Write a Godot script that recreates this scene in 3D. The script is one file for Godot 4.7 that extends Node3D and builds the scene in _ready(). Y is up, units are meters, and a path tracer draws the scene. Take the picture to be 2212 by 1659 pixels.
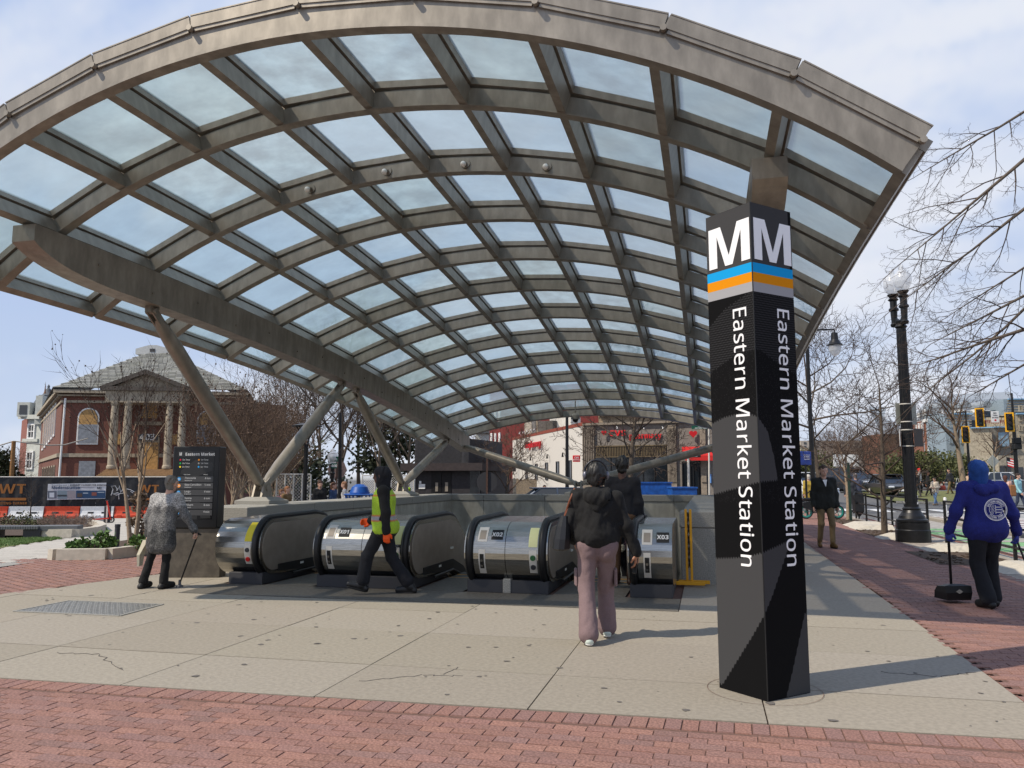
extends Node3D
# ------------------------------------------------------------------ helpers
const HC := 1.52            # camera height
const PIT := 0.11798        # camera pitch (up)
const FV := 1726.47         # focal length in pixels of a 2212 px wide view
const PH := 0.2375          # heading of the plaza and station grid
var rng := RandomNumberGenerator.new()
var taken := {}
var M := {}

func ray(vx: float, vy: float) -> Vector3:
	var dx := (vx - 1106.0) / FV
	var dy := -(vy - 829.5) / FV
	return Vector3(dx, dy * cos(PIT) + sin(PIT), dy * sin(PIT) - cos(PIT))
func gp(vx: float, vy: float, h := 0.0) -> Vector3:
	var r := ray(vx, vy)
	return Vector3(0, HC, 0) + r * ((h - HC) / r.y)
func at(vx: float, vy: float, d: float) -> Vector3:
	var r := ray(vx, vy)
	return Vector3(0, HC, 0) + r * (d / -r.z)
func onpl(a: Vector3, b: Vector3, vx: float, vy: float) -> Vector3:   # where a sight line meets the upright wall through a and b
	var r := ray(vx, vy)
	var n := Vector3(b.z - a.z, 0, a.x - b.x)
	var o := Vector3(0, HC, 0)
	return o + r * (n.dot(a - o) / n.dot(r))
func W(u: float, s: float, y := 0.0) -> Vector3:   # station grid to world
	return Vector3(u * cos(PH) + s * sin(PH), y, u * sin(PH) - s * cos(PH))
func US(p: Vector3) -> Vector2:
	return Vector2(p.x * cos(PH) + p.z * sin(PH), p.x * sin(PH) - p.z * cos(PH))
func ter(x: float, z: float) -> float:   # the lie of the land: falls to the left, rises along the avenue
	var d := -z
	if d < 14.0: return 0.0
	var r := x / d
	var wl := smoothstep(-0.24, -0.36, r)
	var wr := smoothstep(0.2, 0.3, r)
	var l := -0.03 * clampf(d - 15.0, 0.0, 50.0)
	var c := -0.02 * clampf(d - 19.0, 0.0, 25.0)
	var rr := 0.55 * smoothstep(44.0, 62.0, d)
	return l * wl + c * (1.0 - wl) * (1.0 - wr) + rr * wr
func gr(p: Vector3) -> Vector3:
	return Vector3(p.x, ter(p.x, p.z), p.z)

class MB:
	var v := PackedVector3Array()
	var n := PackedVector3Array()
	var c := PackedColorArray()
	var uv := PackedVector2Array()
	var ix := PackedInt32Array()
	var col := Color.WHITE
	var x := Transform3D.IDENTITY
	func vert(p: Vector3, nn: Vector3, t := Vector2.ZERO) -> int:
		v.append(x * p); n.append((x.basis * nn).normalized()); c.append(col); uv.append(t)
		return v.size() - 1
	func face(a: int, b: int, d: int) -> void:
		var g := (v[d] - v[a]).cross(v[b] - v[a])
		if g.dot(n[a] + n[b] + n[d]) < 0.0:
			ix.append(a); ix.append(d); ix.append(b)
		else:
			ix.append(a); ix.append(b); ix.append(d)
	func tri(a: Vector3, b: Vector3, d: Vector3, out := Vector3.ZERO) -> void:
		var nn := (d - a).cross(b - a)
		if nn.length_squared() < 1e-16: return
		nn = nn.normalized()
		if out != Vector3.ZERO and nn.dot(out) < 0.0: nn = -nn
		var i := vert(a, nn); vert(b, nn); vert(d, nn)
		face(i, i + 1, i + 2)
	func quad(a: Vector3, b: Vector3, d: Vector3, e: Vector3, out := Vector3.ZERO, t := Rect2(0, 0, 1, 1)) -> void:
		var nn := (d - a).cross(e - b)
		if nn.length_squared() < 1e-16: return
		nn = nn.normalized()
		if out != Vector3.ZERO and nn.dot(out) < 0.0: nn = -nn
		var i := vert(a, nn, t.position)
		vert(b, nn, Vector2(t.end.x, t.position.y)); vert(d, nn, t.end); vert(e, nn, Vector2(t.position.x, t.end.y))
		face(i, i + 1, i + 2); face(i, i + 2, i + 3)
	func box(p: Vector3, s: Vector3, b := Basis.IDENTITY, bev := 0.0) -> void:
		var h := s * 0.5
		if bev <= 0.0:
			for ax in 3:
				for sg in [-1.0, 1.0]:
					var w := Vector3.ZERO; w[ax] = sg
					var u := Vector3.ZERO; u[(ax + 1) % 3] = 1.0
					var t := Vector3.ZERO; t[(ax + 2) % 3] = 1.0
					var cc := p + b * (w * h); var uu := b * (u * h); var tt := b * (t * h)
					quad(cc - uu - tt, cc + uu - tt, cc + uu + tt, cc - uu + tt, b * w)
			return
		for ax in 3:
			for sg in [-1.0, 1.0]:
				var w := Vector3.ZERO; w[ax] = sg
				var u := Vector3.ZERO; u[(ax + 1) % 3] = 1.0
				var t := Vector3.ZERO; t[(ax + 2) % 3] = 1.0
				var hu := h - Vector3.ONE * bev
				var cc := p + b * (w * h); var uu := b * (u * hu); var tt := b * (t * hu)
				quad(cc - uu - tt, cc + uu - tt, cc + uu + tt, cc - uu + tt, b * w)
				for sg2 in [-1.0, 1.0]:
					var u2: Vector3 = u * sg2
					var e1: Vector3 = w * h + u2 * hu; var e2: Vector3 = w * hu + u2 * h
					if sg2 == 1.0 or true:
						quad(p + b * (e1 - t * hu), p + b * (e1 + t * hu), p + b * (e2 + t * hu), p + b * (e2 - t * hu), b * (w + u2))
		for sx in [-1.0, 1.0]:
			for sy in [-1.0, 1.0]:
				for sz in [-1.0, 1.0]:
					var sv := Vector3(sx, sy, sz); var k := h - Vector3.ONE * bev
					tri(p + b * (sv * Vector3(h.x, k.y, k.z)), p + b * (sv * Vector3(k.x, h.y, k.z)), p + b * (sv * Vector3(k.x, k.y, h.z)), b * sv)
	func bar(a: Vector3, d: Vector3, w: float, h: float, up := Vector3.UP) -> void:   # a straight bar from a to d, w across, h along up
		var f := (d - a)
		var l := f.length()
		if l < 1e-6: return
		f /= l
		if absf(f.dot(up)) > 0.99: up = Vector3.RIGHT
		var sd := f.cross(up).normalized()
		box((a + d) * 0.5, Vector3(w, h, l), Basis(sd, sd.cross(f).normalized() , -f))
	func tube(pts: Array, rad: Array, sides := 8, cap := true) -> void:
		var m := pts.size()
		var pu := Vector3.ZERO
		var base := v.size()
		for i in m:
			var f: Vector3 = (pts[mini(i + 1, m - 1)] - pts[maxi(i - 1, 0)])
			f = f.normalized()
			if pu == Vector3.ZERO:
				pu = Vector3.UP if absf(f.y) < 0.9 else Vector3.RIGHT
			pu = (pu - f * pu.dot(f)).normalized()
			var sd := f.cross(pu)
			var r: float = rad[mini(i, rad.size() - 1)]
			for k in sides:
				var an := TAU * k / sides
				var o := pu * cos(an) + sd * sin(an)
				vert(pts[i] + o * r, o)
		for i in m - 1:
			for k in sides:
				var a := base + i * sides + k; var b := base + i * sides + (k + 1) % sides
				face(a, b, b + sides); face(a, b + sides, a + sides)
		if cap:
			for e in [0, m - 1]:
				var f2: Vector3 = (pts[0] - pts[1]) if e == 0 else (pts[m - 1] - pts[m - 2])
				f2 = f2.normalized()
				var q := v.size()
				for k in sides:
					v.append(v[base + e * sides + k]); n.append((x.basis * f2).normalized()); c.append(col); uv.append(Vector2.ZERO)
				for k in range(1, sides - 1): face(q, q + k, q + k + 1)
	func lathe(pr: Array, seg := 16, xf := Transform3D.IDENTITY) -> void:   # pr: Vector2(radius, height)
		var ox := x
		x = x * xf
		for i in pr.size() - 1:
			var a: Vector2 = pr[i]; var b: Vector2 = pr[i + 1]
			var t := b - a
			if t.length() < 1e-6: continue
			var nn := Vector2(t.y, -t.x).normalized()
			var base := v.size()
			for k in seg + 1:
				var an := TAU * k / seg
				var o := Vector3(cos(an), 0, sin(an))
				vert(o * a.x + Vector3(0, a.y, 0), o * nn.x + Vector3(0, nn.y, 0), Vector2(float(k) / seg, 0))
				vert(o * b.x + Vector3(0, b.y, 0), o * nn.x + Vector3(0, nn.y, 0), Vector2(float(k) / seg, 1))
			for k in seg:
				var q := base + k * 2
				if a.x > 1e-5: face(q, q + 2, q + 1)
				if b.x > 1e-5: face(q + 1, q + 2, q + 3)
		x = ox
	func prism(poly: PackedVector2Array, z0: float, z1: float, xf := Transform3D.IDENTITY, ends := true) -> void:
		var ox := x
		x = x * xf
		var m := poly.size()
		var ctr := Vector2.ZERO
		var area := 0.0
		for i in m: area += poly[i].cross(poly[(i + 1) % m])
		for i in m:
			var a := poly[i]; var b := poly[(i + 1) % m]
			var t := (b - a)
			var o := Vector3(t.y, -t.x, 0) * signf(area)
			quad(Vector3(a.x, a.y, z0), Vector3(b.x, b.y, z0), Vector3(b.x, b.y, z1), Vector3(a.x, a.y, z1), o)
		if ends:
			var tr := Geometry2D.triangulate_polygon(poly)
			for i in range(0, tr.size(), 3):
				var a := poly[tr[i]]; var b := poly[tr[i + 1]]; var d := poly[tr[i + 2]]
				tri(Vector3(a.x, a.y, z0), Vector3(b.x, b.y, z0), Vector3(d.x, d.y, z0), Vector3(0, 0, signf(z0 - z1)))
				tri(Vector3(a.x, a.y, z1), Vector3(b.x, b.y, z1), Vector3(d.x, d.y, z1), Vector3(0, 0, signf(z1 - z0)))
		x = ox
	func loft(rings: Array, caps := true) -> void:   # flat-shaded skin through closed rings of equal count
		for i in rings.size() - 1:
			var a: Array = rings[i]; var b: Array = rings[i + 1]
			var ctr := Vector3.ZERO
			for q in a: ctr += q
			ctr /= a.size()
			for k in a.size():
				var k2 := (k + 1) % a.size()
				quad(a[k], a[k2], b[k2], b[k], (a[k] + a[k2]) * 0.5 - ctr)
		if caps:
			for e in [0, rings.size() - 1]:
				var r: Array = rings[e]
				var o: Array = rings[1] if e == 0 else rings[rings.size() - 2]
				for k in range(1, r.size() - 1): tri(r[0], r[k], r[k + 1], r[0] - o[0])
	func ball(p: Vector3, r: Vector3, seg := 10) -> void:
		var base := v.size()
		var h := maxi(4, seg / 2)
		for i in h + 1:
			var ph := PI * i / h
			for k in seg + 1:
				var an := TAU * k / seg
				var o := Vector3(sin(ph) * cos(an), cos(ph), sin(ph) * sin(an))
				vert(p + o * r, o / r)
		for i in h:
			for k in seg:
				var q := base + i * (seg + 1) + k
				if i > 0: face(q, q + 1, q + seg + 2)
				if i < h - 1: face(q, q + seg + 2, q + seg + 1)
	func mesh(m: Material, inv := Transform3D.IDENTITY) -> ArrayMesh:
		var am := ArrayMesh.new()
		if v.is_empty(): return am
		var vv := v
		var nn := n
		if inv != Transform3D.IDENTITY:
			vv = v.duplicate(); nn = n.duplicate()
			for i in vv.size():
				vv[i] = inv * v[i]; nn[i] = inv.basis * n[i]
		var ar := []
		ar.resize(Mesh.ARRAY_MAX)
		ar[Mesh.ARRAY_VERTEX] = vv; ar[Mesh.ARRAY_NORMAL] = nn; ar[Mesh.ARRAY_COLOR] = c; ar[Mesh.ARRAY_TEX_UV] = uv; ar[Mesh.ARRAY_INDEX] = ix
		am.add_surface_from_arrays(Mesh.PRIMITIVE_TRIANGLES, ar)
		am.surface_set_material(0, m)
		return am

func numbered(called: String) -> String:
	if not taken.has(called):
		taken[called] = 0
		return called
	taken[called] += 1
	return "%s_%03d" % [called, taken[called]]
func thing(called: String, label: String, category: String, pos := Vector3.ZERO, turn := 0.0, group := "") -> Node3D:
	var o := Node3D.new()
	o.name = numbered(called)
	add_child(o)
	o.position = pos; o.rotation.y = turn
	tag(o, label, category, group)
	return o
func tag(o: Node, label: String, category: String, group := "") -> void:
	o.set_meta("label", label); o.set_meta("category", category)
	if group != "": o.set_meta("group", group)
func part(parent: Node, called: String, mb: MB, m: Material, world := false) -> MeshInstance3D:   # world: mb holds world coordinates
	var o := MeshInstance3D.new()
	o.name = called
	var inv := Transform3D.IDENTITY
	if world:
		var q := parent
		var t := Transform3D.IDENTITY
		while q is Node3D and q != self:
			t = (q as Node3D).transform * t
			q = q.get_parent()
		inv = t.affine_inverse()
	o.mesh = mb.mesh(m, inv)
	parent.add_child(o, true)
	return o
func struct(called: String, mb: MB, m: Material) -> MeshInstance3D:
	var o := part(self, numbered(called), mb, m)
	o.set_meta("kind", "structure")
	return o
func copy(o: Node3D, label: String, pos: Vector3, turn: float) -> Node3D:
	var base := String(o.name).rstrip("0123456789").trim_suffix("_")
	var r: Node3D = o.duplicate()
	r.name = numbered(base)
	add_child(r)
	r.position = pos; r.rotation.y = turn
	if label != "": r.set_meta("label", label)
	return r
var fonts := {}
func text(parent: Node, s: String, height: float, xf: Transform3D, m: Material, bold := false, depth := 0.004, called := "lettering", serif := false) -> MeshInstance3D:
	var key := ("b" if bold else "r") + ("s" if serif else "")
	if not fonts.has(key):
		var f := SystemFont.new()
		f.font_names = PackedStringArray(["Droid Serif" if serif else "Droid Sans"])
		f.font_weight = 700 if bold else 400
		fonts[key] = f
	var t := TextMesh.new()
	t.text = s; t.font = fonts[key]; t.font_size = 32; t.depth = depth
	t.pixel_size = height / 23.0
	t.curve_step = 1.0
	t.material = m
	var o := MeshInstance3D.new()
	o.name = called; o.mesh = t; o.transform = xf
	parent.add_child(o, true)
	return o
# --- materials: colours are given as they look in neutral light (sRGB)
func pm(key: String, c: Color, rough := 0.7, metal := 0.0) -> StandardMaterial3D:
	if M.has(key): return M[key]
	var m := StandardMaterial3D.new()
	m.albedo_color = c; m.roughness = rough; m.metallic = metal
	M[key] = m
	return m
var noises := {}
func noise_tex(freq: float, lo: float) -> NoiseTexture2D:   # shared grey patterns; a material tints them
	var key := "n%d_%d" % [roundi(freq * 100.0), roundi(lo * 20.0)]
	if noises.has(key): return noises[key]
	var nz := FastNoiseLite.new()
	nz.seed = 11 + noises.size(); nz.frequency = freq; nz.fractal_octaves = 5; nz.fractal_gain = 0.6
	nz.noise_type = FastNoiseLite.TYPE_SIMPLEX_SMOOTH
	var t := NoiseTexture2D.new()
	t.width = 512; t.height = 512; t.seamless = true; t.noise = nz; t.normalize = true
	var g := Gradient.new()
	g.set_color(0, Color(lo, lo, lo)); g.set_color(1, Color.WHITE)
	g.set_offset(0, 0.15); g.set_offset(1, 0.85)
	t.color_ramp = g
	noises[key] = t
	return t
func bump_tex(b: float) -> NoiseTexture2D:
	var key := "b%d" % roundi(b * 5.0)
	if noises.has(key): return noises[key]
	var t := NoiseTexture2D.new()
	var nb := FastNoiseLite.new()
	nb.seed = 77; nb.frequency = 0.05; nb.fractal_octaves = 4
	t.width = 512; t.height = 512; t.seamless = true; t.noise = nb; t.as_normal_map = true; t.bump_strength = b * 8.0
	noises[key] = t
	return t
func nm(key: String, c1: Color, c2: Color, size: float, rough := 0.8, metal := 0.0, bump := 0.0, freq := 0.012, vcol := false, stretch := Vector3.ONE) -> StandardMaterial3D:
	if M.has(key): return M[key]
	var m := pm(key, c2, rough, metal)
	var lo := (c1.r + c1.g + c1.b) / maxf(c2.r + c2.g + c2.b, 0.01)
	m.albedo_texture = noise_tex(0.01 if freq < 0.016 else (0.02 if freq < 0.026 else (0.03 if freq < 0.036 else 0.05)), clampf(roundf(lo * 10.0) / 10.0, 0.3, 0.9))
	m.uv1_triplanar = true; m.uv1_world_triplanar = true
	m.uv1_scale = stretch / size
	m.vertex_color_use_as_albedo = vcol
	if bump > 0.0:
		m.normal_enabled = true; m.normal_texture = bump_tex(bump); m.normal_scale = bump
	return m
func _ready() -> void:
	rng.seed = 20240311
	# ---- camera
	var cam := Camera3D.new()
	cam.name = "camera"
	add_child(cam)
	cam.position = Vector3(0, HC, 0)
	cam.rotation.x = PIT
	cam.fov = 51.32
	cam.near = 0.05; cam.far = 3000.0
	cam.current = true
	# ---- sky, sun, exposure
	var env := Environment.new()
	env.background_mode = Environment.BG_SKY
	var sk := PanoramaSkyMaterial.new()
	sk.panorama = sky_image()
	sk.energy_multiplier = 1.0
	var sky := Sky.new()
	sky.sky_material = sk
	env.sky = sky
	env.tonemap_mode = Environment.TONE_MAPPER_LINEAR
	env.tonemap_exposure = 1.0
	env.sdfgi_enabled = true; env.ssao_enabled = true; env.ssil_enabled = true
	var we := WorldEnvironment.new()
	we.name = "environment"; we.environment = env
	add_child(we)
	var sun := DirectionalLight3D.new()
	sun.name = "sun"
	sun.light_energy = 1.5
	sun.light_color = Color(1.0, 0.955, 0.88)
	sun.light_angular_distance = 0.5
	sun.shadow_enabled = true
	add_child(sun)
	var az := deg_to_rad(66.0); var el := deg_to_rad(49.0)
	var dir := Vector3(sin(az) * cos(el), -sin(el), -cos(az) * cos(el))
	sun.look_at_from_position(Vector3.ZERO, dir, Vector3.UP)
	build_all()

func sky_image() -> ImageTexture:
	var w := 1024; var h := 512
	var im := Image.create(w, h, false, Image.FORMAT_RGB8)
	var n1 := FastNoiseLite.new(); n1.seed = 5; n1.frequency = 1.0; n1.fractal_octaves = 5; n1.fractal_gain = 0.5
	n1.domain_warp_enabled = true; n1.domain_warp_amplitude = 0.3; n1.domain_warp_frequency = 1.1
	var top := Color(0.50, 0.64, 0.90); var hor := Color(0.84, 0.88, 0.94); var white := Color(0.93, 0.94, 0.97)
	for y in h:
		var ph := PI * (y + 0.5) / h
		for x in w:
			var th := TAU * (x + 0.5) / w
			var d := Vector3(sin(ph) * sin(th), cos(ph), -sin(ph) * cos(th))
			var c := Color(0.5, 0.5, 0.5)
			if d.y > -0.05:
				c = hor.lerp(top, pow(clampf(d.y, 0.0, 1.0), 0.65))
				var q := d / (maxf(d.y, 0.0) + 0.45)
				var a := n1.get_noise_3d(q.x * 0.9 + q.z * 0.5, q.y * 0.6, q.z * 2.0 - q.x * 0.9)
				c = c.lerp(white, 0.9 * smoothstep(-0.38, 0.42, a))
			im.set_pixel(x, y, c)
	return ImageTexture.create_from_image(im)
func gt(vx: float, vy: float, lift := 0.0) -> Vector3:   # where a sight line meets the land
	var h := 0.0
	var p := gp(vx, vy, lift)
	for i in 30:
		h = ter(p.x, p.z) + lift
		if h > HC - 0.05: h = HC - 0.05
		p = p.lerp(gp(vx, vy, h), 0.6)
	return p
func bx(mb: MB, u0: float, u1: float, s0: float, s1: float, y0: float, y1: float, bev := 0.0) -> void:   # box on the station grid
	var c := W((u0 + u1) * 0.5, (s0 + s1) * 0.5, (y0 + y1) * 0.5)
	mb.box(c, Vector3(absf(u1 - u0), y1 - y0, absf(s1 - s0)), Basis(Vector3.UP, -PH), bev)
func sheet(mb: MB, poly: PackedVector2Array, y: float, land := false, lift := 0.0) -> void:   # poly in station grid (u, s)
	var tr := Geometry2D.triangulate_polygon(poly)
	for i in range(0, tr.size(), 3):
		var q := []
		for k in 3:
			var p := W(poly[tr[i + k]].x, poly[tr[i + k]].y, y)
			if land: p.y = ter(p.x, p.z) + lift
			q.append(p)
		mb.tri(q[0], q[1], q[2], Vector3.UP)
func landsheet(mb: MB, poly: PackedVector2Array, lift: float, step := 2.0, hole := Rect2()) -> void:   # poly in (u, s), cut into cells that follow the land
	var r := Rect2(poly[0], Vector2.ZERO)
	for p in poly: r = r.expand(p)
	var nx := ceili(r.size.x / step); var ny := ceili(r.size.y / step)
	for i in nx:
		for j in ny:
			var a := r.position + Vector2(i, j) * step
			var cell := PackedVector2Array([a, a + Vector2(step, 0), a + Vector2(step, step), a + Vector2(0, step)])
			for q in Geometry2D.intersect_polygons(cell, poly):
				sheet(mb, q, 0.0, true, lift)

func build_all() -> void:
	mats()
	ground()
	plaza()
	parapet()
	canopy()
	escalators()
	rest()

func mats() -> void:
	nm("concrete", Color(0.55, 0.52, 0.475), Color(0.61, 0.578, 0.527), 0.8, 0.9, 0.0, 0.3, 0.03, true)
	nm("brick", Color(0.78, 0.70, 0.68), Color(1, 1, 1), 0.35, 0.9, 0.0, 0.3, 0.03, true)
	nm("asphalt", Color(0.30, 0.30, 0.31), Color(0.40, 0.40, 0.40), 1.5, 0.95, 0.0, 0.3, 0.04)
	nm("grout", Color(0.36, 0.26, 0.225), Color(0.46, 0.345, 0.30), 0.3, 0.95)
	nm("granite", Color(0.48, 0.475, 0.45), Color(0.66, 0.65, 0.62), 0.5, 0.85, 0.0, 0.2, 0.05)
	nm("wallstone", Color(0.61, 0.60, 0.56), Color(0.73, 0.715, 0.67), 2.2, 0.9, 0.0, 0.2, 0.015, false, Vector3(1, 0.5, 1))
	nm("steel_paint", Color(0.51, 0.48, 0.43), Color(0.65, 0.615, 0.56), 1.3, 0.42, 0.45, 0.08, 0.012, false, Vector3(1, 0.35, 1))
	nm("steel_light", Color(0.74, 0.72, 0.69), Color(0.86, 0.84, 0.80), 1.6, 0.4, 0.1, 0.06, 0.012, false, Vector3(1, 0.4, 1))
	nm("brushed", Color(0.62, 0.61, 0.585), Color(0.74, 0.73, 0.705), 0.5, 0.24, 1.0, 0.05, 0.02, false, Vector3(0.15, 3, 3))
	nm("bronze_panel", Color(0.55, 0.51, 0.46), Color(0.61, 0.57, 0.52), 1.5, 0.5, 0.35, 0.04, 0.01)
	pm("rubber", Color(0.07, 0.07, 0.075), 0.45)
	nm("blackmetal", Color(0.06, 0.06, 0.065), Color(0.10, 0.10, 0.105), 0.6, 0.4, 0.2)
	pm("darkgrey", Color(0.2, 0.2, 0.215), 0.6)
	pm("white", Color(0.88, 0.88, 0.87), 0.6)
	pm("black", Color(0.05, 0.05, 0.05), 0.6)
	nm("plate", Color(0.33, 0.315, 0.29), Color(0.44, 0.42, 0.385), 1.0, 0.7, 0.1, 0.2, 0.03)
	pm("yellow", Color(0.87, 0.62, 0.08), 0.5)
	pm("red", Color(0.78, 0.09, 0.10), 0.5)
	for i in 4:
		var g := nm("roofglass%d" % i, Color(0.68, 0.75, 0.74), [Color(0.80, 0.87, 0.89), Color(0.78, 0.85, 0.885), Color(0.82, 0.88, 0.88), Color(0.79, 0.86, 0.90)][i], 3.0 + i, 0.12, 0.0, 0.0, 0.012)
		g.albedo_color.a = [0.50, 0.46, 0.54, 0.48][i]
		g.transparency = BaseMaterial3D.TRANSPARENCY_ALPHA
		g.backlight_enabled = true; g.backlight = Color(0.93, 0.98, 1.0)
	var g2 := pm("window", Color(0.10, 0.12, 0.14), 0.08, 0.0)
	g2.metallic_specular = 0.8
	pm("bulb", Color(0.93, 0.93, 0.90), 0.3)

func ground() -> void:
	# the open ground: one sheet out to the horizon, with the station pit left open
	var us := []; var ss := []
	for a in [-900, -400, -200, -120, -80, -60, -50, -42, -35, -30, -26, -22, -18, -15, -12, -10, -8.5, -7.55, -5, -2, -0.4, 2, 5, 8, 11, 15, 20, 25, 30, 36, 43, 50, 60, 80, 120, 200, 400, 900]: us.append(float(a))
	for a in [-600, -200, -60, -20, -6, 0, 5, 9, 12.2, 14, 16, 18, 20, 23.6, 26, 29, 32, 36, 40, 44, 47, 50, 53, 56, 60, 65, 70, 80, 95, 120, 160, 220, 320, 500, 900]: ss.append(float(a))
	var mb := MB.new()
	for i in us.size() - 1:
		for j in ss.size() - 1:
			if us[i] >= -7.6 and us[i + 1] <= -0.3 and ss[j] >= 12.1 and ss[j + 1] <= 23.7: continue
			var q := []
			for k in [[0, 0], [1, 0], [1, 1], [0, 1]]:
				var p := W(us[i + k[0]], ss[j + k[1]])
				p.y = ter(p.x, p.z) - 0.03
				q.append(p)
			mb.quad(q[0], q[1], q[2], q[3], Vector3.UP)
	struct("ground", mb, M.asphalt)

func brick_mesh(l: float, w: float, col: Color) -> ArrayMesh:
	var mb := MB.new()
	mb.col = col
	brick_into(mb, Vector3.ZERO, Basis.IDENTITY, l, w, 0.0)
	return mb.mesh(M.brick)
func brick_into(mb: MB, p: Vector3, b: Basis, l: float, w: float, tilt: float) -> void:
	var e := 0.002; var h := 0.012
	var x := l * 0.5 - 0.0015; var z := w * 0.5 - 0.0015
	var t := [Vector3(-x + e, 0, -z + e), Vector3(x - e, tilt, -z + e), Vector3(x - e, tilt, z - e), Vector3(-x + e, 0, z - e)]
	var d := [Vector3(-x, -h, -z), Vector3(x, -h, -z), Vector3(x, -h, z), Vector3(-x, -h, z)]
	for i in 4:
		t[i] = p + b * t[i]; d[i] = p + b * d[i]
	mb.quad(t[0], t[1], t[2], t[3], Vector3.UP)
	for i in 4:
		var k := (i + 1) % 4
		mb.quad(t[i], t[k], d[k], d[i], (d[i] + d[k]) * 0.5 - p)
const BRICKS := [Color(0.36, 0.187, 0.146), Color(0.375, 0.20, 0.16), Color(0.345, 0.182, 0.148), Color(0.35, 0.192, 0.16), Color(0.33, 0.187, 0.16), Color(0.385, 0.20, 0.154)]
func bricks(name_: String, poly: PackedVector2Array, ang: float, lift: float, land: bool, singles: int, soldier_on: bool) -> void:
	# paving bricks of 20 x 10 cm in running bond inside poly (u, s); ang turns the courses against the grid
	var bed := MB.new()
	landsheet(bed, poly, lift - 0.005, 3.0)
	var root := struct(name_, bed, M.grout)
	var r := Rect2(poly[0], Vector2.ZERO)
	for p in poly: r = r.expand(p)
	var ctr := r.get_center()
	var ext := r.size.length() * 0.5
	var spots := []
	var rows := ceili(ext * 2.0 / 0.1015)
	var cols := ceili(ext * 2.0 / 0.2015)
	var ca := cos(ang); var sa := sin(ang)
	for j in rows:
		var off := 0.1007 * (j % 2) + rng.randf_range(-0.012, 0.012)
		for i in cols:
			var lx := -ext + i * 0.2015 + off; var ly := -ext + j * 0.1015
			var q := ctr + Vector2(lx * ca - ly * sa, lx * sa + ly * ca)
			if not Geometry2D.is_point_in_polygon(q, poly): continue
			spots.append(q)
	var bas := Basis(Vector3.UP, -PH - ang)
	var rest_ := MB.new()
	var ms := []
	var chosen := {}
	if singles > 0:
		var order := []
		for k in spots.size():
			var p: Vector3 = W(spots[k].x, spots[k].y)
			var dep := -p.z
			if dep > 3.3 and absf(p.x / dep) < 0.665: order.append([p.length(), k])
		order.sort_custom(func(a, b): return a[0] < b[0])
		for k in mini(singles, order.size()): chosen[order[k][1]] = true
		for cc in BRICKS: ms.append(brick_mesh(0.2, 0.1, cc))
	for k in spots.size():
		var p: Vector3 = W(spots[k].x, spots[k].y)
		var y := (ter(p.x, p.z) if land else 0.0) + lift + rng.randf_range(-0.0025, 0.0015)
		p.y = y
		var cc: Color = BRICKS[rng.randi() % 6]
		var rot := Basis(Vector3.UP, rng.randf_range(-0.012, 0.012)) * bas
		if chosen.has(k):
			var o := MeshInstance3D.new()
			o.name = "brick"; o.mesh = ms[rng.randi() % 6]
			o.transform = Transform3D(rot, p)
			root.add_child(o, true)
		else:
			var f := rng.randf_range(0.88, 1.1)
			rest_.col = Color(cc.r * f, cc.g * f, cc.b * f)
			brick_into(rest_, p, rot, 0.2, 0.1, rng.randf_range(-0.001, 0.001))
	if not rest_.v.is_empty():
		var o2 := part(root, "bricks", rest_, M.brick)
		o2.set_meta("kind", "stuff")

func near_edge(u: float) -> float: return 5.27 + (u + 5.3) * 0.031

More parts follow.
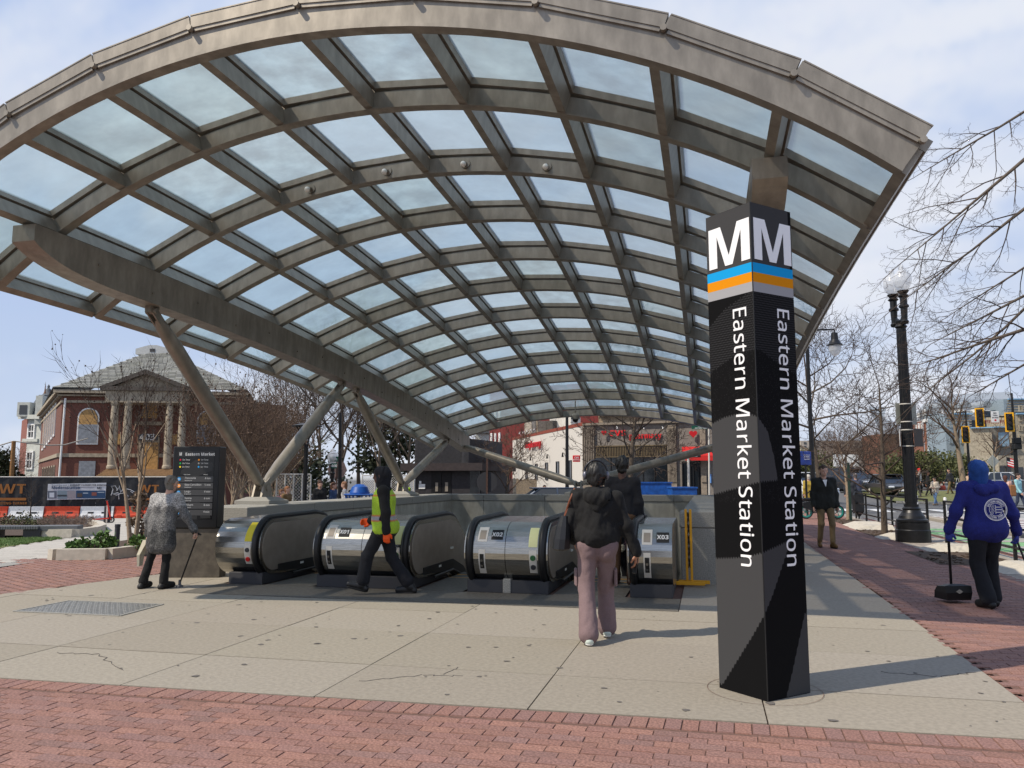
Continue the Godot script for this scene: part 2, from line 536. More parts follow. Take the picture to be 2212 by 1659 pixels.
func plaza() -> void:
	# concrete slabs with open joints
	var bed := MB.new()
	sheet(bed, PackedVector2Array([Vector2(-9.9, 5.1), Vector2(2.1, near_edge(2.1)), Vector2(2.2, 12.2), Vector2(-8.5, 12.2)]), -0.018)
	sheet(bed, PackedVector2Array([Vector2(1.2, 12.2), Vector2(2.2, 12.2), Vector2(2.4, 30), Vector2(1.2, 30)]), -0.018)
	var root := struct("plaza", bed, M.grout)
	var polys := [PackedVector2Array([Vector2(-10.1, near_edge(-10.1)), Vector2(2.06, near_edge(2.06)), Vector2(2.13, 9.62), Vector2(-9.0, 9.62)]),
		PackedVector2Array([Vector2(-9.0, 9.62), Vector2(-6.95, 9.62), Vector2(-6.95, 12.25), Vector2(-8.4, 12.25)]),
		PackedVector2Array([Vector2(-0.36, 9.62), Vector2(2.13, 9.62), Vector2(2.16, 12.25), Vector2(-0.36, 12.25)]),
		PackedVector2Array([Vector2(1.1, 12.25), Vector2(2.16, 12.25), Vector2(2.35, 30.0), Vector2(1.1, 30.0)])]
	var lu := [-10.2, -8.9, -7.35, -5.8, -4.28, -2.73, -1.2, 0.33, 2.6]
	var ls := [4.8, 6.35, 7.75, 9.0, 9.62, 11.0, 12.25, 14.2, 16.2, 18.2, 20.2, 22.2, 24.2, 26.2, 28.2, 30.1]
	for i in lu.size() - 1:
		for j in ls.size() - 1:
			var cell := PackedVector2Array([Vector2(lu[i], ls[j]), Vector2(lu[i + 1], ls[j]), Vector2(lu[i + 1], ls[j + 1]), Vector2(lu[i], ls[j + 1])])
			for poly in polys:
				for q in Geometry2D.intersect_polygons(cell, poly):
					for q2 in Geometry2D.offset_polygon(q, -0.004 - 0.002 * rng.randf(), Geometry2D.JOIN_MITER):
						if absf(area(q2)) < 0.02: continue
						var mb := MB.new()
						var f := rng.randf_range(0.90, 1.04)
						mb.col = Color(f, f * rng.randf_range(0.985, 1.0), f * rng.randf_range(0.955, 0.99))
						var top := rng.randf_range(-0.002, 0.002)
						slab(mb, q2, -0.016, top)
						part(root, "slab", mb, M.concrete)
	# steel access hatch let into the concrete
	var h := thing("access_hatch", "grey diamond-plate steel access hatch set flush in the concrete plaza", "hatch", gp(190, 1315))
	var c := [gp(30, 1321), gp(258, 1331), gp(352, 1306), gp(150, 1298)]
	var hm := MB.new()
	for k in 4: c[k].y = 0.004
	hm.quad(c[0], c[1], c[2], c[3], Vector3.UP)
	for k in 4:
		var a: Vector3 = c[k]; var b: Vector3 = c[(k + 1) % 4]
		hm.quad(a, b, b - Vector3(0, 0.02, 0), a - Vector3(0, 0.02, 0))
	part(h, "lid", hm, nm("hatchmetal", Color(0.55, 0.54, 0.51), Color(0.66, 0.65, 0.62), 0.4, 0.45, 0.6, 0.2), true)
	var studs := MB.new()
	for i in 34:
		for j in 16:
			var fa: Vector3 = (c[0] as Vector3).lerp(c[1], (i + 0.5) / 34.0); var fb: Vector3 = (c[3] as Vector3).lerp(c[2], (i + 0.5) / 34.0)
			var p := fa.lerp(fb, (j + 0.5) / 16.0)
			studs.box(p + Vector3(0, 0.001, 0), Vector3(0.028, 0.004, 0.009), Basis(Vector3.UP, 0.8 if (i + j) % 2 == 0 else -0.8))
	var so := part(h, "studs", studs, M.hatchmetal, true)
	so.set_meta("kind", "stuff")
	var rim := MB.new()
	for k in 4:
		rim.bar(c[k] + Vector3(0, 0.001, 0), c[(k + 1) % 4] + Vector3(0, 0.001, 0), 0.03, 0.008)
	part(h, "rim", rim, M.granite, true)
	# trodden gum, stains and hairline cracks
	var gum := MB.new()
	for i in 260:
		var c2 := Vector2(rng.randf_range(-9, 2.0), rng.randf_range(5.6, 9.5))
		var rr := 0.006 + 0.03 * pow(rng.randf(), 4.0)
		var q2 := PackedVector2Array()
		for k in 7: q2.append(c2 + Vector2(cos(TAU * k / 7.0), sin(TAU * k / 7.0)) * rr * rng.randf_range(0.6, 1.3))
		sheet(gum, q2, 0.0035)
	for q3 in [[-5.6, 6.1, -5.2, 6.15, -4.6, 5.7], [-2.6, 5.8, -2.2, 6.1, -1.9, 6.15], [-2.05, 6.15, -2.0, 6.4], [1.3, 7.05, 1.7, 7.0, 2.0, 7.2]]:
		for i in range(0, q3.size() - 3, 2):
			var a3 := Vector2(q3[i], q3[i + 1]); var b3 := Vector2(q3[i + 2], q3[i + 3])
			for k in 8:
				var m0 := a3.lerp(b3, k / 8.0) + Vector2(sin(k * 3.1 + i), cos(k * 2.3 + i)) * 0.02; var m1 := a3.lerp(b3, (k + 1) / 8.0) + Vector2(sin((k + 1) * 3.1 + i), cos((k + 1) * 2.3 + i)) * 0.02
				gum.bar(W(m0.x, m0.y, 0.002), W(m1.x, m1.y, 0.002), 0.003, 0.0035)
	var gs := part(root, "stains", gum, pm("stain", Color(0.38, 0.36, 0.34), 0.9))
	gs.set_meta("kind", "stuff")
	# brick paving in front of the concrete and beside it
	var ang := 0.031
	var sold := MB.new()
	bricks("brick_paving", PackedVector2Array([Vector2(-9.5, 1.2), Vector2(6.5, 1.2), Vector2(6.5, near_edge(6.5) - 0.29), Vector2(-9.5, near_edge(-9.5) - 0.29)]), ang, 0.0, false, 240, true)
	var bedm := MB.new()
	sheet(bedm, PackedVector2Array([Vector2(-10.5, near_edge(-10.5) - 0.29), Vector2(4.6, near_edge(4.6) - 0.29), Vector2(4.6, near_edge(4.6)), Vector2(-10.5, near_edge(-10.5))]), -0.007)
	var border := struct("brick_border", bedm, M.grout)
	var ms := []
	for cc in BRICKS: ms.append(brick_mesh(0.102, 0.21, cc))
	var u := -5.6
	while u < 4.4:
		var o := MeshInstance3D.new()
		o.name = "brick"; o.mesh = ms[rng.randi() % 6]
		o.transform = Transform3D(Basis(Vector3.UP, -PH - ang + rng.randf_range(-0.012, 0.012)), W(u, near_edge(u) - 0.125, rng.randf_range(-0.002, 0.002)))
		border.add_child(o, true)
		u += 0.105
	bricks("sidewalk", PackedVector2Array([Vector2(2.12, near_edge(2.1)), Vector2(6.6, near_edge(6.5)), Vector2(5.2, 12.5), Vector2(4.55, 13.6), Vector2(4.4, 30), Vector2(5.3, 34), Vector2(5.5, 40), Vector2(2.5, 40), Vector2(2.3, 24)]), 0.0, 0.0, true, 50, false)
	bricks("side_paving", PackedVector2Array([Vector2(-15.5, 6.0), Vector2(-10.05, 5.2), Vector2(-8.75, 10.6), Vector2(-8.6, 13.0), Vector2(-8.75, 16.5), Vector2(-11.2, 14.6), Vector2(-12.4, 13.1), Vector2(-15.5, 10.4)]), 0.3, 0.0, false, 0, false)
func area(q: PackedVector2Array) -> float:
	var s := 0.0
	for i in q.size(): s += q[i].cross(q[(i + 1) % q.size()])
	return s * 0.5
func slab(mb: MB, q: PackedVector2Array, y0: float, y1: float) -> void:
	sheet(mb, q, y1)
	var ctr := Vector2.ZERO
	for p in q: ctr += p
	ctr /= q.size()
	for i in q.size():
		var a := q[i]; var b := q[(i + 1) % q.size()]
		mb.quad(W(a.x, a.y, y1), W(b.x, b.y, y1), W(b.x, b.y, y0), W(a.x, a.y, y0), W((a.x + b.x) * 0.5 - ctr.x, (a.y + b.y) * 0.5 - ctr.y))

# ------------------------------------------------------------------ parapet of the station pit
const WI := -7.6      # inner face of the left wall
const WO := -8.45
const RI := -0.34
const RO := 0.95
const SE := 12.2      # near end of the walls
const SR := 23.5      # inner face of the rear wall
func parapet() -> void:
	var t := thing("parapet_wall", "weathered granite parapet wall around the sunken station entrance", "wall", W(-4, 18))
	var m: Material = M.wallstone
	var top := 0.86
	# wall panels, each its own piece with an open joint; they carry on down as the pit lining
	var runs := []
	for k in 6: runs.append([WO, WI, SE + 0.62 + k * 1.82, SE + 0.62 + (k + 1) * 1.82, 0])
	for k in 6: runs.append([RI, RO, SE + 0.62 + k * 1.82, SE + 0.62 + (k + 1) * 1.82, 0])
	for k in 5: runs.append([WO + k * 1.88, WO + (k + 1) * 1.88, SR, SR + 0.8, 1])
	for r in runs:
		var a := MB.new()
		bx(a, r[0] + 0.003, r[1] - 0.003, r[2] + 0.003, r[3] - 0.003, -6.0, 0.0)
		part(t, "pit_lining", a, m, true)
		var b := MB.new()
		bx(b, r[0] + 0.004, r[1] - 0.004, r[2] + 0.004, r[3] - 0.004, 0.004, top, 0.006)
		part(t, "wall_panel", b, m, true)
		var c := MB.new()
		var o := 0.03
		if r[4] == 0: bx(c, r[0] - o, r[1] + o, r[2] + 0.004, r[3] - 0.004, top + 0.006, 1.05, 0.012)
		else: bx(c, r[0] + 0.004, r[1] - 0.004, r[2] - o, r[3] + o, top + 0.006, 1.05, 0.012)
		part(t, "cap_stone", c, M.granite, true)
	for e in [[WO - 0.05, WI + 0.06], [RI - 0.06, RO + 0.05]]:
		var p := MB.new()
		bx(p, e[0], e[1], SE, SE + 0.615, -1.0, 0.80, 0.01)
		part(t, "end_pillar", p, M.granite, true)
		var p2 := MB.new()
		bx(p2, e[0] - 0.01, e[1] + 0.01, SE - 0.01, SE + 0.615, 0.806, 1.04, 0.012)
		part(t, "end_block", p2, M.granite, true)
	var f := MB.new()
	bx(f, WI, RI, SE, SR, -6.1, -6.0)
	part(t, "pit_floor", f, M.plate, true)

# ------------------------------------------------------------------ canopy
const KC := 0.73
func cp(a: float, l: float, off := 0.0) -> Vector3:
	var p := cp0(a, l)
	if off != 0.0:
		var e := 0.02
		var n := (cp0(a, l + e) - cp0(a, l - e)).cross(cp0(a + e, l) - cp0(a - e, l)).normalized()
		if n.y < 0.0: n = -n
		p += n * off
	return p
func cn(a: float, l: float) -> Vector3:
	var e := 0.02
	var n := (cp0(a, l + e) - cp0(a, l - e)).cross(cp0(a + e, l) - cp0(a - e, l)).normalized()
	return n if n.y > 0.0 else -n
func cp0(a: float, l: float) -> Vector3:
	var av := a - 5.5
	var s := 2.65973 * av - 0.0055093 * av * av + 0.3718 * maxf(0.0, 1.0 - a)
	var h := -0.10099 * s - 0.00406485 * s * s
	var th := (l - 5.0) * 1.6 / 12.4774
	var drop := 12.4774 * (1.0 - cos(th))
	var u := 12.4774 * sin(th)
	var tau := 0.33941 + 0.097213 * av
	s -= drop * sin(tau)
	h -= drop * cos(tau)
	var ph := 0.239406
	return Vector3(KC * (0.555576 + u * cos(ph) + s * sin(ph)), HC + KC * (5.3529 + h), KC * (-24.19209 + u * sin(ph) - s * cos(ph)))
func ring(p: Vector3, side: Vector3, up: Vector3, w: float, y0: float, y1: float) -> Array:
	return [p - side * w + up * y0, p + side * w + up * y0, p + side * w + up * y1, p - side * w + up * y1]
func canopy() -> void:
	var t := thing("station_canopy", "arched steel and glass canopy over the station escalators", "canopy", W(-3.7, 16))
	# transverse ribs
	for a in 12:
		var mb := MB.new()
		var rings := []; var fl := []
		var n := 40
		var dep := 0.20 if a > 0 else 0.27
		for i in n + 1:
			var l := 10.0 * i / n
			var p := cp(a, l); var up := cn(a, l)
			var tg := (cp0(a, l + 0.02) - cp0(a, l - 0.02)).normalized()
			var sd := tg.cross(up).normalized()
			rings.append(ring(p, sd, up, 0.04, 0.0, dep))
			fl.append(ring(p, sd, up, 0.07, -0.018 if a % 2 == 1 else -0.03, 0.004))
		mb.loft(rings)
		var rib := part(t, "front_arch" if a == 0 else "rib", mb, M.steel_paint, true)
		var f := MB.new()
		f.loft(fl)
		part(rib, "flange", f, M.steel_paint, true)
	# longitudinal purlins between the ribs
	for l in 11:
		for a in 11:
			var mb := MB.new()
			var rings := []
			for i in 4:
				var aa := a + 0.02 + 0.96 * i / 3.0
				var p := cp(aa, l); var up := cn(aa, l)
				var tg := (cp0(aa + 0.02, l) - cp0(aa - 0.02, l)).normalized()
				var sd := tg.cross(up).normalized()
				rings.append(ring(p, sd, up, 0.05, 0.002, 0.215 if l > 0 and l < 10 else 0.24))
			mb.loft(rings)
			part(t, "purlin", mb, M.steel_paint, true)
	# glazing bars and glass
	for a in 12:
		for l in 10:
			var mb := MB.new()
			var p0 := cp(a, l + 0.03, 0.285); var p1 := cp(a, l + 0.97, 0.285)
			mb.bar(p0, p1, 0.13, 0.085, cn(a, l + 0.5))
			part(t, "glazing_bar", mb, M.steel_paint, true)
	for l in 11:
		for a in 11:
			var mb := MB.new()
			mb.bar(cp(a + 0.02, l, 0.30), cp(a + 0.98, l, 0.30), 0.14, 0.11, cn(a + 0.5, l))
			part(t, "glazing_bar", mb, M.steel_paint, true)
	for a in 11:
		for l in 10:
			var mb := MB.new()
			var q := []
			for k in [[0.02, 0.04], [0.98, 0.04], [0.98, 0.96], [0.02, 0.96]]: q.append(cp(a + k[0], l + k[1], 0.322))
			var up := cn(a + 0.5, l + 0.5) * 0.012
			mb.quad(q[0], q[1], q[2], q[3], Vector3.DOWN)
			mb.quad(q[0] + up, q[1] + up, q[2] + up, q[3] + up, Vector3.UP)
			for k in 4: mb.quad(q[k], q[(k + 1) % 4], q[(k + 1) % 4] + up, q[k] + up)
			part(t, "pane", mb, M["roofglass%d" % (rng.randi() % 4)], true)
	# bright edge trim along the front of the glass
	for l in 10:
		var mb := MB.new()
		var n := cn(0, l + 0.5)
		var fw := (cp0(0, l + 0.5) - cp0(0.5, l + 0.5)).normalized()
		var p0 := cp(0, l + 0.005, 0.345) + fw * 0.06; var p1 := cp(0, l + 0.995, 0.345) + fw * 0.06
		mb.bar(p0, p1, 0.03, 0.125, n)
		mb.bar(p0 + n * 0.069 - fw * 0.08, p1 + n * 0.069 - fw * 0.08, 0.2, 0.012, n)
		part(t, "edge_trim", mb, M.steel_paint, true)
		var b := MB.new()
		b.tube([cp(0, l + 1.0, 0.27) + fw * 0.06, cp(0, l + 1.0, 0.27) + fw * 0.11], [0.03, 0.03], 10)
		part(t, "bolt_head", b, M.steel_paint, true)
	# main box girders with rounded noses, carried by raking struts
	for side in [1.0, 9.0]:
		var mb := MB.new()
		var rings := []
		for i in 45:
			var aa := 0.66 + (11.0 - 0.66) * i / 44.0
			if i < 12: aa = 0.66 + 0.9 * i / 12.0 * (i / 12.0)
			else: aa = 1.56 + (11.0 - 1.56) * (i - 12) / 32.0
			var k := clampf((aa - 0.6) / 1.0, 0.0, 1.0)
			var dep := 0.50 * (0.12 + 0.88 * sqrt(1.0 - (1.0 - k) * (1.0 - k)))
			var p := cp(aa, side)
			var tg := (cp0(aa + 0.02, side) - cp0(aa - 0.02, side)).normalized()
			var sd := tg.cross(Vector3.UP).normalized()
			rings.append(ring(p, sd, Vector3.UP, 0.17, -0.035 - dep, -0.032))
		mb.loft(rings)
		var gd := part(t, "girder", mb, M.steel_paint, true)
		for k in 16:
			var aa := 1.3 + k * 0.6
			var tg := (cp0(aa + 0.02, side) - cp0(aa - 0.02, side)).normalized()
			var sd := tg.cross(Vector3.UP).normalized() * (1.0 if side < 5 else -1.0)
			var bm := MB.new()
			for sg in [-1.0, 1.0]:
				var c: Vector3 = cp(aa, side) + Vector3(0, -0.26 - 0.12 * (k % 2), 0) + sd * 0.168 * sg
				bm.tube([c, c + sd * 0.02 * sg], [0.022, 0.022], 8)
			part(gd, "bolt", bm, M.steel_paint, true)
		# struts
		for pr in [[3.83, 2.02, 5.62], [7.78, 6.05, 9.9]]:
			var base := cp(pr[0], side)
			base.y = 1.05
			pedestal(t, base)
			for k in [1, 2]:
				var topp := cp(pr[k], side) + Vector3(0, -0.60, 0)
				strut(t, base + Vector3(0, 0.30, 0), topp)
	# rear struts down to the middle of the rear wall
	var mid := cp(10.9, 5.0)
	mid = W(US(mid).x, SR + 0.4, 1.05)
	pedestal(t, mid)
	for side in [1.0, 9.0]:
		strut(t, mid + Vector3(0, 0.3, 0), cp(10.75, side) + Vector3(0, -0.42, 0))
	# bare bulbs on the second rib and small lamps on the eaves, dome camera at the rear
	for l in [3.47, 4.5, 5.5, 6.5]:
		var p := cp(2, l, 0.09)
		var fw := (cp0(1.9, l) - cp0(2.1, l)).normalized()
		var r := MB.new()
		r.tube([p + fw * 0.04, p + fw * 0.055], [0.07, 0.065], 14)
		r.tube([p + fw * 0.05, p + fw * 0.12 - Vector3(0, 0.03, 0)], [0.03, 0.028], 8)
		var lamp := part(t, "lamp_holder", r, M.steel_paint, true)
		var b := MB.new()
		b.ball(p + fw * 0.16 - Vector3(0, 0.05, 0), Vector3(0.042, 0.042, 0.042), 12)
		part(lamp, "bulb", b, M.bulb, true)
	for a in range(3, 11):
		var b := MB.new()
		var p := cp(a, 0.62, 0.22)
		b.ball(p + (cp0(a - 0.1, 0.62) - cp0(a, 0.62)).normalized() * 0.09, Vector3(0.035, 0.035, 0.035), 10)
		part(t, "eave_lamp", b, M.bulb, true)
	var cm := cp(10.45, 4.55, 0.1)
	var d := MB.new()
	d.tube([cm + Vector3(0, 0.1, 0), cm - Vector3(0, 0.36, 0)], [0.02, 0.02], 8)
	d.lathe([Vector2(0.0, 0.0), Vector2(0.07, -0.01), Vector2(0.14, -0.08), Vector2(0.15, -0.2), Vector2(0.1, -0.22)], 16, Transform3D(Basis(), cm - Vector3(0, 0.32, 0)))
	var cam := part(t, "dome_camera", d, M.granite, true)
	var d2 := MB.new()
	d2.ball(cm - Vector3(0, 0.54, 0), Vector3(0.1, 0.1, 0.1), 14)
	part(cam, "dome", d2, M.black, true)
func pedestal(t: Node3D, p: Vector3) -> void:
	var mb := MB.new()
	mb.x = Transform3D(Basis(Vector3.UP, -PH), p)
	mb.loft([[Vector3(-0.36, 0.002, -0.36), Vector3(0.36, 0.002, -0.36), Vector3(0.36, 0.002, 0.36), Vector3(-0.36, 0.002, 0.36)],
		[Vector3(-0.36, 0.06, -0.36), Vector3(0.36, 0.06, -0.36), Vector3(0.36, 0.06, 0.36), Vector3(-0.36, 0.06, 0.36)],
		[Vector3(-0.2, 0.13, -0.2), Vector3(0.2, 0.13, -0.2), Vector3(0.2, 0.13, 0.2), Vector3(-0.2, 0.13, 0.2)]])
	var o := part(t, "pedestal", mb, M.granite, true)
	var k := MB.new()
	k.x = Transform3D(Basis(Vector3.UP, -PH), p)
	for sx in [-0.09, 0.09]:
		k.prism(PackedVector2Array([Vector2(-0.2, 0.12), Vector2(0.2, 0.12), Vector2(0.11, 0.36), Vector2(0.05, 0.42), Vector2(-0.05, 0.42), Vector2(-0.11, 0.36)]), sx - 0.02, sx + 0.02, Transform3D(Basis(Vector3.UP, PI / 2), Vector3.ZERO))
	k.tube([Vector3(-0.13, 0.3, 0), Vector3(0.13, 0.3, 0)], [0.06, 0.06], 14)
	part(o, "clevis", k, M.steel_paint, true)
func strut(t: Node3D, a: Vector3, b: Vector3) -> void:
	var d := (b - a).normalized()
	var l := (b - a).length()
	var mb := MB.new()
	mb.tube([a + d * 0.12, a + d * 0.3, a + d * 0.75, a + d * (l - 0.75), b - d * 0.3, b - d * 0.16], [0.05, 0.1, 0.125, 0.125, 0.1, 0.05], 20)
	var o := part(t, "strut", mb, M.steel_paint, true)
	var k := MB.new()
	for e in [[a, d], [b, -d]]:
		var p: Vector3 = e[0]; var f: Vector3 = e[1]
		var sd := f.cross(Vector3.UP).normalized()
		for s in [-0.05, 0.05]:
			k.box(p + f * 0.13 + sd * s, Vector3(0.025, 0.30, 0.13), Basis(sd, f, sd.cross(f)))
		k.tube([p - sd * 0.09, p + sd * 0.09], [0.05, 0.05], 12)
	part(o, "end_plates", k, M.steel_paint, true)
	var kb := MB.new()
	kb.box(b + Vector3(0, 0.05, 0), Vector3(0.1, 0.16, 0.2), Basis(Vector3.UP, -PH))
	part(o, "bracket", kb, M.steel_paint, true)

# ------------------------------------------------------------------ escalators
func prof(s0: float) -> PackedVector2Array:   # side view of a balustrade in (s, y): rounded newel, level top, then down the slope
	var q := PackedVector2Array()
	var r := 0.40; var cy := 0.53
	for i in 17:
		var an := -PI * 0.5 - PI * i / 16.0
		q.append(Vector2(s0 + r + cos(an) * r, cy + sin(an) * r))
	q.append(Vector2(s0 + 1.75, 0.945))
	for i in 5:
		var f := i / 4.0
		q.append(Vector2(s0 + 1.9 + 0.5 * f, 0.945 - 0.02 - 0.22 * f * f))
	q.append(Vector2(s0 + 9.5, -3.55))
	q.append(Vector2(s0 + 9.5, -4.4))
	q.append(Vector2(s0 + 2.3, -0.22))
	q.append(Vector2(s0 + 1.6, 0.06))
	return q
func rail_path(u: float, s0: float) -> Array:
	var q := []
	var pr := prof(s0)
	q.append(W(u, s0 + 0.52, 0.14))
	for i in range(0, 23):
		var c := Vector2(s0 + 0.40, 0.53)
		var p := pr[i]
		if i < 17: p = c + (p - c) * 1.06
		else: p += Vector2(0, 0.03)
		q.append(W(u, p.x, p.y))
	q.append(W(u, s0 + 8.5, -3.0))
	return q
func uxf() -> Transform3D:   # (x, y, z) of a prism -> (s, y, u)
	return Transform3D(Basis(Vector3(sin(PH), 0, -cos(PH)), Vector3.UP, Vector3(cos(PH), 0, sin(PH))), Vector3.ZERO)
func escalators() -> void:
	var s0 := 10.5
	var defs := [[[-7.0, -6.27], [-5.44, -4.70], "X01", "escalator between the info screen and the middle escalator, its left end bearing a yellow notice"],
		[[-4.70, -3.98], [-3.21, -2.64], "X02", "middle escalator of the three with end panels marked X01 and X02"],
		[[-2.64, -2.06], [-1.02, -0.45], "X03", "escalator beside the yellow folding gate, its end panel marked X03"]]
	for e in 3:
		var df: Array = defs[e]
		var t := thing("escalator", df[3], "escalator", W((df[0][1] + df[1][0]) * 0.5, s0 + 1.0), -PH, "escalators going down into the station")
		for k in 2:
			var u0: float = df[k][0]; var u1: float = df[k][1]
			var inner := 1.0 if k == 0 else -1.0      # the side facing the steps
			var mb := MB.new()
			mb.prism(prof(s0), u0 + 0.004, u1 - 0.004, uxf())
			var bal := part(t, "balustrade", mb, M.brushed, true)
			var ue := u1 if k == 0 else u0
			# recessed inner panel, skirt, brush, rail
			var pn := MB.new()
			var pp := PackedVector2Array()
			var src := prof(s0)
			for i in src.size():
				var q := src[i]
				var c := Vector2(s0 + 0.40, 0.53)
				if i < 17: q = c + (q - c) * 0.86
				elif i < 23: q -= Vector2(0, 0.07)
				elif i == 25 or i == 26: q += Vector2(0.0, 0.12)
				pp.append(q)
			pn.prism(pp, minf(ue, ue + 0.012 * inner), maxf(ue, ue + 0.012 * inner), uxf())
			part(bal, "inner_panel", pn, M.bronze_panel, true)
			var rl := MB.new()
			var up := ue - inner * 0.075
			rl.tube(rail_path(up, s0), [0.045], 10)
			part(bal, "handrail", rl, M.rubber, true)
			var guide := MB.new()
			var gpth := PackedVector2Array()
			for i in 22:
				var c2 := Vector2(s0 + 0.40, 0.53)
				gpth.append(c2 + (src[i] - c2) * 1.02 if i < 17 else src[i] + Vector2(0, 0.012))
			for i in range(21, -1, -1): gpth.append(src[i])
			guide.prism(gpth, minf(up - 0.055, up + 0.055), maxf(up - 0.055, up + 0.055), uxf())
			part(bal, "rail_guide", guide, M.rubber, true)
			var bs := MB.new()
			bx(bs, u0 + (0.17 if e == 0 and k == 0 else 0.015), u1 - 0.015, s0 + 0.12, s0 + 1.9, 0.0, 0.17, 0.006)
			part(bal, "base", bs, M.darkgrey, true)
			var sk := MB.new()
			sk.prism(PackedVector2Array([Vector2(s0 + 0.5, 0.16), Vector2(s0 + 0.5, 0.26), Vector2(s0 + 1.85, 0.26), Vector2(s0 + 2.4, 0.1), Vector2(s0 + 9.4, -3.9), Vector2(s0 + 9.4, -4.15), Vector2(s0 + 2.4, -0.15), Vector2(s0 + 1.7, 0.1)]), minf(ue + 0.013 * inner, ue + 0.03 * inner), maxf(ue + 0.013 * inner, ue + 0.03 * inner), uxf())
			part(bal, "skirt", sk, M.black, true)
			var br := MB.new()
			br.tube([W(ue + 0.045 * inner, s0 + 0.9, 0.09), W(ue + 0.045 * inner, s0 + 1.8, 0.10), W(ue + 0.045 * inner, s0 + 2.4, -0.06), W(ue + 0.045 * inner, s0 + 9.2, -4.0)], [0.02], 6)
			part(bal, "brush", br, M.rubber, true)
			for q in [1.15, 1.75, 2.6]:
				var sp := MB.new()
				var y: float = 0.2 if q < 1.5 else (0.42 if q < 2.0 else 0.25)
				bx(sp, ue + 0.014 * inner, ue + 0.036 * inner, s0 + q, s0 + q + 0.10, y, y + 0.03)
				part(bal, "step_light", sp, M.bulb, true)
			# fittings on the curved end
			if e == 0 and k == 0:
				newel_plate(bal, -6.47, s0, 0.62, 0.88, 0.11, pm("notice_yellow", Color(0.86, 0.78, 0.16), 0.5), "notice")
				newel_plate(bal, -6.47, s0, 0.30, 0.60, 0.10, M.steel_light, "button_plate")
				newel_button(bal, -6.47, s0, 0.50, 0.033, M.darkgrey); newel_button(bal, -6.47, s0, 0.37, 0.036, M.red)
			if (e == 1 and k == 0) or (e == 2 and k == 0) or (e == 2 and k == 1) or (e == 0 and k == 1) or (e == 1 and k == 1):
				var lft := (e == 0 and k == 1) or (e == 1 and k == 1) or (e == 2 and k == 1)
				if lft:
					var uu := u0 + 0.25
					newel_plate(bal, uu, s0, 0.68, 0.86, 0.13, M.steel_light, "lock_plate")
					newel_plate(bal, uu, s0, 0.71, 0.82, 0.085, M.bronze_panel, "cover", 0.004)
					newel_plate(bal, uu + 0.20, s0, 0.71, 0.83, 0.16, M.black, "number_plate")
					newel_text(bal, df[2], uu + 0.20, s0, 0.77, 0.062)
					newel_plate(bal, uu, s0, 0.26, 0.58, 0.09, M.steel_light, "key_plate")
					newel_plate(bal, uu, s0, 0.33, 0.52, 0.055, M.black, "slot", 0.004)
					newel_button(bal, uu, s0, 0.44, 0.02, M.brushed); newel_button(bal, uu, s0, 0.37, 0.02, M.brushed)
				else:
					var uu := u1 - 0.20
					newel_plate(bal, uu, s0, 0.62, 0.86, 0.12, pm("notice_cream", Color(0.85, 0.85, 0.62), 0.5), "notice")
					newel_plate(bal, uu, s0, 0.28, 0.58, 0.10, M.steel_light, "button_plate")
					newel_button(bal, uu, s0, 0.48, 0.038, pm("green", Color(0.12, 0.35, 0.18), 0.5)); newel_button(bal, uu, s0, 0.36, 0.036, M.darkgrey)
		# steps, comb plate and landing
		var ua: float = df[0][1] + 0.05; var ub: float = df[1][0] - 0.05
		var lp := MB.new()
		bx(lp, [-6.945, -4.698, -2.638][e], [-4.702, -2.642, -0.365][e], 9.64, s0 + 0.11, -0.03, 0.003)
		part(t, "landing_plate", lp, M.plate, true)
		var cb := MB.new()
		bx(cb, ua, ub, s0 + 0.12, s0 + 1.55, -0.05, 0.006)
		part(t, "comb_plate", cb, M.plate, true)
		for i in 26:
			var y := 0.0
			var ss := s0 + 1.56 + i * 0.4
			if i > 1: y = -0.2 * (i - 1)
			if y < -5.8: break
			var sm := MB.new()
			bx(sm, ua, ub, ss, ss + 0.396, y - 0.2, y)
			var stp := part(t, "step", sm, M.plate, true)
			var yl := MB.new()
			bx(yl, ua + 0.01, ub - 0.01, ss + 0.01, ss + 0.04, y + 0.001, y + 0.004)
			part(stp, "yellow_line", yl, M.yellow, true)
	for u in [-4.70, -2.64]:
		var cv := MB.new()
		bx(cv, u - 0.055, u + 0.055, s0 + 0.10, s0 + 0.3, 0.0, 0.19, 0.01)
		part(get_node("escalator" if u < -4 else "escalator_001"), "seam_cover", cv, M.granite, true)
	# steel truss casing filling between and beside the escalators
	var sf := thing("side_deck", "brown steel deck filling the gap beside the escalators", "deck", W(-7.2, 13))
	for r in [[WI + 0.0, -7.01], [-0.44, RI - 0.0]]:
		var mb := MB.new()
		mb.prism(PackedVector2Array([Vector2(12.2, 0.0), Vector2(12.5, 0.0), Vector2(19.5, -4.2), Vector2(19.5, -4.5), Vector2(12.2, -0.3)]), r[0] + 0.003, r[1] - 0.003, uxf())
		part(sf, "deck_plate", mb, M.bronze_panel, true)
func nwl(u: float, s0: float, y: float, out := 0.0) -> Array:   # point and outward direction on the rounded newel end at height y
	var r := 0.40; var cy := 0.53
	var sn := clampf((y - cy) / r, -1.0, 1.0)
	var cs := sqrt(1.0 - sn * sn)
	var n := W(0, -cs, 0) + Vector3(0, sn, 0)
	return [W(u, s0 + r - cs * r, y) + n * out, n]
